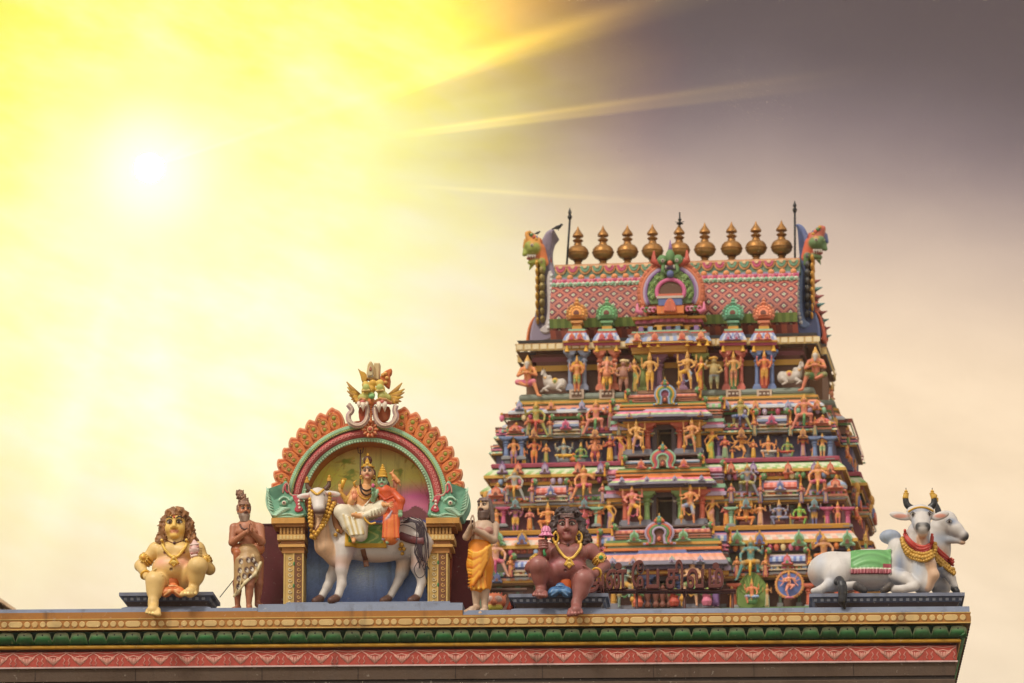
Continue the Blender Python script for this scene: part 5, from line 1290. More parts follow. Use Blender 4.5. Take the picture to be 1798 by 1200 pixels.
# ------------------------------------------------------------------ brass pots, rods, birds
def kalasam():
    m = MB(); r = 19*p
    m.lathe((0,0,0), [(.62*r,-.1*r),(.95*r,0),(.95*r,.12*r),(.55*r,.35*r),(.42*r,.5*r),(.60*r,.62*r),(.60*r,.72*r),(.36*r,.85*r),(.30*r,1.0*r),(.45*r,1.1*r)], L(166,118,62), 18)
    o = None; mb_ = m
    b = MB(); b.lathe((0,0,0), [(.45*r,1.2*r),(.78*r,1.36*r),(.98*r,1.62*r),(1.02*r,1.84*r),(1.07*r,1.87*r),(1.07*r,1.95*r),(1.02*r,1.98*r),(.95*r,2.25*r),(.74*r,2.5*r),(.40*r,2.66*r),(.36*r,2.82*r)], L(166,118,62), 22)
    c = MB(); c.lathe((0,0,0), [(.38*r,2.82*r),(.30*r,2.95*r),(.45*r,3.05*r),(.52*r,3.15*r),(.40*r,3.25*r),(.22*r,3.35*r),(.22*r,3.42*r),(.50*r,3.5*r),(.54*r,3.58*r),(.50*r,3.72*r),(.34*r,3.95*r),(.14*r,4.25*r),(.01*r,4.6*r)], L(166,118,62), 16)
    root = empty('brass_pot_finial', (0,0,0), T.th)
    mb_.build('foot', M['brass'], root); b.build('pot', M['brass'], root); c.build('spire', M['brass'], root)
    return root
proto = kalasam()
def copy_tree(o, parent=None):
    c = o.copy(); COL.objects.link(c)
    if parent is not None: c.parent = parent
    for ch in list(o.children): copy_tree(ch, c)
    return c
KU = (1015, 1059, 1102, 1146, 1193, 1238, 1285, 1328, 1373)
lab = ['first brass pot finial of the ridge row, right next to the left lightning rod', 'second brass pot finial from the left lightning rod', 'third brass pot finial from the left lightning rod', 'brass pot finial just left of the monster mask crest of the great arch', 'middle brass pot finial with a dark star spike on its tip', 'first brass pot finial to the right of the great arch crest', 'third brass pot finial from the right lightning rod', 'brass pot finial with blackened spire, second from the right lightning rod', 'last brass pot finial of the ridge row, beside the right lightning rod']
for i, u in enumerate(KU):
    o = proto if i == 0 else copy_tree(proto)
    pz = t_(u, 475, yR); o.location = T.world((pz[0], yR, zR1+.05)); o.rotation_euler = (0, 0, T.th + i*.7)
    tag(o, lab[i], 'finial', 'row of brass pot finials on the tower ridge')
def tworld(x, y, z): return T.world((x, y, z))
pz = t_(1194, 420, yR); m = MB(); zz_ = zR1+.05+4.6*19*p
m.tube([(.0,0,-.25),(0,0,.28)], .02, P['black'], 6); m.lathe((0,0,-.06), [(.0,0),(.10,.03),(.02,.08),(.05,.14),(.0,.22)], P['black'], 8)
for a in (0, pi/2, pi, 3*pi/2): m.tube([(0,0,0),(.12*cos(a),.12*sin(a),.03)], [.015,.006], P['black'], 5)
o = m.build('lightning_spike', M['iron']); o.location = tworld(pz[0], yR-.03, zz_); o.rotation_euler = (0,0,T.th); tag(o, 'small black star shaped spike on top of the middle brass pot', 'lightning rod', 'lightning rods on the tower ridge')
for u0, v0, u1, v1, lb in ((994, 476, 1001, 380, 'thin dark lightning rod leaning slightly at the left end of the ridge'), (1396, 470, 1395.5, 367, 'thin upright dark lightning rod beside the blue horned gable')):
    a = t_(u0, v0, yR-.5); b = t_(u1, v1, yR-.5); m = MB(); d = b - a
    m.tube([(0,0,-.1), tuple(d*.97)], .028, P['black'], 6); m.lathe(tuple(d*.93), [(.03,0),(.065,.08),(.03,.15),(.05,.19),(.0,.34)], P['black'], 8)
    o = m.build('lightning_rod', M['iron']); o.location = T.world(a); o.rotation_euler = (0,0,T.th); tag(o, lb, 'lightning rod', 'lightning rods on the tower ridge')
def crow(u, v, k, lb, fl=1):
    b = Body(); K = P['black']
    b.ell((0,0,.10), (.13,.07,.075), K, .03, rot=(0,-.35*fl,0)); b.cap((-.05*fl,0,.10), (-.24*fl,0,.03), .05, .02, K, .03); b.ell((.12*fl,0,.19), (.05,.045,.045), K, .04); b.cap((.15*fl,0,.19), (.21*fl,0,.185), .02, .006, K, .01)
    b.cap((.0,.02,.06), (.01,.02,-.04), .012, .008, K, .01); b.cap((.02,-.02,.06), (.03,-.02,-.04), .012, .008, K, .01)
    o = b.build('crow', .012, M['iron']); pz = t_(u, v, yR-.9); o.location = T.world(pz); o.rotation_euler = (0,0,T.th); o.scale = (k,)*3; return tag(o, lb, 'bird')
crow(980, 404, .7, 'small black bird perched on the tip of the grey crescent horn'); crow(944, 412, .4, 'tiny dark bird perched on the orange monster head')
# ------------------------------------------------------------------ painted figures on the tower
ROLE = {k: tuple(1.0 if i == j else 0.0 for i in range(8)) for j, k in enumerate('skin cloth gold sash hair prop back face'.split())}
SK, CLO, GO, SA_, HA, PR, BK, FC = (ROLE[k] for k in 'skin cloth gold sash hair prop back face'.split())
def head_(b, x, y, z, r, crown=True, hair=True, cr=.16, tilt=0):
    b.ell((x, y, z), (r*.82, r*.9, r), FC, .012); b.cap((x, y, z-r*.8), (x, y+.01, z-r*1.7), r*.42, r*.5, SK, .015)
    b.ell((x, y-r*.85, z-r*.1), (r*.16, r*.28, r*.26), FC, .01)
    for s_ in (-1, 1): b.ell((x+s_*r*.82, y, z-r*.15), (r*.15, r*.25, r*.38), GO, .008)
    if hair: b.ell((x, y+r*.45, z-r*.1), (r*1.0, r*.75, r*1.15), HA, .01)
    if crown: b.cap((x, y, z+r*.62), (x+tilt, y+.01, z+r*.62+cr), r*.78, r*.18, GO, .008); b.ell((x, y, z+r*.66), (r*.98, r*.98, r*.25), GO, .006)
def torso_(b, x, y, zh, zs, w, belly=0, lean=0):
    b.chain([(x, y, zh), (x+lean*.4, y-.005-belly*.3, (zh+zs)/2), (x+lean, y, zs-.045)], [.068*w+belly*.3, .058*w+belly, .078*w], SK, .03)
    b.cap((x+lean-.085*w, y, zs-.02), (x+lean+.085*w, y, zs-.02), .036*w, None, SK, .03)
    b.cap((x+lean-.05*w, y-.06*w, zs-.055), (x+lean+.05*w, y-.06*w, zs-.055), .014, None, GO, .006)
    b.ell((x+lean, y-.07*w, zs-.10), (.02, .02, .03), GO, .006)
def arm_(b, p0, p1, p2, w=1, held=None):
    b.chain([p0, p1, p2], [.031*w, .026*w, .020*w], SK, .012); b.ell(p2, (.025*w, .02*w, .028*w), SK, .01)
    m_ = [(a+c)/2 for a, c in zip(p0, p1)]; b.ell(m_, (.036*w, .036*w, .016*w), GO, .005)
    q_ = [p1[i]*.25 + p2[i]*.75 for i in range(3)]; b.ell(q_, (.028*w, .028*w, .012*w), GO, .005)
    if held: b.ell([p2[0], p2[1], p2[2]+.04], (.022, .022, .038), held, .006)
def leg_(b, h, k, a, cloth=1, w=1, f=(0, -.04)):
    b.cap(h, k, .056*w, .042*w, CLO if cloth else SK, .02); b.cap(k, a, .036*w if cloth < 2 else .045*w, .022*w if cloth < 2 else .05*w, CLO if cloth == 2 else SK, .012)
    b.cap(a, (a[0]+f[0], a[1]+f[1], a[2]-.008), .022*w, .018*w, SK, .01)
def pose_stand4(b, gaud=True):
    torso_(b, 0, 0, .44, .70, 1); head_(b, 0, -.01, .775, .058)
    for s_ in (-1, 1):
        leg_(b, (s_*.045, 0, .42), (s_*.055, -.015, .24), (s_*.05, 0, .03)); arm_(b, (s_*.10, .03, .68), (s_*.19, .04, .60), (s_*.19, .01, .74), .9, PR)
    arm_(b, (-.11, -.01, .67), (-.15, -.02, .55), (-.09, -.09, .60)); arm_(b, (.11, -.01, .67), (.16, -.0, .54), (.12, -.08, .47))
    b.ell((0, 0, .44), (.085, .075, .035), GO, .008); b.cap((0, -.065, .42), (0, -.06, .26), .022, .012, SA_, .008); b.cap((-.06, -.05, .36), (.06, -.05, .36), .014, None, SA_, .006)
def pose_skirt(b, folded=True):
    torso_(b, 0, 0, .45, .71, .95); head_(b, 0, -.01, .785, .058, cr=.12)
    b.cap((0, 0, .44), (0, 0, .10), .075, .085, CLO, .02); b.cap((-.035, -.01, .3), (-.04, -.01, .05), .045, .05, CLO, .02); b.cap((.035, -.01, .3), (.04, -.01, .05), .045, .05, CLO, .02)
    for k in (-.05, 0, .05): b.cap((k*.6, -.075, .42), (k, -.085, .06), .008, .012, SA_, .006)
    b.cap((-.04, -.02, .03), (-.045, -.07, .012), .022, .018, SK, .01); b.cap((.04, -.02, .03), (.045, -.07, .012), .022, .018, SK, .01)
    b.ell((0, 0, .45), (.08, .07, .03), GO, .008)
    for s_ in (-1, 1):
        if folded: arm_(b, (s_*.10, 0, .68), (s_*.14, -.02, .55), (s_*.02, -.11, .60), .9)
        else: arm_(b, (s_*.10, 0, .68), (s_*.17, 0, .58), (s_*.16, -.05, .70), .9, PR)
def pose_lady(b):
    torso_(b, .01, 0, .46, .71, .85, lean=-.02); head_(b, -.02, -.01, .785, .056, cr=.10)
    b.ell((-.055, -.05, .655), (.036, .036, .036), SA_, .015); b.ell((.02, -.05, .655), (.036, .036, .036), SA_, .015)
    b.chain([(.02, 0, .46), (.04, 0, .36), (-.0, 0, .18), (.0, 0, .05)], [.078, .085, .065, .075], CLO, .03)
    b.chain([(-.1, -.03, .68), (.0, -.09, .56), (.09, -.07, .42), (.07, -.08, .22)], [.016, .022, .025, .03], SA_, .01)
    for k in (-.03, .0, .035): b.cap((k, -.075, .36), (k*1.4, -.08, .05), .008, .011, SA_, .006)
    arm_(b, (-.11, 0, .67), (-.17, -.02, .56), (-.13, -.10, .63), .8, PR); arm_(b, (.08, 0, .67), (.15, .0, .55), (.12, -.03, .40), .8)
    b.cap((-.02, -.03, .02), (-.03, -.08, .01), .02, .016, SK, .01); b.cap((.04, -.03, .02), (.06, -.08, .01), .02, .016, SK, .01)
def pose_guard(b):
    torso_(b, .01, 0, .47, .72, 1.05, lean=.02); head_(b, .03, -.01, .795, .056, cr=.13)
    leg_(b, (.06, 0, .45), (.10, -.03, .25), (.11, 0, .03), 1); leg_(b, (-.03, -.01, .45), (-.12, -.10, .40), (-.10, -.10, .20), 1)
    b.chain([(-.17, -.11, .60), (-.17, -.11, .18)], [.016, .018], GO, .006); b.ell((-.17, -.11, .14), (.055, .055, .055), GO, .01); b.cap((-.17, -.11, .10), (-.17, -.11, .0), .022, .016, GO, .006)
    arm_(b, (-.09, -.02, .69), (-.04, -.12, .60), (-.16, -.12, .56), 1.05); arm_(b, (.13, 0, .69), (.20, -.02, .58), (.13, -.09, .52), 1.05)
    arm_(b, (-.10, .03, .69), (-.20, .03, .66), (-.20, .0, .80), 1, PR); arm_(b, (.14, .03, .69), (.23, .03, .64), (.24, .0, .78), 1, PR)
    b.ell((.01, 0, .47), (.09, .08, .035), GO, .008); b.chain([(.07, -.04, .46), (.13, -.05, .38), (.10, -.05, .30)], [.02, .022, .012], SA_, .008); b.chain([(-.1, .02, .3), (0, -.02, .2), (.12, -.04, .26)], [.014, .018, .014], SA_, .01)
def pose_squat(b):
    torso_(b, 0, .06, .42, .72, 1.15, lean=.0); head_(b, .0, .03, .80, .062, cr=.12); b.ell((0, .08, .80), (.085, .05, .09), GO, .01)
    b.cap((-.05, .05, .42), (-.16, -.10, .40), .062, .05, CLO, .02); b.cap((-.16, -.10, .40), (-.15, -.04, .22), .04, .028, SK, .012); b.cap((-.15, -.05, .20), (-.18, -.10, .19), .024, .02, SK, .01)
    b.cap((.05, .05, .42), (.15, -.10, .38), .062, .05, CLO, .02); b.cap((.15, -.10, .38), (.27, -.12, .06), .042, .024, SK, .012); b.cap((.27, -.12, .05), (.31, -.16, .02), .024, .018, SK, .01)
    arm_(b, (.12, .05, .70), (.21, .02, .58), (.20, -.08, .43), 1.1); arm_(b, (-.12, .05, .70), (-.24, .02, .60), (-.25, -.04, .72), 1.1)
    b.ell((0, .05, .42), (.10, .09, .04), GO, .008); b.chain([(0, -.04, .42), (0, -.09, .30), (.01, -.08, .12)], [.03, .036, .02], SA_, .01)
def pose_sit(b, arms=4, heads=1):
    b.cap((-.10, .02, .10), (.10, .02, .10), .10, None, BK, .02); b.cap((-.12, .0, .03), (.12, 0, .03), .05, None, BK, .02)
    torso_(b, 0, .02, .28, .60, 1.15)
    if heads == 1: head_(b, 0, 0, .69, .068, cr=.19)
    else:
        for k in (-2, 2, -1, 1, 0): head_(b, k*.075, .03*abs(k), .69, .055, cr=.20)
    b.cap((.05, .02, .26), (.22, -.10, .25), .07, .055, CLO, .02); b.cap((.22, -.10, .25), (.02, -.14, .23), .045, .03, CLO, .015)
    b.cap((-.05, .02, .26), (-.20, -.12, .26), .07, .055, CLO, .02); b.cap((-.20, -.12, .26), (-.14, -.12, .05), .045, .028, SK, .015); b.cap((-.14, -.13, .03), (-.15, -.18, .02), .028, .022, SK, .01)
    for s_ in (-1, 1):
        if arms == 4: arm_(b, (s_*.12, .04, .58), (s_*.24, .04, .52), (s_*.25, 0, .66), 1.1, PR)
        if heads > 1: arm_(b, (s_*.13, .05, .56), (s_*.29, .05, .44), (s_*.31, 0, .56), 1.0, PR)
    arm_(b, (-.13, 0, .58), (-.18, -.03, .42), (-.10, -.12, .48), 1.15); arm_(b, (.13, 0, .58), (.20, -.02, .42), (.18, -.13, .33), 1.15)
    b.ell((0, .01, .29), (.11, .09, .035), GO, .008); b.cap((0, -.08, .26), (0, -.12, .12), .03, .015, SA_, .01)
def pose_dwarf(b):
    torso_(b, 0, 0, .40, .68, 1.25, belly=.045); b.ell((0, -.03, .47), (.13, .12, .12), SK, .03); head_(b, 0, -.01, .80, .082, crown=False)
    b.ell((0, 0, .88), (.115, .10, .05), PR, .01); b.ell((.10, .02, .88), (.06, .05, .045), PR, .02); b.ell((0, -.06, .90), (.025, .02, .035), GO, .006)
    for s_ in (-1, 1): leg_(b, (s_*.07, 0, .38), (s_*.09, -.03, .20), (s_*.09, 0, .03), 1, 1.3)
    arm_(b, (-.14, 0, .66), (-.22, 0, .52), (-.13, -.11, .44), 1.4); arm_(b, (.14, 0, .66), (.24, -.01, .60), (.20, -.03, .80), 1.4)
    b.ell((0, -.01, .38), (.12, .11, .035), SA_, .01)
def pose_eleph(b, sit=False):
    torso_(b, 0, 0, .38, .66, 1.15, belly=.03); b.ell((0, -.04, .47), (.12, .12, .12), SK, .03)
    b.ell((0, -.02, .77), (.085, .085, .085), FC, .02); b.ell((-.10, .01, .77), (.06, .02, .07), FC, .01); b.ell((.10, .01, .77), (.06, .02, .07), FC, .01)
    b.chain([(0, -.08, .74), (.0, -.14, .64), (.02, -.16, .54), (.05, -.15, .50)], [.04, .032, .024, .02], FC, .015)
    for s_ in (-1, 1): b.cap((s_*.035, -.10, .71), (s_*.05, -.15, .68), .012, .006, PR, .004)
    b.cap((0, 0, .83), (0, 0, .97), .06, .012, GO, .008); b.ell((0, 0, .83), (.085, .08, .022), GO, .006)
    for s_ in (-1, 1):
        leg_(b, (s_*.07, 0, .36), (s_*.10, -.05, .20), (s_*.07, -.01, .03), 1, 1.25); arm_(b, (s_*.13, .03, .63), (s_*.24, .03, .58), (s_*.25, 0, .72), 1.15, PR)
    arm_(b, (-.13, 0, .62), (-.20, -.02, .50), (-.14, -.11, .52), 1.15, GO); arm_(b, (.13, 0, .62), (.20, -.02, .48), (.14, -.12, .46), 1.15)
    b.ell((0, -.01, .37), (.12, .11, .04), SA_, .01); b.cap((0, -.10, .34), (0, -.08, .14), .025, .014, SA_, .01)
def pose_dance(b):
    torso_(b, 0, 0, .45, .70, 1, lean=-.01); head_(b, -.01, -.01, .78, .058, cr=.12)
    leg_(b, (-.04, 0, .43), (-.10, -.06, .26), (-.03, -.01, .05), 0, 1.05); leg_(b, (.04, 0, .43), (.17, -.08, .42), (.05, -.10, .30), 0, 1.05)
    b.ell((0, 0, .43), (.085, .075, .05), CLO, .02)
    for s_ in (-1, 1):
        for k, (e, h_) in enumerate((((.20,.66), (.28,.80)), ((.24,.58), (.34,.62)), ((.22,.50), (.30,.42)))): arm_(b, (s_*.10, .01, .68), (s_*e[0], .02, e[1]), (s_*h_[0], -.02, h_[1]), .85, PR if k == 0 else None)
    arm_(b, (-.10, -.02, .67), (-.12, -.08, .56), (.02, -.12, .58), .9)
    b.ell((0, 0, .46), (.08, .07, .025), GO, .008); b.ell((0, 0, .02), (.16, .08, .03), PR, .01)
def pose_sage(b):
    torso_(b, 0, .05, .36, .70, 1.3, lean=0); head_(b, 0, .01, .81, .075, cr=.12); b.chain([(0, -.06, .77), (0, -.09, .66)], [.055, .02], HA, .02); b.ell((0, .07, .76), (.095, .06, .13), GO, .02)
    b.cap((-.05, .05, .36), (-.20, -.10, .36), .075, .06, CLO, .02); b.cap((-.20, -.10, .36), (-.02, -.12, .28), .05, .03, SK, .015)
    b.cap((.05, .05, .36), (.16, -.14, .36), .075, .06, CLO, .02); b.cap((.16, -.14, .36), (.26, -.16, .06), .05, .03, SK, .015); b.cap((.26, -.17, .05), (.33, -.22, .02), .032, .024, SK, .01)
    for s_ in (-1, 1): arm_(b, (s_*.14, .03, .67), (s_*.20, -.04, .52), (s_*.03, -.16, .56), 1.35)
    b.chain([(-.1, -.04, .64), (0, -.12, .5), (.1, -.04, .64)], [.014]*3, GO, .01)
def pose_bull(b):
    W_, K = SK, HA
    b.ell((.05, 0, .34), (.40, .17, .22), W_, .06); b.ell((.32, 0, .34), (.18, .17, .22), W_, .05); b.ell((-.16, 0, .60), (.10, .08, .10), W_, .04)
    b.cap((-.25, 0, .42), (-.36, -.02, .76), .14, .085, W_, .05); b.cap((-.38, -.04, .82), (-.43, -.10, .70), .085, .05, W_, .03); b.ell((-.44, -.12, .67), (.04, .035, .035), K, .01)
    for s_ in (-1, 1): b.cap((-.36+s_*.03, s_*.06-.03, .88), (-.36+s_*.05, s_*.11-.03, 1.0), .022, .008, K, .01); b.cap((-.35, s_*.06-.03, .84), (-.33+s_*.03, s_*.16-.03, .82), .028, .01, W_, .01)
    b.cap((-.20, -.12, .22), (-.36, -.16, .14), .07, .05, W_, .03); b.cap((-.36, -.16, .14), (-.20, -.18, .06), .04, .03, W_, .02); b.cap((-.48, -.06, .06), (-.30, -.05, .16), .035, .05, W_, .03)
    b.cap((.28, -.14, .26), (.14, -.18, .14), .09, .05, W_, .03); b.cap((.14, -.18, .12), (.30, -.19, .05), .04, .035, W_, .02)
    b.ell((.06, 0, .42), (.15, .185, .17), CLO, .01); b.ell((.06, -.03, .42), (.10, .175, .12), SA_, .01); b.chain([(-.27, -.10, .62), (-.30, -.13, .55), (-.36, -.11, .60)], [.02]*3, GO, .01)
POSES = dict(stand4=pose_stand4, skirt=pose_skirt, skirt4=lambda b: pose_skirt(b, False), lady=pose_lady, guard=pose_guard, squat=pose_squat, sit=pose_sit, sit2=lambda b: pose_sit(b, 2), heads=lambda b: pose_sit(b, 4, 5), dwarf=pose_dwarf, eleph=pose_eleph, dance=pose_dance, sage=pose_sage, bull=pose_bull)
_cache = {}
def template(pose):
    if pose not in _cache:
        b = Body(); POSES[pose](b); _cache[pose] = b.mesh(.0165, sharp=.6)
    return _cache[pose]
def pal_(skin, cloth, sash='gold', prop='gold', hair='dbrown', back='grey', face=None, gold='gold'):
    g = lambda k: np.array(P[k] if isinstance(k, str) else k)
    return np.stack([g(skin), g(cloth), g(gold), g(sash), g(hair), g(prop), g(back), g(face or skin)])
OR, GOL = L(218,136,84), L(214,160,88)
rndf = random.Random(21)
def fig(pose, u, vt, vf, y, pal, label, name='deity_statue', group=None, z=None, mirror=False, sx=1.0, rot=0.0, mat=None):
    V, Q, C = template(pose)
    zf = ZT(vf, y, u) if z is None else z; H = ZT(vt, y, u) - zf; x = XT(u, (vt+vf)/2, y)
    V2 = V.copy(); V2 *= H; V2[:, 0] *= sx; Q2 = Q
    if mirror: V2[:, 0] *= -1; Q2 = Q[:, ::-1]
    C2 = C @ pal; C2[:, 3] = 1
    o = make_mesh(name, V2, None, C2, mat or M['tfig'], quads=Q2)
    o.location = T.world((x, y, zf)); o.rotation_euler = (0, 0, T.th + rot + rndf.uniform(-.06, .06))
    o['label'] = label; o['category'] = 'statue' if name != 'bull_statue' else 'bull statue'
    if group: o['group'] = group
    return o
rowG = {'t': 'painted figures on the top storey', 'a': 'painted figures on the second storey from the top', 'b': 'painted figures on the third storey from the top', 'c': 'painted figures on the lowest visible storey'}
yT = YL['t'] + .02
GT = rowG['t']; ZF = ZT(684.5, YL['t'])
fig('sage', 926, 622, 701, yT, pal_(OR, 'pink', hair='white', face='cream'), 'white bearded orange sage sitting at the left corner of the top storey', 'sage_statue', GT, sx=1.0)
fig('bull', 972, 645, 691, yT+.1, pal_('white', 'yellow', 'green', hair='black'), 'small white lying bull with yellow and green saddle cloth, top storey', 'bull_statue', 'small white bulls on the top storey', sx=1.0)
fig('stand4', 1013, 622, 684, yT-.02, pal_(OR, 'green', 'yellow', 'sky', back='gold'), 'orange figure in a green skirt with round gold halo before the grey blue left niche', group=GT, z=ZF)
m = MB(); m.lathe((0, 0, 0), [(.0,-.02),(.16,-.02),(.17,.0),(.16,.02),(.0,.02)], P['yellow'], 20, axis='y')
o = m.build('halo', TM); o.location = (0, .07, .66); o.parent = bpy.data.objects['deity_statue']; 
fig('eleph', 1066, 624, 685, yT-.04, pal_(L(224,140,100), 'yellow', 'gold', 'white', face='salmon'), 'orange elephant headed figure in yellow trousers before the salmon niche', 'elephant_headed_statue', GT, z=ZF)
fig('dwarf', 1095, 627, 692, yT-.15, pal_(L(150,100,86), L(150,100,86), 'gold', 'cream'), 'stout brown dwarf in a white turban beside the green sari lady', 'dwarf_statue', GT, z=ZF-.05)
fig('lady', 1115, 624, 688, yT-.15, pal_(L(206,140,90), 'green', 'gold', 'pink', hair='sky'), 'lady in a green sari with gold sash on the top storey', 'lady_statue', GT, z=ZF-.05)
fig('stand4', 1141, 614, 688, yT-.2, pal_(GOL, 'yellow', 'gold', 'gold'), 'golden four armed figure in yellow shorts left of the top doorway', group=GT, z=ZF-.06)
fig('guard', 1205, 612, 688, yT-.2, pal_(GOL, 'yellow', 'sky', 'gold'), 'golden guardian with a pale blue sash right of the top doorway', 'guardian_statue', GT, z=ZF-.06)
fig('lady', 1230, 620, 687, yT-.15, pal_(L(214,130,90), L(180,70,60), 'yellow', 'white', hair='red'), 'lady in a red sari with yellow sash beside the olive dwarf', 'lady_statue', GT, z=ZF-.05, mirror=True)
fig('dwarf', 1254, 622, 691, yT-.15, pal_(L(160,140,86), L(120,130,100), 'sky', 'gold'), 'stout olive dwarf with a blue belt and yellow turban', 'dwarf_statue', GT, z=ZF-.05, mirror=True)
fig('stand4', 1288, 614, 679, yT-.02, pal_(L(206,150,90), L(200,120,90), 'brown', 'salmon'), 'slim tan four armed figure before the red niche with green centre', group=GT, z=ZF+.02)
fig('stand4', 1342, 612, 679, yT-.02, pal_(L(216,110,70), 'gold', 'gold', 'pink', back='lilac'), 'red bodied figure in a gold skirt before the blue niche', group=GT, z=ZF+.02)
fig('bull', 1389, 631, 679, yT+.1, pal_('white', 'yellow', 'magenta', hair='brown'), 'small white lying bull with yellow and magenta cloth on the right of the top storey', 'bull_statue', 'small white bulls on the top storey', mirror=True)
fig('sage', 1432, 607, 690, yT, pal_(L(210,120,90), 'green', hair='white', face='cream'), 'white bearded sage in green shorts sitting at the right corner of the top storey', 'sage_statue', GT, mirror=True)
# second storey from the top: sprawling giants on the cornice, then the row
yG = YL['a'] + .02; GA = rowG['a']
fig('squat', 941, 702, 768, yG, pal_(L(150,150,74), 'red', 'red', 'gold'), 'olive green giant in red shorts sprawling above the second storey', 'giant_statue', GA, sx=1.1)
fig('squat', 1046, 699, 765, yG, pal_(L(206,120,104), L(214,130,110), 'green', 'gold'), 'pink giant with a green loincloth sprawling left of the second storey bay', 'giant_statue', GA, mirror=True, sx=1.1)
fig('skirt4', 1071, 702, 756, yG+.1, pal_(L(200,110,100), 'magenta', 'green', 'gold'), 'slim rosy attendant in magenta standing beside the pink giant', 'attendant_statue', GA)
fig('squat', 1300, 694, 758, yG, pal_(L(156,150,84), 'blue', 'dblue', 'gold'), 'olive green giant in blue shorts sprawling right of the second storey bay', 'giant_statue', GA, sx=1.1)
fig('squat', 1412, 689, 757, yG, pal_(L(206,120,100), L(206,120,100), 'green', 'gold'), 'pink giant with a green loincloth raising a hand near the right corner', 'giant_statue', GA, mirror=True, sx=1.1)
yA = YL['a'] + .08; ZA = ZT(808, YL['a'])
rowA = [('stand4',902,767,OR,'violet','gold','orange four armed figure in violet leggings between two pale blue pillars'),
 ('stand4',938,768,L(206,100,70),'orange','gold','reddish four armed figure under a peach arch on the left of the second storey'),
 ('skirt',959,779,OR,'green','gold','short orange figure in a green skirt with folded hands'),
 ('sit',990,768,L(120,140,140),'yellow','gold','grey blue seated figure in yellow trousers on a grey stool'),
 ('sit2',1020,776,L(110,150,80),'green','red','small green lady seated facing the grey blue seated figure'),
 ('eleph',1045,768,L(214,130,90),'orange','magenta','dancing orange elephant headed figure under a peach arch'),
 ('skirt',1071,765,L(180,60,60),'yellow','gold','dark red figure in a yellow skirt with folded hands'),
 ('lady',1090,752,L(200,100,80),'magenta','gold','lady in a magenta sari left of the tan guardian'),
 ('lady',1249,750,OR,L(110,180,90),'yellow','lady in a light green sari right of the second storey bay'),
 ('skirt',1273,765,L(206,90,80),L(170,180,150),'green','red bodied figure in pale green trousers with folded hands'),
 ('dance',1302,762,L(222,150,80),'gold','green','orange dancer with raised leg under a peach arch'),
 ('skirt',1323,772,L(214,120,80),'yellow','gold','small orange figure in a yellow skirt left of the blue panel'),
 ('sit',1349,764,OR,'white','gold','orange seated figure with white trousers on a grey stool'),
 ('sit2',1383,768,L(110,150,80),'red','coral','small green lady in a red skirt seated on a grey stool'),
 ('skirt4',1410,764,L(180,70,60),'violet','gold','red figure in violet leggings under a peach arch at the right'),
 ('stand4',1444,762,L(222,150,90),L(180,200,150),'green','orange four armed figure in pale green trousers between pale blue pillars')]
for ps, u, vt, sk, cl, sa, lb in rowA: fig(ps, u, vt - 3, 808, yA, pal_(sk, cl, sa, 'gold'), lb, 'lady_statue' if 'lady' in lb else 'deity_statue', GA, z=ZA, mirror=u > 1200 and ps not in ('sit',), sx=1.25)
fig('guard', 1119, 733, 799, YL['a']-.20, pal_(L(222,164,96), L(220,160,110), 'violet', 'gold'), 'tan guardian leaning on a gold mace left of the second doorway', 'guardian_statue', GA, z=ZT(799, YL['a']-.1)+.02, mirror=True)
fig('guard', 1213, 731, 799, YL['a']-.20, pal_(L(222,150,100), L(214,140,100), 'green', 'gold'), 'tan guardian leaning on a gold mace right of the second doorway', 'guardian_statue', GA, z=ZT(799, YL['a']-.1)+.02)
m = MB(); m.lathe((0,0,0), [(.03,0),(.10,.06),(.10,.12),(.05,.16),(.07,.20),(.0,.26)], P['orange'], 10); o = m.build('offering_pot', TM); o.location = T.world((XT(1007, 800, yA), yA, ZA)); tag(o, 'tiny orange pot standing between the two seated figures', 'pot')
# third storey
yG = YL['b'] + .02; GB = rowG['b']
fig('squat', 903, 819, 882, yG, pal_(L(150,156,150), 'orange', 'gold', 'gold'), 'grey giant in orange shorts sprawling above the third storey', 'giant_statue', GB, sx=1.1)
fig('squat', 1025, 814, 880, yG, pal_(L(222,140,90), 'magenta', 'gold', 'gold'), 'orange giant in magenta shorts sprawling above the maroon dwarf', 'giant_statue', GB, mirror=True, sx=1.1)
fig('squat', 1312, 811, 874, yG, pal_(L(116,120,136), L(170,160,70), 'maroon', 'gold'), 'slate grey giant in olive shorts sprawling on the third storey', 'giant_statue', GB, sx=1.1)
fig('squat', 1436, 807, 873, yG, pal_(L(222,146,96), 'magenta', 'gold', 'gold'), 'orange giant in magenta shorts sprawling near the right edge', 'giant_statue', GB, mirror=True, sx=1.1)
yB = YL['b'] + .08; ZB = ZT(926, YL['b'])
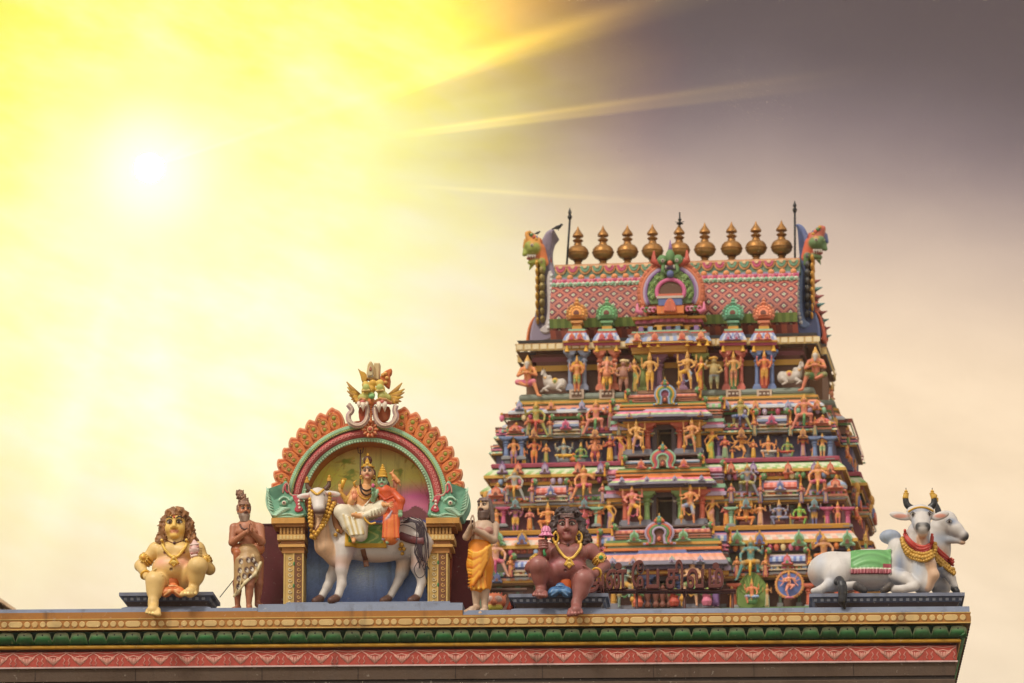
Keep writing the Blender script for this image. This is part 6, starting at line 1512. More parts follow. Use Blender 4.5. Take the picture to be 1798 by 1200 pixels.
rowB = [('skirt4',872,892,OR,'orange','gold','orange figure in the pink pillared niche behind the right sage'),
 ('stand4',905,884,L(160,80,130),'yellow','gold','purple four armed figure under a blue arch behind the sage in yellow'),
 ('skirt',930,892,L(214,120,120),'orange','gold','small pink figure in orange shorts with folded hands'),
 ('sit',962,880,L(222,140,80),'orange','gold','large orange seated figure beside the pink lotus of the maroon dwarf'),
 ('eleph',1026,883,L(206,90,100),'magenta','gold','rosy elephant headed figure peeking over the maroon dwarf hair'),
 ('skirt',1052,885,L(214,110,70),'coral','gold','orange red figure with folded hands right of the dwarf hair'),
 ('lady',1071,875,L(222,160,90),'violet','yellow','lady in a purple sari with yellow sash left of the pink guardian'),
 ('lady',1250,869,L(222,150,100),L(206,140,130),'gold','lady in a rosy beige sari right of the orange guardian'),
 ('skirt',1275,882,L(206,80,90),'orange','gold','red bodied figure in orange with folded hands by the mint pillar'),
 ('heads',1310,876,L(224,140,70),'orange','gold','orange seated figure with a fan of several crowned heads'),
 ('skirt4',1335,882,L(226,150,100),L(226,170,160),'gold','slim peach figure standing between two seated figures'),
 ('sit',1368,876,L(120,126,156),L(120,126,156),'gold','blue grey seated figure on a maroon seat'),
 ('sit2',1404,880,L(110,180,70),'red','magenta','bright green lady in a red skirt seated on a maroon seat'),
 ('stand4',1430,878,L(110,116,170),'gold','gold','blue violet four armed figure under a teal arch'),
 ('stand4',1471,882,L(226,120,110),L(220,130,90),'gold','rose pink figure standing between two magenta pillars')]
for ps, u, vt, sk, cl, sa, lb in rowB: fig(ps, u, vt - 3, 926, yB, pal_(sk, cl, sa, 'gold', back='maroon'), lb, 'lady_statue' if 'lady' in lb else 'deity_statue', GB, z=ZB, mirror=u > 1200 and ps not in ('sit',), sx=1.25)
fig('guard', 1112, 847, 924, YL['b']-.26, pal_(L(222,124,120), 'yellow', 'magenta', 'gold'), 'pink guardian in yellow shorts leaning on a mace left of the third doorway', 'guardian_statue', GB, z=ZT(924, YL['b']-.15)+.02, mirror=True)
fig('guard', 1210, 845, 924, YL['b']-.26, pal_(L(226,142,92), 'sky', 'yellow', 'gold'), 'orange guardian in blue shorts leaning on a mace right of the third doorway', 'guardian_statue', GB, z=ZT(924, YL['b']-.15)+.02)
# lowest visible storey
yG = YL['c'] + .02; GC_ = rowG['c']
fig('squat', 870, 942, 1016, yG, pal_(L(206,150,130), 'magenta', 'magenta', 'gold'), 'pale giant in magenta shorts seen just right of the sage in yellow', 'giant_statue', GC_, sx=1.1)
fig('squat', 1318, 938, 1022, yG, pal_(L(60,140,140), 'gold', 'yellow', 'gold'), 'teal giant in yellow shorts leaning forward above the green leaf shrine', 'giant_statue', GC_, mirror=True, sx=1.0)
fig('squat', 1446, 934, 1005, yG, pal_(L(190,130,90), 'orange', 'gold', 'gold'), 'tan giant with a gold crown half hidden by the lying bull', 'giant_statue', GC_, sx=1.1)
yC = YL['c'] + .06; ZC = ZT(1070, YL['c'])
fig('guard', 1097, 976, 1070, YL['c']-.30, pal_(L(120,150,140), 'gold', 'green', 'gold'), 'grey green guardian with a gold mace behind the iron letters', 'guardian_statue', GC_, z=ZC, mirror=True)
fig('guard', 1213, 974, 1070, YL['c']-.30, pal_(L(226,176,140), 'green', 'gold', 'gold'), 'pale guardian with a gold mace behind the last iron letters', 'guardian_statue', GC_, z=ZC)
fig('skirt', 1256, 990, 1070, YL['c']-.2, pal_(L(110,60,110), L(90,50,120), 'violet', 'gold'), 'tall purple robed figure at the right end of the iron letters', 'attendant_statue', GC_, z=ZC)
fig('skirt', 1285, 1024, 1070, yC, pal_(L(190,130,80), 'orange', 'gold', 'gold'), 'short tan figure with folded hands and a staff left of the leaf shrine', 'attendant_statue', GC_, z=ZC)
fig('sit', 1320, 1012, 1069, yC-.25, pal_(L(226,130,90), 'sky', 'gold', 'gold', back='green'), 'orange seated deity on a green leaf shaped throne', 'deity_statue', GC_, z=ZC+.06)
fig('skirt4', 1347, 1022, 1070, yC, pal_(L(206,140,90), L(160,190,170), 'gold', 'gold'), 'short figure in a striped mint skirt between leaf shrine and dancer disc', 'attendant_statue', GC_, z=ZC)
m = MB(); x, z = XT(1320, 1045, yC-.1), ZC + .62
lf = [(x-.30, ZC), (x-.38, ZC+.25), (x-.37, ZC+.52), (x-.22, ZC+.76), (x, ZC+.90), (x+.22, ZC+.76), (x+.37, ZC+.52), (x+.38, ZC+.25), (x+.30, ZC)]
m.prism(spline(lf, 4, True), yC-.02, yC+.12, L(80,130,50), .03); o_ = MB()
for k in range(9): t = radians(20+140*k/8); m.tube([(x, yC-.03, ZC+.2), (x+.34*cos(t), yC-.04, ZC+.32+.48*sin(t))], [.02, .008], L(120,160,70), 4)
m.v = [(a-x, b-yC, c-ZC) for a, b, c in m.v]; o = m.build('leaf_throne', TM); o.location = T.world((x, yC, ZC)); o.rotation_euler = (0,0,T.th); tag(o, 'green leaf shaped back panel behind the orange seated deity', 'shrine panel', GC_)
# dancer in a ring of flames
x = XT(1386, 1040, yC-.1); root = empty('dancer_disc', T.world((x, yC-.1, ZC)), T.th, 'many armed pink dancer on a blue disc inside a gold flame ring', 'statue', GC_)
m = MB(); R = 23*p; cz0 = .56
m.lathe((0, .10, cz0), [(0,-.02),(R*.96,-.02),(R*.96,.06),(0,.06)], L(50,110,190), 40, axis='y'); m.build('blue_disc', TM, root)
m = MB(); m.tube([(R*cos(t), .08, cz0+R*sin(t)) for t in np.linspace(0, 2*pi, 41)[:-1]], .032, L(214,150,80), 8, closed=True)
for k in range(30): t = 2*pi*k/30; m.tube([(R*1.06*cos(t), .08, cz0+R*1.06*sin(t)), (R*1.14*cos(t+.05), .08, cz0+R*1.14*sin(t+.05))], [.035, .008], (L(214,120,70), L(206,150,80))[k % 2], 5)
m.build('flame_ring', TM, root)
V, Q, C = template('dance'); C2 = C @ pal_(L(232,150,130), 'coral', 'pink', 'pink', hair='maroon'); C2[:, 3] = 1
o = make_mesh('dancer', V*.74 + np.array((0, -.02, .20)), None, C2, M['tfig'], parent=root, quads=Q)
# creatures between dwarf pedestal and sage; small pots along the parapet foot
for u, cc_, lb in ((1120, 'coral', 'small red and green flower pot left of the low doorway'), (1184, 'red', 'small red and green flower pot right of the low doorway'), (1241, 'pink', 'small pink and green flower pot beside the purple robed figure')):
    m = MB(); m.lathe((0,0,0), [(.10,0),(.14,.10),(.09,.2),(.13,.26),(.0,.26)], c_[cc_], 9)
    for k in range(7): m.ball((.09*cos(k), .09*sin(k)-.02, .30+.03*(k % 3)), .07, (P['green'], c_[cc_], P['lime'])[k % 3], 6, 5)
    o = m.build('flower_pot', TM); o.location = T.world((XT(u, 1065, YL['c']-.45), YL['c']-.45, ZC)); tag(o, lb, 'flower pot', 'flower pots at the foot of the tower')
for k, u in enumerate((1137, 1152, 1164, 1176)):
    m = MB(); m.lathe((0,0,0), [(.07,0),(.09,.06),(.05,.14),(.08,.26),(.09,.34),(.04,.42),(.07,.48),(.0,.58)], L(100,34,40), 8)
    o = m.build('baluster', TM); o.location = T.world((XT(u, 1060, YL['c']-.32), YL['c']-.32, ZC)); tag(o, 'maroon baluster post in the low row in front of the dark doorway', 'baluster', 'maroon balusters before the low doorway')
# figures on the flank, seen in profile at the right edge
for st, yl, h, rows in (('a', .30, HW['a'], ((722,768,2.0,L(130,60,60)), (768,808,1.2,L(214,120,80)), (768,808,3.0,L(220,140,90)))), ('b', -.20, HW['b'], ((845,884,2.0,L(170,70,70)), (886,926,.9,L(220,110,90)), (886,926,3.4,L(214,140,80)))), ('c', -.70, HW['c'], ((940,985,.6,L(190,150,70)),)), ('t', .80, HW['t'], ((640,690,2.2,L(206,120,90)), (696,735,2.6,L(180,80,120))))):
    for k, (va, vf, yy_, sk) in enumerate(rows):
        V, Q, C = template(('stand4','squat','skirt4')[k % 3]); z0, z1 = ZT(vf, 0), ZT(va, 0); C2 = C @ pal_(sk, ('green','orange','magenta')[k % 3], 'gold', 'gold'); C2[:, 3] = 1
        o = make_mesh('flank_statue', V*(z1-z0), None, C2, M['tfig'], quads=Q); o.location = T.world((h+(.12 if st != 't' else .22)+.05*(k), yl+yy_, z0)); o.rotation_euler = (0, 0, T.th+pi/2-.2)
        nm_ = {'t':'top','a':'second','b':'third','c':'lowest'}[st]
        tag(o, '%s figure in %s on the right flank, %s storey%s' % (('standing','sprawling','raised arm')[k % 3], ('green','orange','magenta')[k % 3], nm_, '' if st != 'b' or k != 0 else ' under the arch'), 'statue', 'figures along the right flank')

# identical small attendants crowding the shrines of each storey
for yl, va, vf, us, sk, cl, nm_, gr_ in ((YL['a']+.04, 730, 766, (927, 966, 1024, 1087, 1325, 1388, 1431), L(214,120,90), 'teal', 'small folded hands attendant in a teal skirt beside the second storey shrines', GA),
        (YL['b']+.04, 846, 884, (890, 934, 1003, 1058, 1284, 1335, 1407, 1450), L(206,110,110), 'blue', 'small folded hands attendant in a blue skirt beside the third storey shrines', GB),
        (YL['c']+.04, 974, 1014, (896, 932, 967, 1294, 1344, 1424), L(222,140,90), 'magenta', 'small folded hands attendant in a magenta skirt beside the lowest storey shrines', GC_)):
    for u in us: fig('skirt', u, va, vf, yl, pal_(sk, cl, 'gold', 'gold'), nm_, 'attendant_statue', gr_, sx=1.2)
for yl, z_, us, sk, cl, nm_, gr_ in ((YL['b']+.10, ZB, (1290, 1388, 1449), L(214,130,80), 'green', 'small raised arm attendant in a green skirt in the third storey statue row', GB),
        (YL['a']+.10, ZA, (920, 1286, 1366, 1427), L(206,110,80), 'yellow', 'small raised arm attendant in a yellow skirt in the second storey statue row', GA)):
    for u in us: fig('skirt4', u, (784 if gr_ is GA else 900), (808 if gr_ is GA else 926), yl, pal_(sk, cl, 'gold', 'gold'), nm_, 'attendant_statue', gr_, z=z_, sx=1.2)
# ------------------------------------------------------------------ statues on the parapet
S0 = 1/160.0
class Hero:
    def __init__(s, name, u, v, y, label, cat, group=None):
        s.root, s.p0 = bthing(name, u, v, y, label, cat, group)
    def J(s, u, v, y): return q(u, v, y) - s.p0
    def body(s, b, name, h, mat=None, par=None, **kw):
        return b.build(name, h, mat or M['statue'], par or s.root, **kw)
    def mb(s, m, name, mat=None, par=None): return m.build(name, mat or M['statue'], par or s.root)
def HF(c, k, yaw=0, pitch=0, roll=0):
    cy, sy, cp, sp, cr_, sr = cos(yaw), sin(yaw), cos(pitch), sin(pitch), cos(roll), sin(roll)
    Rz = np.array(((cy,-sy,0),(sy,cy,0),(0,0,1))); Rx = np.array(((1,0,0),(0,cp,-sp),(0,sp,cp))); Ry = np.array(((cr_,0,sr),(0,1,0),(-sr,0,cr_)))
    Rm = Ry @ Rz @ Rx; c = np.asarray(c, float)
    f = lambda x, y, z: c + Rm @ (np.array((x, y, z), float)*k*S0)
    f.k = k*S0; f.rot = (pitch, roll, yaw); return f
def head(b, f, skin, lip, cheek=None, chin=True):
    k = f.k; r = f.rot; E = lambda p, rr, c, kk=3, cut=False: b.ell(f(*p), [a*k for a in rr], c, kk*k, rot=r, cut=cut); Cp = lambda a, c_, r1, r2, c, kk=2: b.cap(f(*a), f(*c_), r1*k, r2*k, c, kk*k)
    E((0,2,3), (19.5,21,22), skin, 5); E((0,-1,-11), (16,16,14), skin, 8)
    for s_ in (-1, 1):
        E((s_*9,-10.5,-7), (8,7,8), cheek or skin, 6); Cp((s_*3,-18.2,9), (s_*14,-14,9.5), 2.6, 2.0, skin, 4); E((s_*3.6,-20,-6.8), (3,3,2.6), skin, 2); E((s_*19.5,3,-2), (3,5.5,8.5), skin, 2)
    for s_ in (-1, 1): E((s_*8.5,-21,3.6), (6.6,4.4,4.2), skin, 3, True)
    Cp((0,-17.6,8), (0,-23,-4.5), 2.6, 3.8, skin, 3)
    Cp((-6,-17.4,-13.4), (0,-19.6,-12.9), .9, 1.5, lip, 1.2); Cp((6,-17.4,-13.4), (0,-19.6,-12.9), .9, 1.5, lip, 1.2); Cp((-3.6,-18.2,-15.8), (3.6,-18.2,-15.8), 1.5, 1.5, lip, 1.2)
    if chin: E((0,-15.5,-21), (7,6,5), skin, 5)
def eyes(hero, f, iris=P['black'], brow=P['black'], white=L(224,216,200), par=None, wide=1.0, mark=None):
    k = f.k
    for s_ in (-1, 1):
        m = MB(); m.ball(f(s_*8.5,-14.2,3.6), 5.6*k, white, 12, 8, rz=.62, rx=1.0, ry=.9)
        m.ball(f(s_*8.3,-18.5,3.6), 2.5*k, L(110,60,40), 10, 6); m.ball(f(s_*8.3,-19.9,3.6), 1.5*k, iris, 8, 5)
        m.tube([f(s_*2.6,-17.4,2.6), f(s_*5.5,-20.0,6.2), f(s_*8.5,-20.4,7.2), f(s_*12,-18.6,6.0), f(s_*15.2,-14.6,3.4)], [.4*k,.9*k,1.1*k,.9*k,.4*k], iris, 6)
        m.tube([f(s_*3,-17.4,2.4), f(s_*8.5,-19.6,.2), f(s_*14.5,-15.4,3)], [.3*k,.6*k,.3*k], iris, 5)
        hero.mb(m, 'eye', par=par)
        m = MB(); m.tube([f(s_*2.6,-20.8,9.4), f(s_*7,-20.4,12.6), f(s_*12,-18.0,12.6), f(s_*16.5,-13.5,9.6)], [.7*k,1.3*k,1.1*k,.4*k], brow, 6); hero.mb(m, 'eyebrow', par=par)
    if mark is not None:
        m = MB(); m.ball(f(0,-21.3,12), 1.9*k, mark, 8, 5, rz=1.5); hero.mb(m, 'forehead_mark', par=par)
def fingers(b, base, dirs, L_, r, col, curl=(0,0,0), k=.006):
    """five separate bent fingers: base points, direction, length"""
    for bp, d, l in zip(base, dirs, L_):
        bp, d, cu = map(lambda a: np.array(a, float), (bp, d, curl)); d = d/np.linalg.norm(d)
        p1 = bp + d*l*.45; d2 = d + cu; d2 /= np.linalg.norm(d2); p2 = p1 + d2*l*.32; d3 = d2 + cu; d3 /= np.linalg.norm(d3); p3 = p2 + d3*l*.26
        b.chain([bp, p1, p2, p3], [r, r*.92, r*.85, r*.7], col, k)
def foot(b, J, heel, toe, w, col, nail=None, side=1):
    heel, toe = np.array(heel), np.array(toe); d = toe - heel; d0 = d/np.linalg.norm(d); x = np.array((1.0, 0, 0)) if abs(d0[1]) > .5 else np.array((0, -1.0, 0))
    b.cap(heel, heel + d*.62, w*.42, w*.46, col, .03)
    for i in range(5):
        t = (i-2)/2.0*side; ln = (1.0, .98, .92, .84, .74)[i]; rr = w*(.20 if i == 0 else .14)
        p_ = heel + d*.60 + x*t*w*.40; e = heel + d*ln + x*t*w*.50 + np.array((0,0,-w*.10)); b.cap(p_, e, rr*1.2, rr, col, .012)
def bead_path(m, body, pts2, y_off, r, col, J, n, ry=.7, jit=0, cols=None):
    sp = spline([np.array(p) for p in pts2], 8); sp = np.array(sp); seg = np.r_[0, np.cumsum(np.hypot(*np.diff(sp, axis=0).T))]; t = np.linspace(0, seg[-1], n)
    xs = np.interp(t, seg, sp[:, 0]); zs = np.interp(t, seg, sp[:, 1]); ys = body.front(np.stack([xs, zs], 1))
    for i in range(n): m.ball((xs[i], ys[i]-y_off, zs[i]), r*(1 + jit*((i*7) % 3 - 1)), cols[i % len(cols)] if cols else col, 8, 6, ry=ry)
    return xs, ys, zs
def xz(J, pts, y): return [(J(u, v, y)[0], J(u, v, y)[2]) for u, v in pts]

def dwarf(hero, j, skin, face, knee, hairc, blush, side, fh=.0062):
    """j: named points (u, v, y). side = +1 when the raised hand is on the right of the picture"""
    J = lambda k: hero.J(*j[k]) if isinstance(k, str) else hero.J(*k)
    b = Body()
    b.ell(J('belly'), (.235,.19,.165), skin, .05); b.ell(J('chest'), (.215,.15,.13), skin, .06); b.ell(J('hips'), (.25,.19,.15), skin, .06)
    for s_ in (-1, 1):
        p_ = J('chest') + np.array((s_*.105, -.10, -.005)); b.ell(p_, (.10,.065,.075), skin, .04)
    b.cap(J('neck'), J('chin'), .095, .085, skin, .03)
    for a in ('L', 'R'):
        b.cap(J('sh'+a), J('el'+a), .078, .060, skin, .035); b.cap(J('el'+a), J('wr'+a), .060, .036, skin, .025); b.ell(J('sh'+a), (.085,.085,.085), skin, .04)
        b.cap(J('hip'+a), J('kn'+a), .125, .100, skin, .05); b.ell(J('kn'+a), (.103,.10,.10), knee, .03)
        b.cap(J('kn'+a), J('an'+a), .094, .052, skin, .04); mid = (J('kn'+a)*.6 + J('an'+a)*.4); b.ell(mid + np.array((0,.02,0)), (.094,.09,.12), skin, .03)
        b.ell(J('an'+a), (.056,.056,.05), skin, .02); foot(b, J, J('an'+a) + np.array((0,.01,-.045)), J('to'+a), .135, skin, side=-1 if a == 'L' else 1)
    f = HF(J('head'), j['hk'], j.get('yaw', 0)); head(b, f, face, L(200,126,84) if j.get('pale') else L(128,56,54))
    # resting hand on the knee, fingers over its front
    rh = 'R' if side < 0 else 'L'; sg = -1 if side < 0 else 1
    wr, kn = J('wr'+rh), J('kn'+rh); pal = J('rest'); b.cap(wr, pal, .038, .045, skin, .015)
    bases = [pal + np.array((sg*.02, -.035, .030 - .022*i)) for i in range(4)]
    fingers(b, bases, [(sg*.9, -.25, -.12 - .10*i) for i in range(4)], (.115,.125,.115,.095), .0150, skin, (0, -.0, -.35)); fingers(b, [pal + np.array((0,-.02,.035))], [(sg*.7, -.5, .35)], (.08,), .016, skin)
    # raised hand
    hh = J('hand'); lh = 'L' if side < 0 else 'R'; b.cap(J('wr'+lh), hh, .036, .042, skin, .012); b.ell(hh, (.052,.034,.055), skin, .012)
    sx = 1 if side < 0 else -1
    for i in range(4):
        p0_ = hh + np.array((-sx*.048, -.018, .055 - .027*i)); fingers(b, [p0_], [(sx*.85, -.55, .03)], (.10 - .006*abs(i-1),), .0150, skin, (sx*.25, .28, -.05), .004)
    fingers(b, [hh + np.array((sx*.04, -.01, -.02))], [(-sx*.3, -.5, .75)], (.085,), .0155, skin)
    bl = J('belly'); b.ell(bl + np.array((0, -.19, -.045)), (.014,.02,.016), skin, .008, cut=True)
    for s_ in (-1, 1):
        b.spot(J('chest') + np.array((s_*.105, -.165, -.03)), .017, L(110,50,50))
        b.spot(J('belly') + np.array((s_*.12, -.15, .05)), (.09,.1,.06), blush, .8)
    b.spot(bl + np.array((0, -.19, -.045)), .02, L(70,34,34))
    for a in ('L', 'R'):                                       # painted toenails
        to = J('to'+a)
        for i in range(5): b.spot(to + np.array(((i-2)*.034, .018*abs(i-1.2)-.01, .010)), (.011,.02,.011), tuple(np.minimum(1, np.array(skin)*1.7+.05)), .3)
    bd = hero.body(b, 'body', fh); eyes(hero, f, mark=L(196,60,40) if j.get('pale') else None)
    # loincloth
    c = Body(); c.ell(J('hips') + np.array((0,.0,.0)), (.262,.205,.13), j['cloth'], .03); c.cap(J('hips') + np.array((0,-.17,-.02)), J('hips') + np.array((0,-.20,-.14)), .10, .06, j['cloth'], .03); hero.body(c, 'loincloth', .011)
    # necklace of square gold links with a pendant
    m = MB(); ch = J('chest'); G = P['gold']; top = J('neck')
    pts = [(top[0]-.135, top[2]+.005), (ch[0]-.12, ch[2]+.03), (ch[0]-.045, ch[2]-.065), (ch[0]+.005, ch[2]-.085), (ch[0]+.055, ch[2]-.065), (ch[0]+.125, ch[2]+.03), (top[0]+.14, top[2]+.005)]
    sp = np.array(spline([np.array(p_) for p_ in pts], 6)); ys = b.front(sp)
    m.tube([(x, y_-.012, z) for (x, z), y_ in zip(sp, ys)], .016, L(206,160,60), 7, flat=.8)
    bead_path(m, b, pts, .026, .0165, L(230,190,90), J, 30)
    px_, pz_ = pts[3]; py_ = float(b.front([(px_, pz_-.03)])[0]) - .03
    m.prism([(px_, pz_+.02), (px_-.022, pz_-.01), (px_-.06, pz_-.075), (px_-.03, pz_-.09), (px_, pz_-.12), (px_+.03, pz_-.09), (px_+.06, pz_-.075), (px_+.022, pz_-.01)], py_-.012, py_+.03, L(216,170,66), .008)
    m.ball((px_, py_-.016, pz_-.02), .018, L(236,200,110), 8, 5)
    for k in range(5): m.tube([(px_, py_-.014, pz_-.04), (px_+(k-2)*.022, py_-.014, pz_-.09)], .004, L(240,210,120), 4)
    hero.mb(m, 'necklace', M['gold'])
    m = MB(); pts2 = [(top[0]-.10, top[2]+.035), (top[0]-.05, top[2]-.0), (top[0], top[2]-.018), (top[0]+.05, top[2]-.0), (top[0]+.10, top[2]+.035)]
    sp = np.array(spline([np.array(p_) for p_ in pts2], 5)); ys = b.front(sp); m.tube([(x, y_-.006, z) for (x, z), y_ in zip(sp, ys)], .007, L(120,70,40), 5); i = len(sp)//2; m.ball((sp[i,0], ys[i]-.015, sp[i,1]), .018, L(70,30,34), 8, 6)
    hero.mb(m, 'throat_cord')
    # armlets and bangles
    for a in ('L', 'R'):
        A0, A1 = J('sh'+a), J('el'+a); c_0 = A0*.38 + A1*.62; d = A1 - A0; d /= np.linalg.norm(d); xx = np.cross(d, (0,1,0)); xx /= np.linalg.norm(xx); yy = np.cross(xx, d)
        m = MB()
        for off_, rr, tr_ in ((-.03, .076, .012), (.0, .074, .017), (.03, .072, .012)): m.tube([c_0 + d*off_ + rr*(cos(t)*xx + sin(t)*yy) for t in np.linspace(0, 2*pi, 25)[:-1]], tr_, L(206,158,60), 7, closed=True)
        fr = c_0 - np.array((0, .085, 0)) + np.array(((-.02 if a == 'L' else .02), 0, .01)); m.ball(fr, .045, L(216,172,70), 12, 8, ry=.4); m.ball(fr - np.array((0,.016,0)), .026, P['green'] if skin[0] < .3 else L(206,150,60), 10, 6, ry=.5)
        for t in np.linspace(0, 2*pi, 13)[:-1]: m.ball(fr + np.array((.045*cos(t), -.004, .045*sin(t))), .010, L(236,200,110), 6, 4)
        if a == 'R': m.prism([(fr[0]-.01, fr[2]-.04), (fr[0]+.04, fr[2]-.05), (fr[0]+.055, fr[2]-.10), (fr[0]+.0, fr[2]-.095)], fr[1]-.0, fr[1]+.03, L(206,158,60), .006)
        hero.mb(m, 'armlet', M['gold'])
        W0, W1 = J('el'+a), J('wr'+a); c_1 = W0*.22 + W1*.78; d = W1 - W0; d /= np.linalg.norm(d); xx = np.cross(d, (0,1,.01)); xx /= np.linalg.norm(xx); yy = np.cross(xx, d); m = MB()
        m.tube([c_1 + .050*(cos(t)*xx + sin(t)*yy) for t in np.linspace(0, 2*pi, 21)[:-1]], .013, L(216,168,60), 7, closed=True); hero.mb(m, 'bangle', M['gold'])
    return b, f
def curls(hero, f, parts, col, n, seed, zmax=0.0, r0=2.6, name='hair', h=.0085, skirts=(), ln_=(4, 7), dn=(-1.6, .2), fringe=21):
    b = Body(); rd = random.Random(seed); k = f.k
    for (c, r) in parts: b.ell(f(*c), [a*k for a in r], col, 4*k, rot=f.rot)
    base = Body(); base.p = list(b.p)
    for _ in range(n):
        c, r = rd.choice(parts); th_, ph = rd.uniform(0, 2*pi), math.acos(rd.uniform(-1, 1))
        pt = np.array((c[0] + r[0]*sin(ph)*cos(th_), c[1] + r[1]*sin(ph)*sin(th_), c[2] + r[2]*cos(ph)))
        if pt[1] < -14 and pt[2] < fringe and abs(pt[0]) < 18.5: continue
        d = np.array((rd.uniform(-1,1), rd.uniform(-1,.4), rd.uniform(*dn))); d = d/np.linalg.norm(d)*rd.uniform(*ln_)
        cc_ = tuple(np.array(col[:3])*rd.uniform(.7, 1.5)) + (1,); sd = np.cross(d, (0, 1, 0))*.35
        b.chain([f(*pt), f(*(pt + d*.5 + sd)), f(*(pt + d))], [r0*k, r0*.9*k, r0*.5*k], cc_, .6*k)
    return hero.body(b, name, h, M['statue'])
def earring(hero, p):
    m = MB(); p = np.array(p); m.tube([p + np.array((.030*cos(t), 0, .052*sin(t)*(1 if sin(t) > 0 else 1.1))) for t in np.linspace(0, 2*pi, 19)[:-1]], .014, L(216,168,62), 7, closed=True); m.ball(p + np.array((0,-.006,-.062)), .026, L(226,180,80), 8, 6); m.ball(p + np.array((0,0,.058)), .018, L(226,180,80), 8, 6)
    hero.mb(m, 'earring', M['gold'])

# ---- maroon dwarf with lotus
SKD, FCD, KND = L(142,84,76), L(152,94,84), L(156,98,90)
h = Hero('dwarf_statue', 996, 1043, .3, 'maroon skinned pot bellied seated dwarf with black curly hair holding a pink lotus', 'statue', 'seated dwarf statues on the parapet')
jd = dict(belly=(994,1000,.22), chest=(1000,973,.25), hips=(996,1026,.36), neck=(998,958,.27), chin=(997,944,.24), head=(996.5,926,.23), hk=1.0,
 shL=(964,967,.29), elL=(932,997,.24), wrL=(950,977,.08), shR=(1037,968,.29), elR=(1062,993,.27), wrR=(1044,1009,.03), rest=(1034,1006,-.03),
 hipL=(978,1032,.30), knL=(946,994,-.02), anL=(950,1032,.03), toL=(947,1044,-.13), hipR=(1016,1034,.30), knR=(1025,1018,-.03), anR=(1012,1058,-.09), toR=(1010,1077,-.24),
 hand=(955,959,.03), cloth=L(214,100,40))
bD, fD = dwarf(h, jd, SKD, FCD, KND, P['dbrown'], L(162,90,92), -1)
curls(h, fD, [((0,8,12),(26,20,24)), ((-22,10,-2),(9,13,22)), ((23,10,-8),(10,13,26)), ((30,12,-22),(8,10,14)), ((0,-4,26),(21,12,9))], L(66,50,48), 420, 5)
for s_ in (-1, 1): earring(h, fD(s_*20.5, -4, -19))
m = MB()                                                       # three ash stripes
for z_ in (15.5, 18.0, 20.5): m.tube([fD(-12,-16.4,z_), fD(-5,-19.2,z_), fD(5,-19.2,z_), fD(12,-16.4,z_)], .7*fD.k, L(168,136,130), 5)
h.mb(m, 'forehead_mark')
def lotus(hero, p, r, hgt):
    m = MB(); p = np.array(p); A_, B_ = L(176,56,116), L(226,150,176); N = 60
    for (prof, ph) in (([(.15,1.05),(.42,.98),(.62,.78),(.70,.52),(.74,.30)], 0), ([(.70,.34),(.78,.20),(.98,.04),(1.18,-.10),(1.10,-.16)], .5)):
        vs = []; cs = []
        for i, (rr, zz_) in enumerate(prof):
            for k in range(N):
                a = 2*pi*k/N; w_ = abs(cos(a*4.5 + ph*pi)); g = r*rr*(.86 + .16*w_**.6); vs.append((p[0]+g*cos(a), p[1]+g*sin(a), p[2] + hgt*(zz_ + .10*w_*(i == len(prof)-1)))); cs.append(tuple(np.array(A_)*(1-w_) + np.array(B_)*w_))
        m.add(vs, [(i*N+k, (i+1)*N+k, (i+1)*N+(k+1) % N, i*N+(k+1) % N) for i in range(len(prof)-1) for k in range(N)], cs, True)
    m.ball(p + np.array((0,0,hgt*.5)), r*.62, A_, 12, 8, rz=1.0); hero.mb(m, 'flower')
    return m
root_l, pl_ = bthing('lotus_flower', 959, 945, .0, 'pink lotus flower on a green stem held up by the maroon dwarf', 'flower')
hl = Hero.__new__(Hero); hl.root, hl.p0 = root_l, pl_
lotus(hl, hl.J(959, 941, .0), .078, .105); m = MB(); m.tube([hl.J(959,942,.0), hl.J(957,958,.0), hl.J(955,968,.0), hl.J(957,976,-.02)], [.014,.013,.013,.02], P['green'], 8); hl.mb(m, 'stem')
# ---- pale dwarf with conch
SKP, FCP, KNP = L(220,184,114), L(236,192,98), L(222,186,120)
h = Hero('dwarf_statue', 304, 1041, .3, 'pale cream pot bellied seated dwarf with long brown hair holding a conch shell', 'statue', 'seated dwarf statues on the parapet')
jp = dict(pale=1, belly=(304,998,.22), chest=(309,970,.25), hips=(304,1025,.36), neck=(309,955,.27), chin=(308,943,.24), head=(308,923,.23), hk=.98, yaw=0,
 shL=(274,966,.29), elL=(246,994,.27), wrL=(258,1014,.06), rest=(266,1011,-.03), shR=(346,965,.29), elR=(368,1000,.26), wrR=(352,985,.08), hand=(346,972,.03),
 hipL=(288,1030,.30), knL=(273,1021,-.03), anL=(269,1056,-.09), toL=(268,1077,-.24), hipR=(326,1028,.30), knR=(347,995,-.02), anR=(340,1030,.03), toR=(330,1042,-.13),
 cloth=L(206,110,50))
bP, fP = dwarf(h, jp, SKP, FCP, KNP, P['brown'], L(224,164,130), 1)
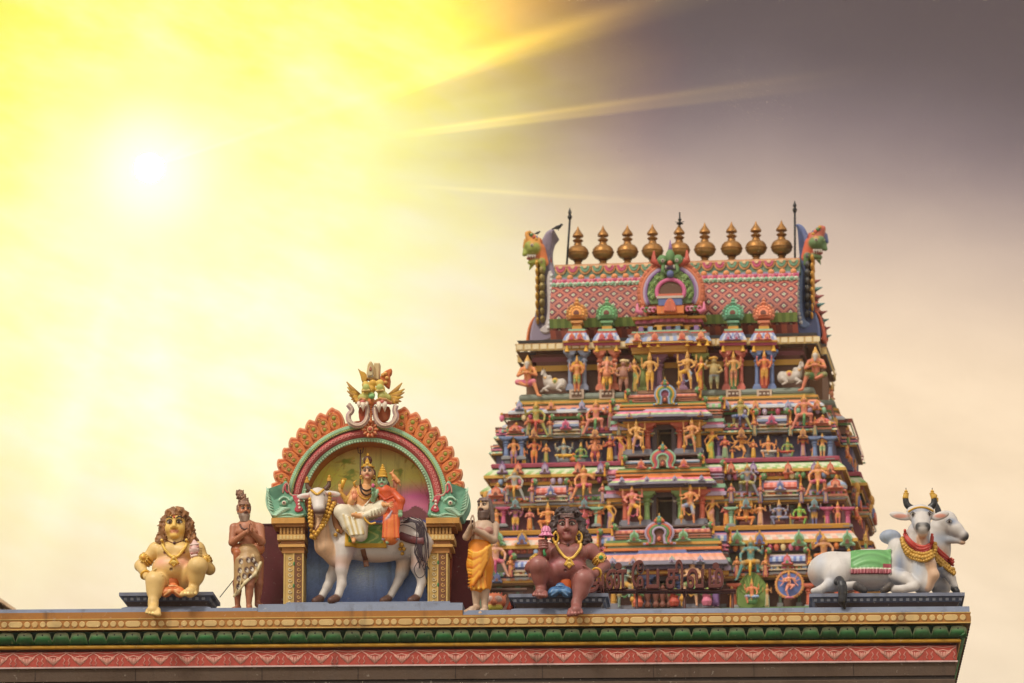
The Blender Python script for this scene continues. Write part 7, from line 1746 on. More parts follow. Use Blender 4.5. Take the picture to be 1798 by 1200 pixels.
# long waved hair falling behind the shoulders
curls(h, fP, [((0,7,11),(23,20,22)), ((-22,9,-6),(9,13,24)), ((22,9,-6),(9,13,24)), ((-28,10,-26),(9,10,13)), ((29,10,-26),(9,10,13)), ((0,-3,25),(17,11,8))], L(140,94,50), 460, 11, r0=2.1, ln_=(7, 12), dn=(-2.4, -.6), fringe=19, h=.008)
hc = Hero('conch_shell', 341, 968, .0, 'pale pink conch shell held in the raised hand of the cream dwarf', 'shell')
c = Body(); c.chain([hc.J(341,950,-.01), hc.J(342,957,-.02), hc.J(341,966,-.03), hc.J(340,976,-.03), hc.J(338,986,-.02)], [.016,.042,.056,.036,.010], L(216,180,168), .01)
for t in range(5): c.cap(hc.J(334+t*.6,957+5*t,-.07), hc.J(349-t*.8,955+5*t,-.06), .010, .010, L(196,120,110) if t % 2 else L(224,196,184), .006)
hc.body(c, 'shell', .006)
# folded cloth bundles between the legs
def bundle(u, v, col, col2, lb, scale=1.0):
    hb = Hero('cloth_bundle', u, v, .0, lb, 'cloth'); c = Body(); J = hb.J; k = scale
    c.ell(J(u-11*k, v+3, .0), (.066*k,.07,.056*k), col, .012, rot=(0,-.5,0)); c.ell(J(u+12*k, v+3, .0), (.066*k,.07,.060*k), col, .012, rot=(0,.5,0)); c.ell(J(u+1, v-7, .02), (.052*k,.05,.042), col, .012); c.ell(J(u, v+1, -.03), (.036,.04,.032), col, .01); c.cap(J(u-8,v-1,.02), J(u+9,v-2,.02), .034, .034, col, .02)
    for (a, b_) in (((u-4,v-1),(u-18,v+4)), ((u-5,v+2),(u-15,v+9)), ((u+4,v-1),(u+19,v+4)), ((u+5,v+2),(u+14,v+10)), ((u-6,v-8),(u+8,v-8))): 
        c.cap(J(a[0],a[1],-.06), J(b_[0],b_[1],-.06), .010, .006, col2, .012)
    hb.body(c, 'bundle', .0065)
bundle(983, 1037, L(66,112,160), L(110,150,190), 'knotted blue cloth bundle lying before the maroon dwarf')
bundle(303, 1037, L(216,120,60), L(236,180,120), 'knotted orange cloth bundle lying before the cream dwarf', 1.0)

# ---- the two standing sages
h = Hero('sage_statue', 434, 1073, .2, 'brown bearded sage with a topknot and leopard skin wrap, palms pressed together', 'statue', 'standing sages beside the arch')
J = h.J; b = Body(); SB_ = L(176,114,82); S2 = L(164,102,72)
b.chain([J(436,966,.22), J(435,950,.21), J(433,930,.20)], [.10,.088,.112], SB_, .04); b.cap(J(414,926,.22), J(453,925,.22), .046, .046, SB_, .04); b.ell(J(425,934,.13), (.07,.04,.045), SB_, .03); b.ell(J(441,934,.13), (.07,.04,.045), SB_, .03)
b.cap(J(432,924,.2), J(429,912,.2), .042, .045, SB_, .03)
b.chain([J(411,927,.2), J(408,953,.16), J(434,934,-.0)], [.052,.042,.026], SB_, .015); b.chain([J(456,927,.2), J(459,951,.14), J(442,936,-.0)], [.052,.044,.026], SB_, .015)
for s_, (u, v) in ((-1, (436.5, 932)), (1, (443.0, 932))):
    b.ell(J(u, v+0, -.02), (.014,.028,.04), SB_, .006)
    for i in range(4): b.chain([J(u, v-3, -.045 + .016*i), J(u + s_*.3 + .6, v-10, -.045 + .016*i), J(440 + s_*1.0, v-15+abs(i-1)*1.6, -.04+.015*i)], [.0085,.008,.006], SB_, .003)
    b.chain([J(u, v+2, -.05), J(u, v-5, -.07)], [.010,.008], SB_, .003)
for (hp, kn, an, hl_, to) in (((426,985,.2),(417,1025,.17),(417,1060,.2),(419,1068,.22),(404,1074,.08)), ((446,985,.2),(438,1028,.12),(437,1062,.13),(438,1068,.14),(436,1073,.06)), ((452,985,.34),(454,1025,.32),(452,1055,.36),(452,1062,.36),(463,1067,.26))):
    b.chain([J(*hp), J(*kn), J(*an)], [.075,.050,.030], S2, .02); mid = (J(*kn)*.65 + J(*an)*.35); b.ell(mid + np.array((0,.015,0)), (.042,.045,.08), S2, .02); foot(b, J, J(*hl_), J(*to), .075, S2)
f = HF(J(428.5,896,.19), .56, .38); head(b, f, L(184,116,76), L(140,70,60))
h.body(b, 'body', .0052); eyes(h, f, brow=P['brown'], mark=L(206,150,60))
def strands(hero, f, lines, col, r, seed, name, h_, extra=()):
    c = Body(); k = f.k; rd = random.Random(seed)
    for (cc_, rr) in extra: c.ell(f(*cc_), [a*k for a in rr], col, 4*k, rot=f.rot)
    for ln in lines:
        c_1 = tuple(np.array(col[:3])*rd.uniform(.65, 1.5)) + (1,); n_ = len(ln); c.chain([f(*p_) for p_ in ln], [r*k*(1 - .5*i/(n_-1)) for i in range(n_)], c_1, .8*k)
    return hero.body(c, name, h_)
rd = random.Random(6); HB = L(136,98,76)
ln = []
for i in range(26):
    a = -1.5 + 3.0*i/25; x = 17*sin(a); ln.append([(x, -15*cos(a)+0, -9 - 2*abs(sin(a))), (x*.95, -20*cos(a)-1, -22), (x*.7+rd.uniform(-2,2), -19*cos(a)-4, -40)])
strands(h, f, ln, L(132,108,90), 3.0, 3, 'beard', .0048, [((0,-13,-21),(13,8,10)), ((0,-14,-28),(9,7,9))])
m = MB(); m.tube([f(-8,-21,-12), f(-4,-23,-9.5), f(0,-23.5,-9.3), f(4,-23,-9.5), f(8,-21,-12)], [.8*f.k,1.8*f.k,1.2*f.k,1.8*f.k,.8*f.k], L(100,74,60), 6); h.mb(m, 'moustache')
ln = []
for i in range(40):
    a = 2*pi*i/40; x, y_ = 20*cos(a), 4+20*sin(a)
    if y_ < -6 and abs(x) < 17: ln.append([(x, y_-2, 16), (x*.8, y_*.8, 24), (x*.3, 4, 30)])
    else: ln.append([(x*1.02, max(y_, -4), 0 if abs(x) > 15 else -8), (x*1.05, y_, 12), (x*.7, y_*.7+2, 24), (x*.2, 4, 31)])
for (zc_, xo, rr_) in ((33,-1,15), (45,-8,13.5), (57,-13,11)):      # piled topknot of wound locks
    for i in range(11): a = i*.57; ln.append([(xo + rr_*cos(a+t_*.9), 4+rr_*sin(a+t_*.9), zc_ - 6 + 12*t_ + 1.5*sin(i*2.3)) for t_ in (0, .5, 1)])
strands(h, f, ln, HB, 3.2, 8, 'hair', .0055, [((0,7,8),(20,19,20)), ((-3,4,34),(14,13,10)), ((-9,4,46),(13,13,10)), ((-14,4,57),(11,11,9))])
m = MB(); m.tube([J(u, v, y_) for u, v, y_ in ((421,921,.11),(424,927,.09),(430,930,.07),(437,927,.09),(439,921,.12))], .010, L(90,54,40), 6); h.mb(m, 'throat_cord')
# wraps
c = Body(); OC = L(178,104,62); c.cap(J(417,966,.21), J(453,964,.21), .075, .075, OC, .03); c.ell(J(434,973,.21), (.135,.12,.06), OC, .03); c.cap(J(417,972,.12), J(415,990,.12), .05, .03, OC, .02); h.body(c, 'waist_cloth', .008)
c = Body(); TN = L(178,142,94)
c.cap(J(436,974,.2), J(434,1005,.2), .135, .125, TN, .04); c.cap(J(422,985,.14), J(417,1040,.12), .075, .038, TN, .03); c.cap(J(434,985,.12), J(430,1022,.10), .085, .04, TN, .03); c.cap(J(447,980,.14), J(450,1000,.14), .065, .045, TN, .03); c.cap(J(440,1000,.10), J(447,1010,.08), .05, .03, TN, .02); c.cap(J(452,990,.3), J(446,1020,.26), .06, .03, TN, .03)
for (a, d) in (((424,980),(414,1042)), ((436,978),(428,1020)), ((445,975),(451,1004)), ((430,985),(421,1030))): c.cap(J(a[0],a[1],.06), J(d[0],d[1],.06), .010, .008, L(206,180,132), .02)
c.cap(J(411,1047,.10), J(430,1024,.06), .016, .016, L(222,206,160), .01); c.cap(J(430,1024,.06), J(448,1008,.06), .016, .016, L(222,206,160), .01); c.cap(J(448,1008,.06), J(458,988,.12), .016, .014, L(222,206,160), .01)
rd = random.Random(2); 
for (u, v) in ((423,986),(436,984),(444,983),(421,1002),(433,1001),(442,999),(419,1016),(429,1012),(418,1030),(439,1012),(449,990)):
    c.spot(J(u, v, .06), (.026,.08,.034), L(96,66,56), .2); c.spot(J(u+1.2, v+1.2, .06), (.016,.08,.022), L(226,214,196), .2); c.spot(J(u-.6, v-.4, .06), (.008,.08,.010), L(60,44,44), .2)
h.body(c, 'leopard_skin', .0062)

h = Hero('sage_statue', 845, 1074, .2, 'pale long bearded sage in a yellow orange draped cloth, palms pressed together', 'statue', 'standing sages beside the arch')
J = h.J; b = Body(); SP_ = L(192,162,136); RD = L(176,120,104)
b.chain([J(842,956,.22), J(845,944,.21), J(849,930,.20)], [.098,.095,.118], SP_, .04); b.ell(J(843,933,.12), (.06,.05,.05), RD, .03); b.ell(J(857,933,.12), (.055,.05,.045), RD, .03)
b.cap(J(833,926,.19), J(866,922,.25), .045, .05, SP_, .04); b.cap(J(851,922,.22), J(849,908,.22), .045, .05, SP_, .03)
b.chain([J(831,926,.15), J(819,943,.10), J(827,924,-.0)], [.048,.040,.028], SP_, .015); b.chain([J(868,924,.24), J(866,948,.16), J(834,930,.0)], [.056,.046,.028], SP_, .015)
for s_, u in ((-1, 827.0), (1, 832.5)):
    b.ell(J(u, 922, -.03), (.014,.028,.042), SP_, .006)
    for i in range(4): b.chain([J(u, 918, -.055+.016*i), J(u-.2, 911, -.058+.016*i), J(829.8+s_*1.0, 904.5+abs(i-1)*1.5, -.058+.015*i)], [.0088,.008,.006], SP_, .003)
    b.chain([J(u, 924, -.06), J(u, 915, -.08)], [.010,.008], SP_, .003)
for (hp, kn, an, hl_, to) in (((836,985,.2),(836,1030,.18),(836,1058,.19),(838,1067,.20),(823,1073,.06)), ((852,985,.22),(852,1030,.19),(851,1060,.19),(852,1068,.2),(849,1076,.04))):
    b.chain([J(*hp), J(*kn), J(*an)], [.08,.056,.038], SP_, .02); foot(b, J, J(*hl_), J(*to), .085, SP_)
f = HF(J(851,890,.2), .60, -.50); head(b, f, L(214,180,146), L(176,106,94)); h.body(b, 'body', .0052); eyes(h, f, brow=L(60,44,40), mark=L(214,160,60))
ln = []; BD = L(92,68,56)
for i in range(34):
    a = -1.6 + 3.2*i/33; x = 18*sin(a); ln.append([(x, -14*cos(a)+1, -7), (x*.95+rd.uniform(-1,1), -21*cos(a), -20), (x*.8+rd.uniform(-2,2), -20*cos(a)-2, -36), (x*.4+rd.uniform(-2,2), -16*cos(a)-3, -50)])
strands(h, f, ln, BD, 3.2, 5, 'beard', .0048, [((0,-12,-20),(15,9,11)), ((0,-14,-32),(12,8,12)), ((0,-13,-43),(7,6,8))])
m = MB(); m.tube([f(-9,-20,-12), f(-4,-23.5,-9.5), f(0,-24,-9.3), f(4,-23.5,-9.5), f(9,-20,-12)], [.8*f.k,2.2*f.k,1.4*f.k,2.2*f.k,.8*f.k], L(76,56,48), 6); h.mb(m, 'moustache')
ln = []; HS = L(110,88,80)
for i in range(40):
    a = 2*pi*i/40; x, y_ = 20.5*cos(a), 4+20.5*sin(a)
    if y_ < -4 and abs(x) < 18: ln.append([(x, y_-2, 15.5), (x*.8, y_*.8, 23), (x*.3, 4, 27)])
    else: ln.append([(x*1.1, max(y_, 0)+5, -46), (x*1.15, max(y_, -2)+3, -26), (x*1.06, y_+1, 0), (x*.7, y_*.7+2, 22), (x*.2, 4, 27)])
strands(h, f, ln, HS, 3.4, 9, 'hair', .0055, [((0,7,7),(20.5,20,19)), ((0,14,-16),(19,9,24))])
c = Body(); OG, YG = L(222,134,24), L(238,178,62)
c.cap(J(842,962,.21), J(843,995,.21), .125, .145, OG, .03); c.cap(J(836,990,.2), J(838,1030,.19), .105, .085, OG, .03); c.cap(J(851,990,.2), J(851,1030,.2), .10, .075, OG, .03); c.ell(J(843,956,.21), (.125,.115,.035), OG, .02)
rd = random.Random(4)
for i in range(12):                                            # swagged folds
    t = i/11; c.chain([J(p_[0], p_[1], p_[2]) for p_ in ((861-t*2, 957+t*16, .13), (855-t*2, 962+t*26, .07), (844-t*2, 970+t*42, .045), (832-t*1, 972+t*56, .06), (822, 966+t*64, .14))], [.007,.013,.014,.012,.007], (YG, L(232,160,44), L(206,112,20))[i % 3], .022)
for i in range(6): c.cap(J(852+i*1.9, 962, .08+.02*i), J(847+i*2.4, 1028+1.5*i, .09+.02*i), .014, .012, YG if i % 2 else L(206,116,20), .012)
for i in range(7): c.cap(J(829+i*3.6, 1016, .09), J(828+i*4.2, 1032+(i % 2)*2, .09), .014, .016, YG if i % 2 else OG, .012)
h.body(c, 'draped_cloth', .0062)

# ---- white bull in the niche
WB, WP, DW = L(212,203,194), L(184,160,166), L(222,180,140)
h = Hero('bull_statue', 645, 1058, .4, 'white standing bull with garland of gold bells inside the arched niche', 'bull statue')
J = h.J; b = Body(); BR = L(92,58,44)
b.ell(J(722,946,.46), (.235,.20,.235), WB, .06); b.ell(J(662,953,.46), (.46,.19,.225), WB, .06); b.ell(J(602,942,.43), (.24,.19,.27), WB, .06); b.ell(J(612,918,.46), (.12,.10,.08), WB, .05)
b.chain([J(598,928,.42), J(580,905,.34), J(564,882,.26)], [.20,.15,.105], WB, .05); b.chain([J(566,905,.24), J(563,935,.26), J(570,960,.30), J(588,980,.36)], [.07,.085,.10,.10], DW, .05)
b.ell(J(558,870,.24), (.105,.10,.085), WB, .03); b.cap(J(558.5,872,.20), J(560,893,.10), .088, .062, WB, .03); b.ell(J(560.5,897,.085), (.068,.045,.048), BR, .008); b.ell(J(560,904,.10), (.045,.035,.025), L(216,180,150), .01)
for s_, (tx, ty) in ((-1, (530,874)), (1, (592,866))): b.ell((J(558+s_*14,869,.25) + J(tx,ty,.22))/2, (.105,.022,.036), WB, .01, rot=(0, .10*s_, 0)); b.spot((J(558+s_*14,869,.21) + J(tx,ty,.17))/2, (.085,.03,.022), L(206,140,120), .3)
def hoof(p_, c_=BR): b.cap(J(*p_), np.array(J(*p_)) + np.array((-.05,-.04,-.03)), .048, .042, c_, .006)
for pts, rr in (([(598,978,.52),(583,1012,.52),(575,1030,.51),(566,1046,.49)], [.10,.06,.045,.042]), ([(607,960,.30),(600,1000,.29),(600,1026,.29),(594,1045,.27)], [.115,.066,.047,.045]), ([(714,970,.56),(706,1005,.56),(699,1022,.57),(686,1046,.53)], [.12,.068,.045,.042]), ([(742,955,.34),(734,996,.33),(741,1022,.37),(734,1045,.34)], [.135,.075,.046,.044])): b.chain([J(*p_) for p_ in pts], rr, WB, .035)
hoof((562,1052,.47)); hoof((590,1051,.25)); hoof((681,1052,.51)); hoof((730,1051,.32))
for (u, v) in ((550,872),(568,870)): b.ell(J(u, v, .15), (.018,.014,.013), L(60,44,40), .002)
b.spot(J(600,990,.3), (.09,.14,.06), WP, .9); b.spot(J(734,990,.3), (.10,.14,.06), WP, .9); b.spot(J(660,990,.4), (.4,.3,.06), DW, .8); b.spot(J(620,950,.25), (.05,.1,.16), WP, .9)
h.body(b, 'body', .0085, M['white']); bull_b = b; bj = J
for pts in ([(546,862,.25),(540,855,.25),(539,847,.25)], [(570,861,.25),(577,853,.25),(578,844,.25)]):
    m = MB(); m.tube([J(*p_) for p_ in spline([np.array(p_, float) for p_ in pts], 3)], [.032,.030,.028,.026,.023,.020,.018], L(96,66,46), 9); e = J(*pts[-1]); m.lathe(e + np.array((0,0,-.01)), [(.028,0),(.026,.03),(.014,.04),(.018,.055),(.0,.08)], P['gold'], 9); h.mb(m, 'horn')
m = MB(); J2 = J
bead_path(m, b, xz(J, [(545,878),(545,920),(556,938),(566,922),(577,890),(579,868)], .2), .025, .024, L(206,156,60), J, 22, ry=1); bead_path(m, b, xz(J, [(548,900),(548,945),(560,935),(574,915),(586,885)], .2), .03, .026, L(206,156,60), J, 20, ry=1)
bead_path(m, b, xz(J, [(548,863),(553,868),(558,871),(563,868),(568,862)], .2), .012, .016, L(214,168,70), J, 10)
for off_ in (0,): 
    sp = np.array(spline([np.array(p_) for p_ in xz(J, [(549,900),(552,935),(560,928),(572,908),(582,880)], .2)], 5)); ys = b.front(sp); m.tube([(x, y_-.01, z) for (x, z), y_ in zip(sp, ys)], .018, L(120,70,46), 6)
h.mb(m, 'bell_garland', M['gold'])
def strap(hero, body, pts, w_, col, name, y_=.2):
    m = MB(); sp = np.array(spline([np.array(p_) for p_ in xz(hero.J, pts, y_)], 6)); ys = body.front(sp); m.tube([(x, yy_-.004, z) for (x, z), yy_ in zip(sp, ys)], w_, col, 8, flat=.35); return hero.mb(m, name)
strap(h, b, [(586,878),(587,905),(592,925),(602,934)], .035, L(150,100,60), 'breast_strap'); strap(h, b, [(700,938),(715,944),(735,950),(744,950)], .045, L(104,50,52), 'rump_strap'); strap(h, b, [(636,962),(640,980),(642,992)], .03, L(120,76,50), 'girth_strap')
m = MB()
for (u, v, r) in ((704,955,.03),(708,962,.025),(701,962,.022),(705,969,.022),(593,932,.02),(589,939,.024)): p_ = J(u, v, .2); m.ball((p_[0], float(b.front([(p_[0], p_[2])])[0])-.02, p_[2]), r, L(196,150,60), 8, 6)
h.mb(m, 'gold_tassel', M['gold'])
m = MB(); m.tube([J(u, v, y_) for u, v, y_ in spline([np.array(p_, float) for p_ in ((748,920,.5),(757,940,.48),(758,965,.46),(754,990,.45),(757,1010,.44))], 4)], .024, L(176,160,160), 8); h.mb(m, 'tail')
c = Body(); 
for i in range(7): c.chain([J(757,1002,.44), J(755+i*1.3-3,1020,.43), J(752+i*2-2,1042,.42)], [.022,.026,.006], L(50,36,36), .01)
h.body(c, 'tail_tuft', .008)
m = MB(); rd = random.Random(13)                               # loose dark cords hanging over the rump
for i in range(13):
    u0_ = rd.uniform(720, 738); pts = [(u0_-22*rd.random(), 912+rd.uniform(-4,8), .24), (u0_+6, 918, .20), (u0_+12+rd.uniform(-4,4), 945, .20), (u0_+10+rd.uniform(-8,8), 970, .2), (u0_+14+rd.uniform(-6,6), 992+rd.uniform(-16,14), .22)]
    m.tube([J(*p_) for p_ in spline([np.array(p_, float) for p_ in pts], 4)], .0065, L(60,44,52), 5)
for lp in ([(735,985),(727,1000),(735,1015),(746,1008),(740,990)], [(690,930),(706,922),(722,926),(740,938)]): m.tube([J(u, v, .2) for u, v in spline([np.array(p_, float) for p_ in lp], 4)], .005, L(50,40,46), 5)
o = m.build('loose_cord', M['statue']); o.location = h.root.location; o.rotation_euler = h.root.rotation_euler; tag(o, 'tangle of loose dark cords hanging over the rump of the standing bull', 'cord')
# saddle cloth
def draped(hero, body, u0, u1, v0, v1, fn, name, off_=.02, nu=40, nv=30, mat=None, rip=0.0, ymax=None):
    V = []; C = []; J = hero.J
    for j in range(nv+1):
        for i in range(nu+1):
            s_, t = i/nu, j/nv; p_ = J(u0+(u1-u0)*s_, v0+(v1-v0)*t, .3); V.append((p_[0], p_[2])); C.append(fn(s_, t))
    V = np.array(V); y_ = body.front(V); S_ = np.tile(np.linspace(0,1,nu+1), nv+1); T_ = np.repeat(np.linspace(0,1,nv+1), nu+1)
    if ymax is not None: y_ = np.minimum(y_, ymax)
    y_ = y_ - off_ - rip*np.sin(S_*60)*np.clip((T_-.72)*6, 0, 1) - rip*1.2*np.sin(T_*19 + 5*np.sin(S_*3.1))*np.clip(1-T_*1.1, 0, 1)
    X_ = np.stack([V[:, 0], y_, V[:, 1]], 1); B2 = X_ + np.array((0, .03, 0)); n = len(X_); ii = (np.arange(nv)[:, None]*(nu+1) + np.arange(nu)[None]).reshape(-1)
    Qf = np.stack([ii, ii+nu+1, ii+nu+2, ii+1], 1); Qb = Qf[:, ::-1] + n
    ed = [i for i in range(nu)] ; E1 = np.array([(i+1, i, i+n, i+1+n) for i in range(nu)] + [(nv*(nu+1)+i, nv*(nu+1)+i+1, nv*(nu+1)+i+1+n, nv*(nu+1)+i+n) for i in range(nu)] + [(j*(nu+1), (j+1)*(nu+1), (j+1)*(nu+1)+n, j*(nu+1)+n) for j in range(nv)] + [((j+1)*(nu+1)+nu, j*(nu+1)+nu, j*(nu+1)+nu+n, (j+1)*(nu+1)+nu+n) for j in range(nv)])
    return make_mesh(name, np.concatenate([X_, B2]), None, C + C, mat or M['statue'], parent=hero.root, quads=np.concatenate([Qf[:, ::-1], Qb[:, ::-1], E1]))
def cl1(s_, t):
    if s_ < .10 or s_ > .90 or t > .80: return L(206,160,44)
    w_ = sin(s_*22 + 3*sin(t*9)); return L(110,160,80) if w_ < .6 else L(176,200,110)
draped(h, b, 607, 679, 922, 963, cl1, 'saddle_cloth', .02, ymax=h.J(645,950,.30)[1])
# ---- the god and his consort on the bull
h = Hero('god_statue', 640, 925, .3, 'crowned god in white trousers riding sidesaddle on the niche bull', 'statue', 'divine couple on the niche bull')
J = h.J; b = Body(); SO, WT = L(216,156,100), L(222,212,186)
b.chain([J(637,900,.34), J(638,884,.31), J(640,868,.30)], [.10,.085,.105], SO, .04); b.cap(J(624,860,.31), J(656,860,.31), .042, .042, SO, .04); b.cap(J(643,856,.30), J(645,844,.29), .038, .042, SO, .02)
b.ell(J(637,902,.33), (.14,.11,.07), WT, .03); b.cap(J(628,902,.28), J(600,899,.16), .09, .086, WT, .04); b.chain([J(600,900,.15), J(612,925,.12), J(622,942,.12)], [.080,.062,.040], WT, .03); b.cap(J(620,944,.12), J(621,951,.06), .026, .020, SO, .01); b.cap(J(634,912,.14), J(634,940,.13), .085, .072, WT, .04)
b.cap(J(646,902,.28), J(670,892,.14), .09, .086, WT, .04); b.cap(J(668,897,.12), J(636,907,.08), .06, .036, WT, .02); b.cap(J(634,907,.07), J(620,904,.05), .030, .022, SO, .01)
for i in range(7): b.cap(J(603+i*5,905+i*1.5,.07), J(614+i*4,940-i*.5,.06), .008, .008, (L(206,180,120), L(236,230,206))[i % 2], .02)
for i in range(4): b.cap(J(652+i*5,898-i*1.5,.05), J(650+i*6,908-i*2,.05), .007, .007, L(200,190,160), .015)
b.chain([J(622,864,.27), J(616,883,.20), J(622,878,.08)], [.044,.036,.024], SO, .012); b.ell(J(622,873,.06), (.026,.018,.035), L(222,140,100), .008); fingers(b, [J(618+2.6*i, 869, .06) for i in range(4)], [(0.03*(i-1.5), -.1, 1) for i in range(4)], (.038,.044,.044,.036), .0072, L(222,140,100), (0,-.05,0), .003); fingers(b, [J(627,873,.05)], [(.6,-.3,.8)], (.034,), .008, L(222,140,100), k=.003)
b.chain([J(622,862,.34), J(609,880,.33), J(599,866,.29)], [.040,.034,.022], L(220,170,80), .012); b.ell(J(598,860,.28), (.026,.02,.034), L(220,160,80), .008); fingers(b, [J(595+1.8*i, 857, .27) for i in range(4)], [(-.05+.02*i, -.1, 1) for i in range(4)], (.04,.044,.04,.034), .007, L(220,160,80), k=.003)
b.chain([J(658,862,.36), J(688,872,.36), J(694,858,.32)], [.040,.034,.022], SO, .012); b.ell(J(694,852,.31), (.026,.02,.034), L(222,150,120), .008); fingers(b, [J(691+1.8*i, 849, .30) for i in range(4)], [(-.1+.06*i, -.1, 1) for i in range(4)], (.04,.044,.04,.034), .007, L(222,150,120), k=.003)
b.chain([J(657,864,.30), J(664,885,.16), J(678,887,.03)], [.042,.034,.024], SO, .012); b.ell(J(682,887,.01), (.030,.016,.024), SO, .006); fingers(b, [J(684, 883+2.4*i, .0) for i in range(4)], [(1,-.1,.25-.15*i) for i in range(4)], (.04,.045,.043,.036), .0072, SO, (0,0,-.2), .003)
f = HF(J(645.5,830,.27), .52); head(b, f, L(220,170,130), L(190,90,80)); hb = h.body(b, 'body', .0052); eyes(h, f, mark=P['black'])
m = MB(); 
for z_ in (15, 17.5, 20): m.tube([f(-11,-16.6,z_), f(0,-20,z_), f(11,-16.6,z_)], .8*f.k, L(226,216,206), 4)
h.mb(m, 'forehead_mark')
c = Body(); HG = L(96,56,40); c.ell(f(0,6,16), [a*f.k for a in (20,18,16)], HG, .01); c.ell(f(0,4,42), [a*f.k for a in (15,14,17)], HG, .01); c.ell(f(0,6,-6), [a*f.k for a in (23,12,22)], HG, .01); c.ell(f(22,8,-8), [a*f.k for a in (6,8,20)], HG, .01)
for i in range(5): c.chain([f(-17+i,-9,20+i*8), f(0,-16+i,22+i*8), f(17-i,-9,20+i*8)], [1.2*f.k]*3, L(120,76,54), .004)
h.body(c, 'hair', .0052)
m = MB(); G1 = L(214,164,60)
m.tube([f(21*cos(t), 4+21*sin(t), 19) for t in np.linspace(0, 2*pi, 21)[:-1]], 3.0*f.k, G1, 7, closed=True); m.prism([(f(x,0,z)[0], f(x,0,z)[2]) for x, z in ((-17,16),(17,16),(15,26),(8,27),(6,38),(0,50),(-6,38),(-8,27),(-15,26))], f(0,-20,0)[1], f(0,-12,0)[1], G1, .008)
m.ball(f(0,-21,28), 4.2*f.k, L(236,200,110), 8, 6); m.lathe(f(0,4,57), [(6*f.k,0),(8*f.k,2*f.k),(4*f.k,5*f.k),(5*f.k,8*f.k),(.001,12*f.k)], G1, 9); m.tube([f(-14+0,-4,40), f(-18,-4,46), f(-13,-4,52)], [2*f.k,1.6*f.k,.5*f.k], L(200,190,160), 6)
for s_ in (-1, 1): m.tube([f(s_*22 + 4*cos(t), 0, -16 + 6*sin(t)) for t in np.linspace(0, 2*pi, 11)[:-1]], 1.8*f.k, G1, 6, closed=True)
h.mb(m, 'crown', M['gold'])
m = MB()
for pts, r_, cc_ in (([(633,850),(636,858),(643,862),(651,858),(655,850)], .010, P['dbrown']), ([(631,851),(635,864),(643,870),(652,864),(657,851)], .009, P['dbrown']), ([(627,856),(630,868),(640,876),(652,870),(657,858)], .008, G1), ([(655,862),(648,878),(640,888)], .008, L(230,220,200))):
    sp = np.array(spline([np.array(p_) for p_ in xz(J, pts, .2)], 4)); ys = b.front(sp); m.tube([(x, y_-.008, z) for (x, z), y_ in zip(sp, ys)], r_, cc_, 6)
m.tube([J(u, v, .12) for u, v in spline([np.array(p_, float) for p_ in ((624,900),(632,906),(642,908),(650,903))], 4)], .012, G1, 6); m.tube([J(u, v, .06) for u, v in spline([np.array(p_, float) for p_ in ((638,902),(641,912),(650,920),(660,918))], 4)], .012, G1, 6)
m.tube([J(624,855,.25), J(621,848,.24), J(627,843,.24)], [.014,.012,.004], G1, 6)
h.mb(m, 'jewellery', M['gold'])
ho = Hero('trident_staff', 632, 860, .42, 'thin dark trident staff standing behind the riding god', 'staff'); m = MB(); m.tube([ho.J(632,900,.42), ho.J(633,790,.42)], .008, L(96,70,60), 6); m.tube([ho.J(628,786,.42), ho.J(629,795,.42), ho.J(633,797,.42), ho.J(637,795,.42), ho.J(638,786,.42)], .006, L(96,70,60), 5); o = m.build('staff', M['iron'], ho.root)
ho = Hero('axe_horn', 603, 850, .26, 'yellow flared flame cup held up beside the niche bull horn', 'ritual cup'); m = MB(); m.tube([ho.J(600,858,.26), ho.J(602,850,.26), ho.J(604,842,.26)], [.014,.022,.030], L(226,176,60), 9); m.lathe(ho.J(604,843,.26), [(.030,0),(.036,.012),(.028,.016),(.01,.016)], L(236,196,80), 10); m.build('cup', M['gold'], ho.root)
ho = Hero('small_deer', 693, 842, .28, 'small leaping orange deer figure held up behind the consort', 'deer figure'); c = Body(); OD = L(222,150,90); c.chain([ho.J(699,846,.28), ho.J(692,838,.28), ho.J(688,831,.28)], [.026,.024,.015], OD, .01); c.cap(ho.J(688,831,.28), ho.J(684,832,.27), .016, .008, OD, .006); c.cap(ho.J(689,829,.28), ho.J(692,824,.28), .008, .004, OD, .003); c.cap(ho.J(699,846,.28), ho.J(703,853,.28), .012, .007, OD, .005); c.cap(ho.J(692,841,.27), ho.J(687,845,.26), .010, .006, OD, .005); ho.body(c, 'deer', .0048)
h = Hero('goddess_statue', 680, 925, .2, 'green faced goddess in an orange red sari seated beside the god', 'statue', 'divine couple on the niche bull')
J = h.J; b = Body(); GS, OS, O2 = L(132,168,128), L(206,84,32), L(226,120,50)
b.chain([J(680,890,.22), J(677,876,.18), J(676,864,.18)], [.085,.066,.080], OS, .03); b.cap(J(664,862,.18), J(689,863,.18), .034, .036, OS, .03); b.cap(J(675,858,.17), J(672,848,.17), .030, .030, GS, .015); b.ell(J(690,892,.22), (.115,.11,.11), OS, .04); b.cap(J(688,896,.18), J(687,920,.12), .095, .088, OS, .04); b.cap(J(687,918,.11), J(686,944,.10), .086, .088, O2, .04)
for i in range(9): b.cap(J(674+i*3.0,905,.04), J(672+i*3.5,944,.03), .009, .010, (OS, O2)[i % 2], .012)
b.cap(J(672,947,.06), J(700,947,.06), .013, .013, L(190,170,190), .01); b.chain([J(672,918,.05), J(682,908,.03), J(688,898,.03)], [.010]*3, L(196,180,190), .01); b.chain([J(665,868,.08), J(676,878,.06), J(690,872,.09)], [.014]*3, L(190,70,30), .015)
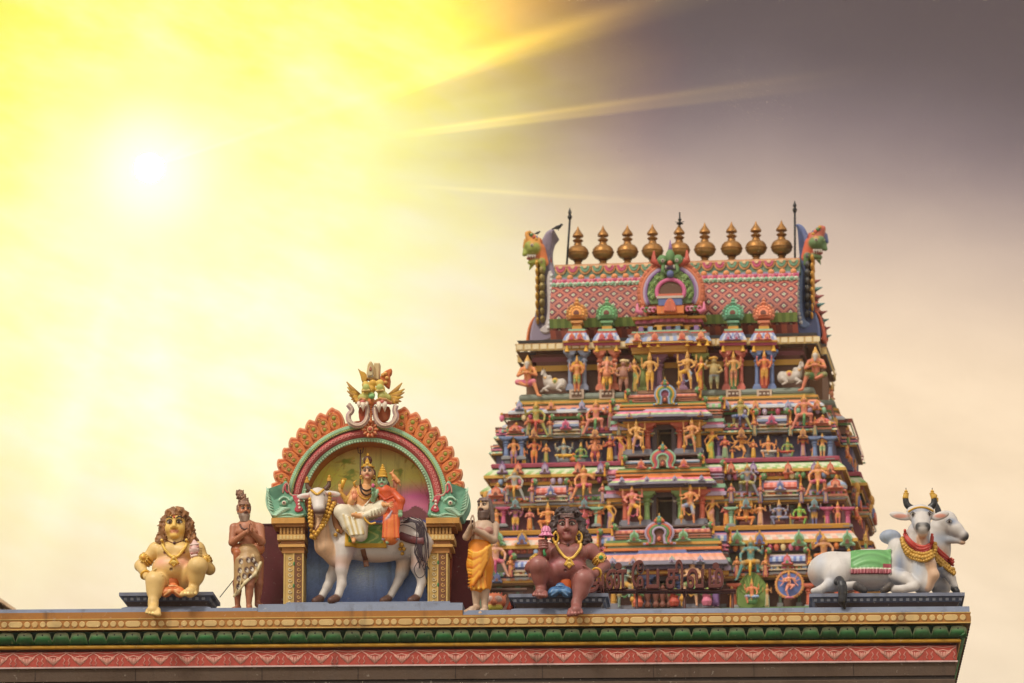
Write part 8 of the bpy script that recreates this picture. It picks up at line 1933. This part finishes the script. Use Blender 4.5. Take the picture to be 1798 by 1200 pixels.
b.chain([J(663,864,.16), J(655,878,.12), J(656,870,.06)], [.030,.026,.020], GS, .012); b.ell(J(656,866,.05), (.024,.02,.03), GS, .006); fingers(b, [J(653+1.9*i, 862, .04) for i in range(4)], [(.1*(i-1.5), -.3, 1) for i in range(4)], (.034,.038,.036,.03), .0066, GS, (.1,.3,0), .003)
b.chain([J(690,865,.18), J(703,880,.15), J(703,894,.13)], [.042,.05,.03], OS, .02); b.ell(J(703,899,.12), (.024,.02,.032), GS, .008); fingers(b, [J(700+2*i, 902, .10) for i in range(4)], [(0, -.2, -1)]*4, (.034,.038,.036,.03), .0066, GS, (0,.2,0), .003); b.cap(J(682,950,.1), J(680,953,.05), .024, .018, GS, .01)
f = HF(J(671.5,846,.16), .42, -.10); head(b, f, L(140,172,134), L(170,60,60)); h.body(b, 'body', .0052); eyes(h, f, mark=L(160,40,40))
c = Body(); c.ell(f(0,7,4), [a*f.k for a in (22,18,21)], P['dbrown'], .01); c.ell(f(20,12,-16), [a*f.k for a in (10,10,20)], P['dbrown'], .01); h.body(c, 'hair', .0055)
m = MB(); k = f.k; m.lathe(f(0,2,17), [(22*k,0),(23*k,4*k),(19*k,8*k),(20*k,20*k),(15*k,24*k),(16*k,30*k),(10*k,36*k),(11*k,42*k),(5*k,48*k),(6*k,53*k),(.001,60*k)], G1, 14); h.mb(m, 'crown', M['gold'])
m = MB(); m.tube([J(655,864,.02), J(655,856,.01)], .006, P['green'], 5); m.ball(J(655,853,.01), .018, L(206,90,130), 8, 6, rz=1.4); o = m.build('lotus_bud', M['statue']); o.location = h.root.location; o.rotation_euler = h.root.rotation_euler; tag(o, 'pink lotus bud in the raised hand of the green faced goddess', 'flower')

# ---- pair of lying bulls on the right
h = Hero('bull_statue', 1520, 1041, .3, 'large white lying bull with green saddle cloth, head turned to the front', 'bull statue', 'pair of lying bulls at the roof corner')
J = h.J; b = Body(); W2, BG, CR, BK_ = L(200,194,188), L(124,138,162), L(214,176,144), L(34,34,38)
b.ell(J(1463,1004,.62), (.285,.30,.222), W2, .06); b.ell(J(1528,998,.62), (.42,.28,.212), W2, .08); b.ell(J(1528,1012,.58), (.40,.27,.165), W2, .06); b.ell(J(1592,996,.52), (.20,.25,.25), W2, .06)
b.ell(J(1563,943,.62), (.120,.10,.082), L(150,160,176), .03); b.ell(J(1577,966,.56), (.12,.14,.12), W2, .05)
b.chain([J(1598,985,.46), J(1606,958,.38), J(1613,935,.32)], [.19,.155,.125], W2, .05); b.cap(J(1622,985,.28), J(1620,1022,.28), .125, .135, W2, .05); b.chain([J(1626,960,.22), J(1634,990,.16), J(1640,1010,.16), J(1630,1032,.2)], [.04,.05,.05,.04], CR, .05)
b.ell(J(1616,904,.30), (.135,.12,.10), W2, .03); b.chain([J(1616,905,.26), J(1618,918,.18), J(1620,928,.10)], [.12,.092,.075], W2, .03); b.cap(J(1603,901,.28), J(1629,901,.28), .075, .075, W2, .03); b.ell(J(1614.5,926,.08), (.046,.045,.050), BK_, .012); b.ell(J(1626.5,926,.08), (.046,.045,.050), BK_, .012); b.ell(J(1620.5,924,.07), (.07,.042,.040), BK_, .012); b.ell(J(1613.5,925,.03), (.012,.012,.014), BK_, .006, cut=True); b.ell(J(1627.5,925,.03), (.012,.012,.014), BK_, .006, cut=True); b.ell(J(1620,938,.12), (.055,.05,.045), CR, .015); b.cap(J(1619,945,.2), J(1622,962,.24), .05, .06, CR, .04)
for s_ in (-1, 1):
    b.cap(J(1616+s_*9,898,.22), J(1616+s_*19,899,.26), .020, .016, BG, .02)
    if s_ < 0: p0_, p1_ = J(1600,912,.30), J(1562,901,.22)
    else: p0_, p1_ = J(1636,912,.28), J(1666,900,.20)
    b.ell((p0_+p1_)/2, (.125 if s_ < 0 else .105,.022,.046), W2, .01, rot=(0, .22 if s_ < 0 else -.32, 0)); b.spot((p0_+p1_)/2 - np.array((0,.035,.004)), (.095 if s_ < 0 else .08,.035,.026), L(206,140,120), .3)
b.chain([J(1572,1010,.34), J(1590,1016,.22), J(1606,1027,.16)], [.075,.070,.052], W2, .03); b.chain([J(1606,1031,.15), J(1585,1035,.12), J(1570,1035,.12)], [.050,.045,.045], W2, .02); b.cap(J(1563,1030,.12), J(1551,1037,.12), .050, .038, BK_, .006)
b.ell(J(1470,1010,.36), (.14,.12,.17), W2, .06, rot=(0,.5,0)); b.chain([J(1455,1028,.30), J(1440,1036,.24), J(1428,1038,.3)], [.07,.04,.03], W2, .03); b.chain([J(1484,1030,.24), J(1500,1028,.20)], [.05,.045], W2, .02); b.cap(J(1505,1030,.18), J(1518,1037,.16), .052, .036, BK_, .006)
for (u, v) in ((1604,905),(1629,904)): b.ell(J(u, v, .17), (.022,.012,.014), BK_, .002)
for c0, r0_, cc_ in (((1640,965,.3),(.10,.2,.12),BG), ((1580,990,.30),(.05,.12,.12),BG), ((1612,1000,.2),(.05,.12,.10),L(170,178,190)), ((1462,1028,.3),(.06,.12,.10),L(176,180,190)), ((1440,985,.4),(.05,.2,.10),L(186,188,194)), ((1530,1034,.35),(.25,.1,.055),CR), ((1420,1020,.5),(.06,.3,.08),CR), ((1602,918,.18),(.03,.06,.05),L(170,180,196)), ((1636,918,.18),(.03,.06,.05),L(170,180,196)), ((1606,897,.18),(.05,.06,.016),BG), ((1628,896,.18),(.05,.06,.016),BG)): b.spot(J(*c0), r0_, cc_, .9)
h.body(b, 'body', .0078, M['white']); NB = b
def cow_eye(hero, p, s_=1, k=1.0):
    m = MB(); p = np.array(p); m.ball(p, .026*k, L(226,220,210), 10, 7, rz=.7, ry=.6); m.ball(p + np.array((0,-.010*k,0)), .015*k, L(60,36,30), 8, 6, ry=.6); m.tube([p + np.array((-.034*k,-.004,.002)), p + np.array((0,-.016*k,.024*k)), p + np.array((.034*k,-.004,.002))], [.003,.006,.003], BK_, 5); m.tube([p + np.array((-.03*k,-.004,-.0)), p + np.array((0,-.014*k,-.018*k)), p + np.array((.03*k,-.004,-.0))], [.002,.004,.002], BK_, 5); hero.mb(m, 'eye')
for (u, v) in ((1602.5,904.5),(1632,903.5)): p_ = J(u, v, .2); y_ = float(b.front([(p_[0], p_[2])])[0]); cow_eye(h, (p_[0], y_-.006, p_[2]))
for pts in ([(1602,894,.33),(1593,887,.33),(1590,876,.33),(1591,868,.33)], [(1632,893,.33),(1639,886,.33),(1640,876,.33),(1637,868,.33)]):
    sp = [J(*p_) for p_ in spline([np.array(p_, float) for p_ in pts], 4)]; n_ = len(sp); cu_ = int(n_*.62); m = MB(); rr = [.042 - .018*i/n_ for i in range(n_)]
    m.tube(sp[:cu_+1], rr[:cu_+1], BK_, 12); m.tube(sp[cu_:], [r_+.003 for r_ in rr[cu_:]], L(206,160,60), 12); e = sp[-1]; m.lathe(e, [(.028,-.01),(.032,.01),(.016,.02),(.022,.032),(.004,.05)], L(206,160,60), 10); m.tube([e + np.array((0,0,.04)), e + np.array((0,0,.07))], .005, BK_, 5); h.mb(m, 'horn')
m = MB(); bead_path(m, b, xz(J, [(1596,898),(1604,894),(1616,892),(1628,893),(1638,897)], .2), .006, .012, L(206,160,60), J, 22); h.mb(m, 'brow_band', M['gold'])
def band_and_beads(h, b, J, band_pts, bead_pts, n, r):
    m = MB()
    for dz, cc_, w_ in ((0, L(176,54,44), .022), (.03, L(196,70,56), .016), (-.028, L(150,40,38), .014)):
        sp = np.array(spline([np.array(p_) for p_ in xz(J, band_pts, .2)], 6)); ys = b.front(sp + np.array((0, dz))); m.tube([(x, y_-.012, z+dz) for (x, z), y_ in zip(sp, ys)], w_, cc_, 7)
    h.mb(m, 'red_collar')
    m = MB()
    for (o1, sc_) in ((0, 1), (.045, .8), (-.035, .7)):
        pts = [(a, b_ + o1) for a, b_ in xz(J, bead_pts, .2)]; bead_path(m, b, pts, .03 if o1 <= 0 else .02, r*sc_, L(190,146,62), J, int(n*(1.25 if sc_ < 1 else 1)), ry=1, jit=.08)
    h.mb(m, 'bead_garland', M['gold'])
band_and_beads(h, b, J, [(1589,936),(1594,948),(1606,960),(1622,966),(1634,958),(1637,942)], [(1584,946),(1590,964),(1604,976),(1622,982),(1636,976),(1642,962)], 17, .030)
def cl2(s_, t):
    if t > .80: return (L(150,70,80) if (int(s_*26) % 2) else L(190,120,126)) if t < .97 else L(104,36,46)
    if t > .765: return L(206,206,180)
    if s_ > .80 and t > .6: return L(150,60,70)
    return tuple(np.array(L(104,164,96))*(.88+.2*max(0, sin(t*19+5*sin(s_*3.1)))))
draped(h, b, 1494, 1565, 961, 1008, cl2, 'saddle_cloth', .020, 56, 44, rip=.010, ymax=J(1530,985,.60)[1])
c = Body(); pts = [(1470,1022,.26),(1474,1018,.14),(1478,1026,.02),(1480,1042,-.0),(1479,1056,.0),(1483,1068,.03)]
c.chain([J(*p_) for p_ in spline([np.array(p_, float) for p_ in pts], 3)], [.04]*6+[.05]*4+[.045]*3+[.03,.02,.015], BK_, .01)
for i in range(5): c.cap(J(1472+i*3.5,1030,-.02), J(1476+i*2.2,1062,-.01), .012, .006, L(60,58,64), .008)
h.body(c, 'tail', .007)
h = Hero('bull_statue', 1655, 1041, .8, 'white lying cow behind the large bull, seen in profile facing right', 'bull statue', 'pair of lying bulls at the roof corner')
J = h.J; b = Body()
b.ell(J(1590,1003,1.0), (.42,.2,.22), W2, .06); b.chain([J(1635,1000,.85), J(1642,965,.8), J(1650,930,.75)], [.20,.165,.125], W2, .05); b.cap(J(1650,1000,.7), J(1652,1028,.7), .12, .12, W2, .05)
b.ell(J(1660,915,.74), (.13,.11,.115), W2, .03); b.chain([J(1662,918,.72), J(1678,930,.68), J(1690,940,.66)], [.12,.080,.060], W2, .03); b.ell(J(1693,942,.66), (.052,.055,.055), BK_, .012, rot=(0,.5,0)); b.ell(J(1690,953,.67), (.034,.035,.025), CR, .01); b.cap(J(1652,948,.7), J(1684,950,.67), .05, .03, W2, .03)
b.chain([J(1640,1025,.62), J(1645,1008,.58), J(1660,1004,.52), J(1670,1015,.5), J(1676,1030,.5)], [.06,.062,.06,.05,.04], W2, .02); b.cap(J(1676,1034,.5), J(1680,1039,.46), .044, .036, BK_, .006)
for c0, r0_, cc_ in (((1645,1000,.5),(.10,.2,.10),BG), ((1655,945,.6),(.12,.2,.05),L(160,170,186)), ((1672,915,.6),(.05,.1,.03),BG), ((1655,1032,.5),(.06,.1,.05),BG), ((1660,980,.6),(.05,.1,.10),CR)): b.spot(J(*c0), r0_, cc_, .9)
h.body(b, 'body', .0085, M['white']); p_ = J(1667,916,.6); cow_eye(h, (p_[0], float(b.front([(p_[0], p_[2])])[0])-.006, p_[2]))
m = MB(); sp = [J(*p_) for p_ in spline([np.array(p_, float) for p_ in ((1648,902,.8),(1646,893,.8),(1642,884,.8),(1643,875,.8))], 3)]; m.tube(sp, [.038 - .0018*i for i in range(len(sp))], BK_, 10); e = sp[-1]; m.lathe(e, [(.028,-.04),(.03,.0),(.014,.01),(.02,.03),(.004,.05)], L(206,160,60), 10); h.mb(m, 'horn')
band_and_beads(h, b, J, [(1638,943),(1650,958),(1666,970),(1677,978)], [(1640,962),(1652,976),(1664,988),(1676,996)], 9, .030)

# ---- iron letters on a rail, behind the parapet
YLt = 3.0; hr = Hero('iron_letters', 1160, 1040, YLt, 'brown iron Tamil letters standing on a thin rail in front of the tower', 'sign')
sL = np.linalg.norm(q(1161, 1030, YLt) - q(1160, 1030, YLt)); g0 = hr.J(1145, 1033.5, YLt); fs_ = 31.5*sL/.554
def glyph(ch, u0, u1=None, dz=0, sx=None, name='letter'):
    cv = bpy.data.curves.new('glyph', 'FONT'); cv.body = ch; cv.size = 1; cv.extrude = .05/fs_; cv.bevel_depth = .012/fs_; cv.resolution_u = 4
    tmp = bpy.data.objects.new('glyph', cv); COL.objects.link(tmp); bpy.context.view_layer.update()
    me = bpy.data.meshes.new_from_object(tmp); n = len(me.vertices); co = np.empty(n*3, np.float32); me.vertices.foreach_get('co', co); co = co.reshape(-1, 3)
    fc = [tuple(p_.vertices) for p_ in me.polygons]; x0_, x1_ = co[:, 0].min(), co[:, 0].max()
    bpy.data.objects.remove(tmp); bpy.data.meshes.remove(me)
    a = hr.J(u0, 1033, YLt)[0]; kx = fs_ if u1 is None else (hr.J(u1, 1033, YLt)[0] - a)/(x1_ - x0_)
    V = np.stack([a + (co[:, 0]-x0_)*kx, co[:, 2]*fs_, g0[2] + co[:, 1]*fs_ + dz], 1)
    fr = V[:, 1] < -.045; C = np.where(fr[:, None], np.array(L(104,50,42)), np.array(L(74,32,28)))
    return make_mesh('letter', V, fc, C, M['iron'], [False]*len(fc), hr.root)
for ch, a, b_ in (('அ', 1026, 1061), ('ன', 1064, 1101), ('ே', 1109, 1131), ('ப', 1135, 1158), ('ச', 1169, 1192), ('வ', 1206, 1236), ('ம', 1244, 1271)): glyph(ch, a, b_)
glyph('ி', 1186, 1200)
m = MB()
for u in (1086, 1257): 
    p_ = hr.J(u, 995, YLt); m.lathe(p_ + np.array((0,-.05,0)), [(.0,0),(.040,0),(.040,.08),(.0,.08)], L(96,44,38), 14, axis='y')
hr.mb(m, 'vowel_dot', M['iron'])
m = MB(); a, b_ = hr.J(1022, 1037, YLt), hr.J(1292, 1037, YLt); m.tube([a, b_], .018, L(84,44,36), 6); a2, b2 = hr.J(1022, 1041, YLt+.1), hr.J(1292, 1041, YLt+.1); m.tube([a2, b2], .014, L(84,44,36), 6); hr.mb(m, 'rail', M['iron'])
for u in (1030, 1118, 1202, 1286): m = MB(); t0_ = hr.J(u, 1037, YLt+.05); m.tube([t0_, t0_ - np.array((0,0,.55))], .016, L(84,44,36), 6); hr.mb(m, 'rail_post', M['iron'])
# ---- small things
o_ = Hero('support_wire', 398, 1040, .3, 'thin dark wire running from the cream dwarf pedestal to the leopard skin sage', 'wire'); m = MB(); m.tube([o_.J(386,1049,.4), o_.J(414,1014,.2)], .005, P['black'], 5); m.build('wire', M['iron'], o_.root)
o_ = Hero('iron_pipe', 893, 1037, 1.2, 'brown horizontal pipe between the sage in yellow and the maroon dwarf', 'pipe'); m = MB(); m.tube([o_.J(862,1037,1.2), o_.J(925,1036,1.2)], .022, L(120,92,76), 8); m.build('pipe', M['iron'], o_.root); m = MB(); m.tube([o_.J(915,1037,1.25), o_.J(915,1072,1.25)], .016, L(120,92,76), 6); m.build('pipe_post', M['iron'], o_.root)
o_ = Hero('mask_statue', 868, 1072, .6, 'small orange fanged lion mask with green ruff beside the sage in yellow', 'statue'); J = o_.J; c = Body(); OM = L(214,120,80)
c.ell(J(868,1058,.7), (.13,.10,.10), OM, .03); c.ell(J(859,1052,.62), (.04,.03,.035), L(226,196,180), .01); c.ell(J(875,1052,.62), (.04,.03,.035), L(226,196,180), .01); c.ell(J(867,1058,.58), (.035,.03,.03), OM, .01); c.cap(J(858,1068,.62), J(878,1068,.62), .034, .034, L(196,180,60), .02); c.cap(J(882,1056,.7), J(888,1046,.7), .03, .012, OM, .02); c.cap(J(852,1054,.7), J(850,1046,.7), .03, .012, OM, .02)
for i in range(6): c.cap(J(856+i*4.5,1049,.68), J(854+i*5.4,1041,.68), .018, .008, L(180,70,50) if i % 2 else OM, .01)
c.cap(J(896,1070,.7), J(898,1054,.7), .045, .012, L(206,90,60), .02); o_.body(c, 'mask', .0085)
c_2 = raydir(14, 1064)*150; hb2 = empty('distant_building', (EYE[0]+c_2[0], EYE[1]+c_2[1], 0), 0, 'pale gable roof end of a distant building at the bottom left edge', 'building')
zr = EYE[2] + c_2[2]; m = MB(); 
w0 = 150*F_[1]*14/F*1.0
xa = -(14+120)/F*150; xb = 14/F*150
m.prism([(xa*2, zr-.10), (xa, zr+1.6), (xb+.02, zr-.12), (xb+.02, zr-.22), (xa, zr+1.45), (xa*2, zr-.2)], -.2, 12, L(206,176,140), 0); m.build('roof', M['paint'], hb2)
m = MB(); m.box(xa*2+.2, xb-.3, 0, 11.5, 0, zr-.2, L(190,170,150)); m.prism([(xa*2+.2, zr-.2), (xa, zr+1.4), (xb-.3, zr-.2)], .05, 11.4, L(190,170,150)); m.build('wall', M['paint'], hb2)
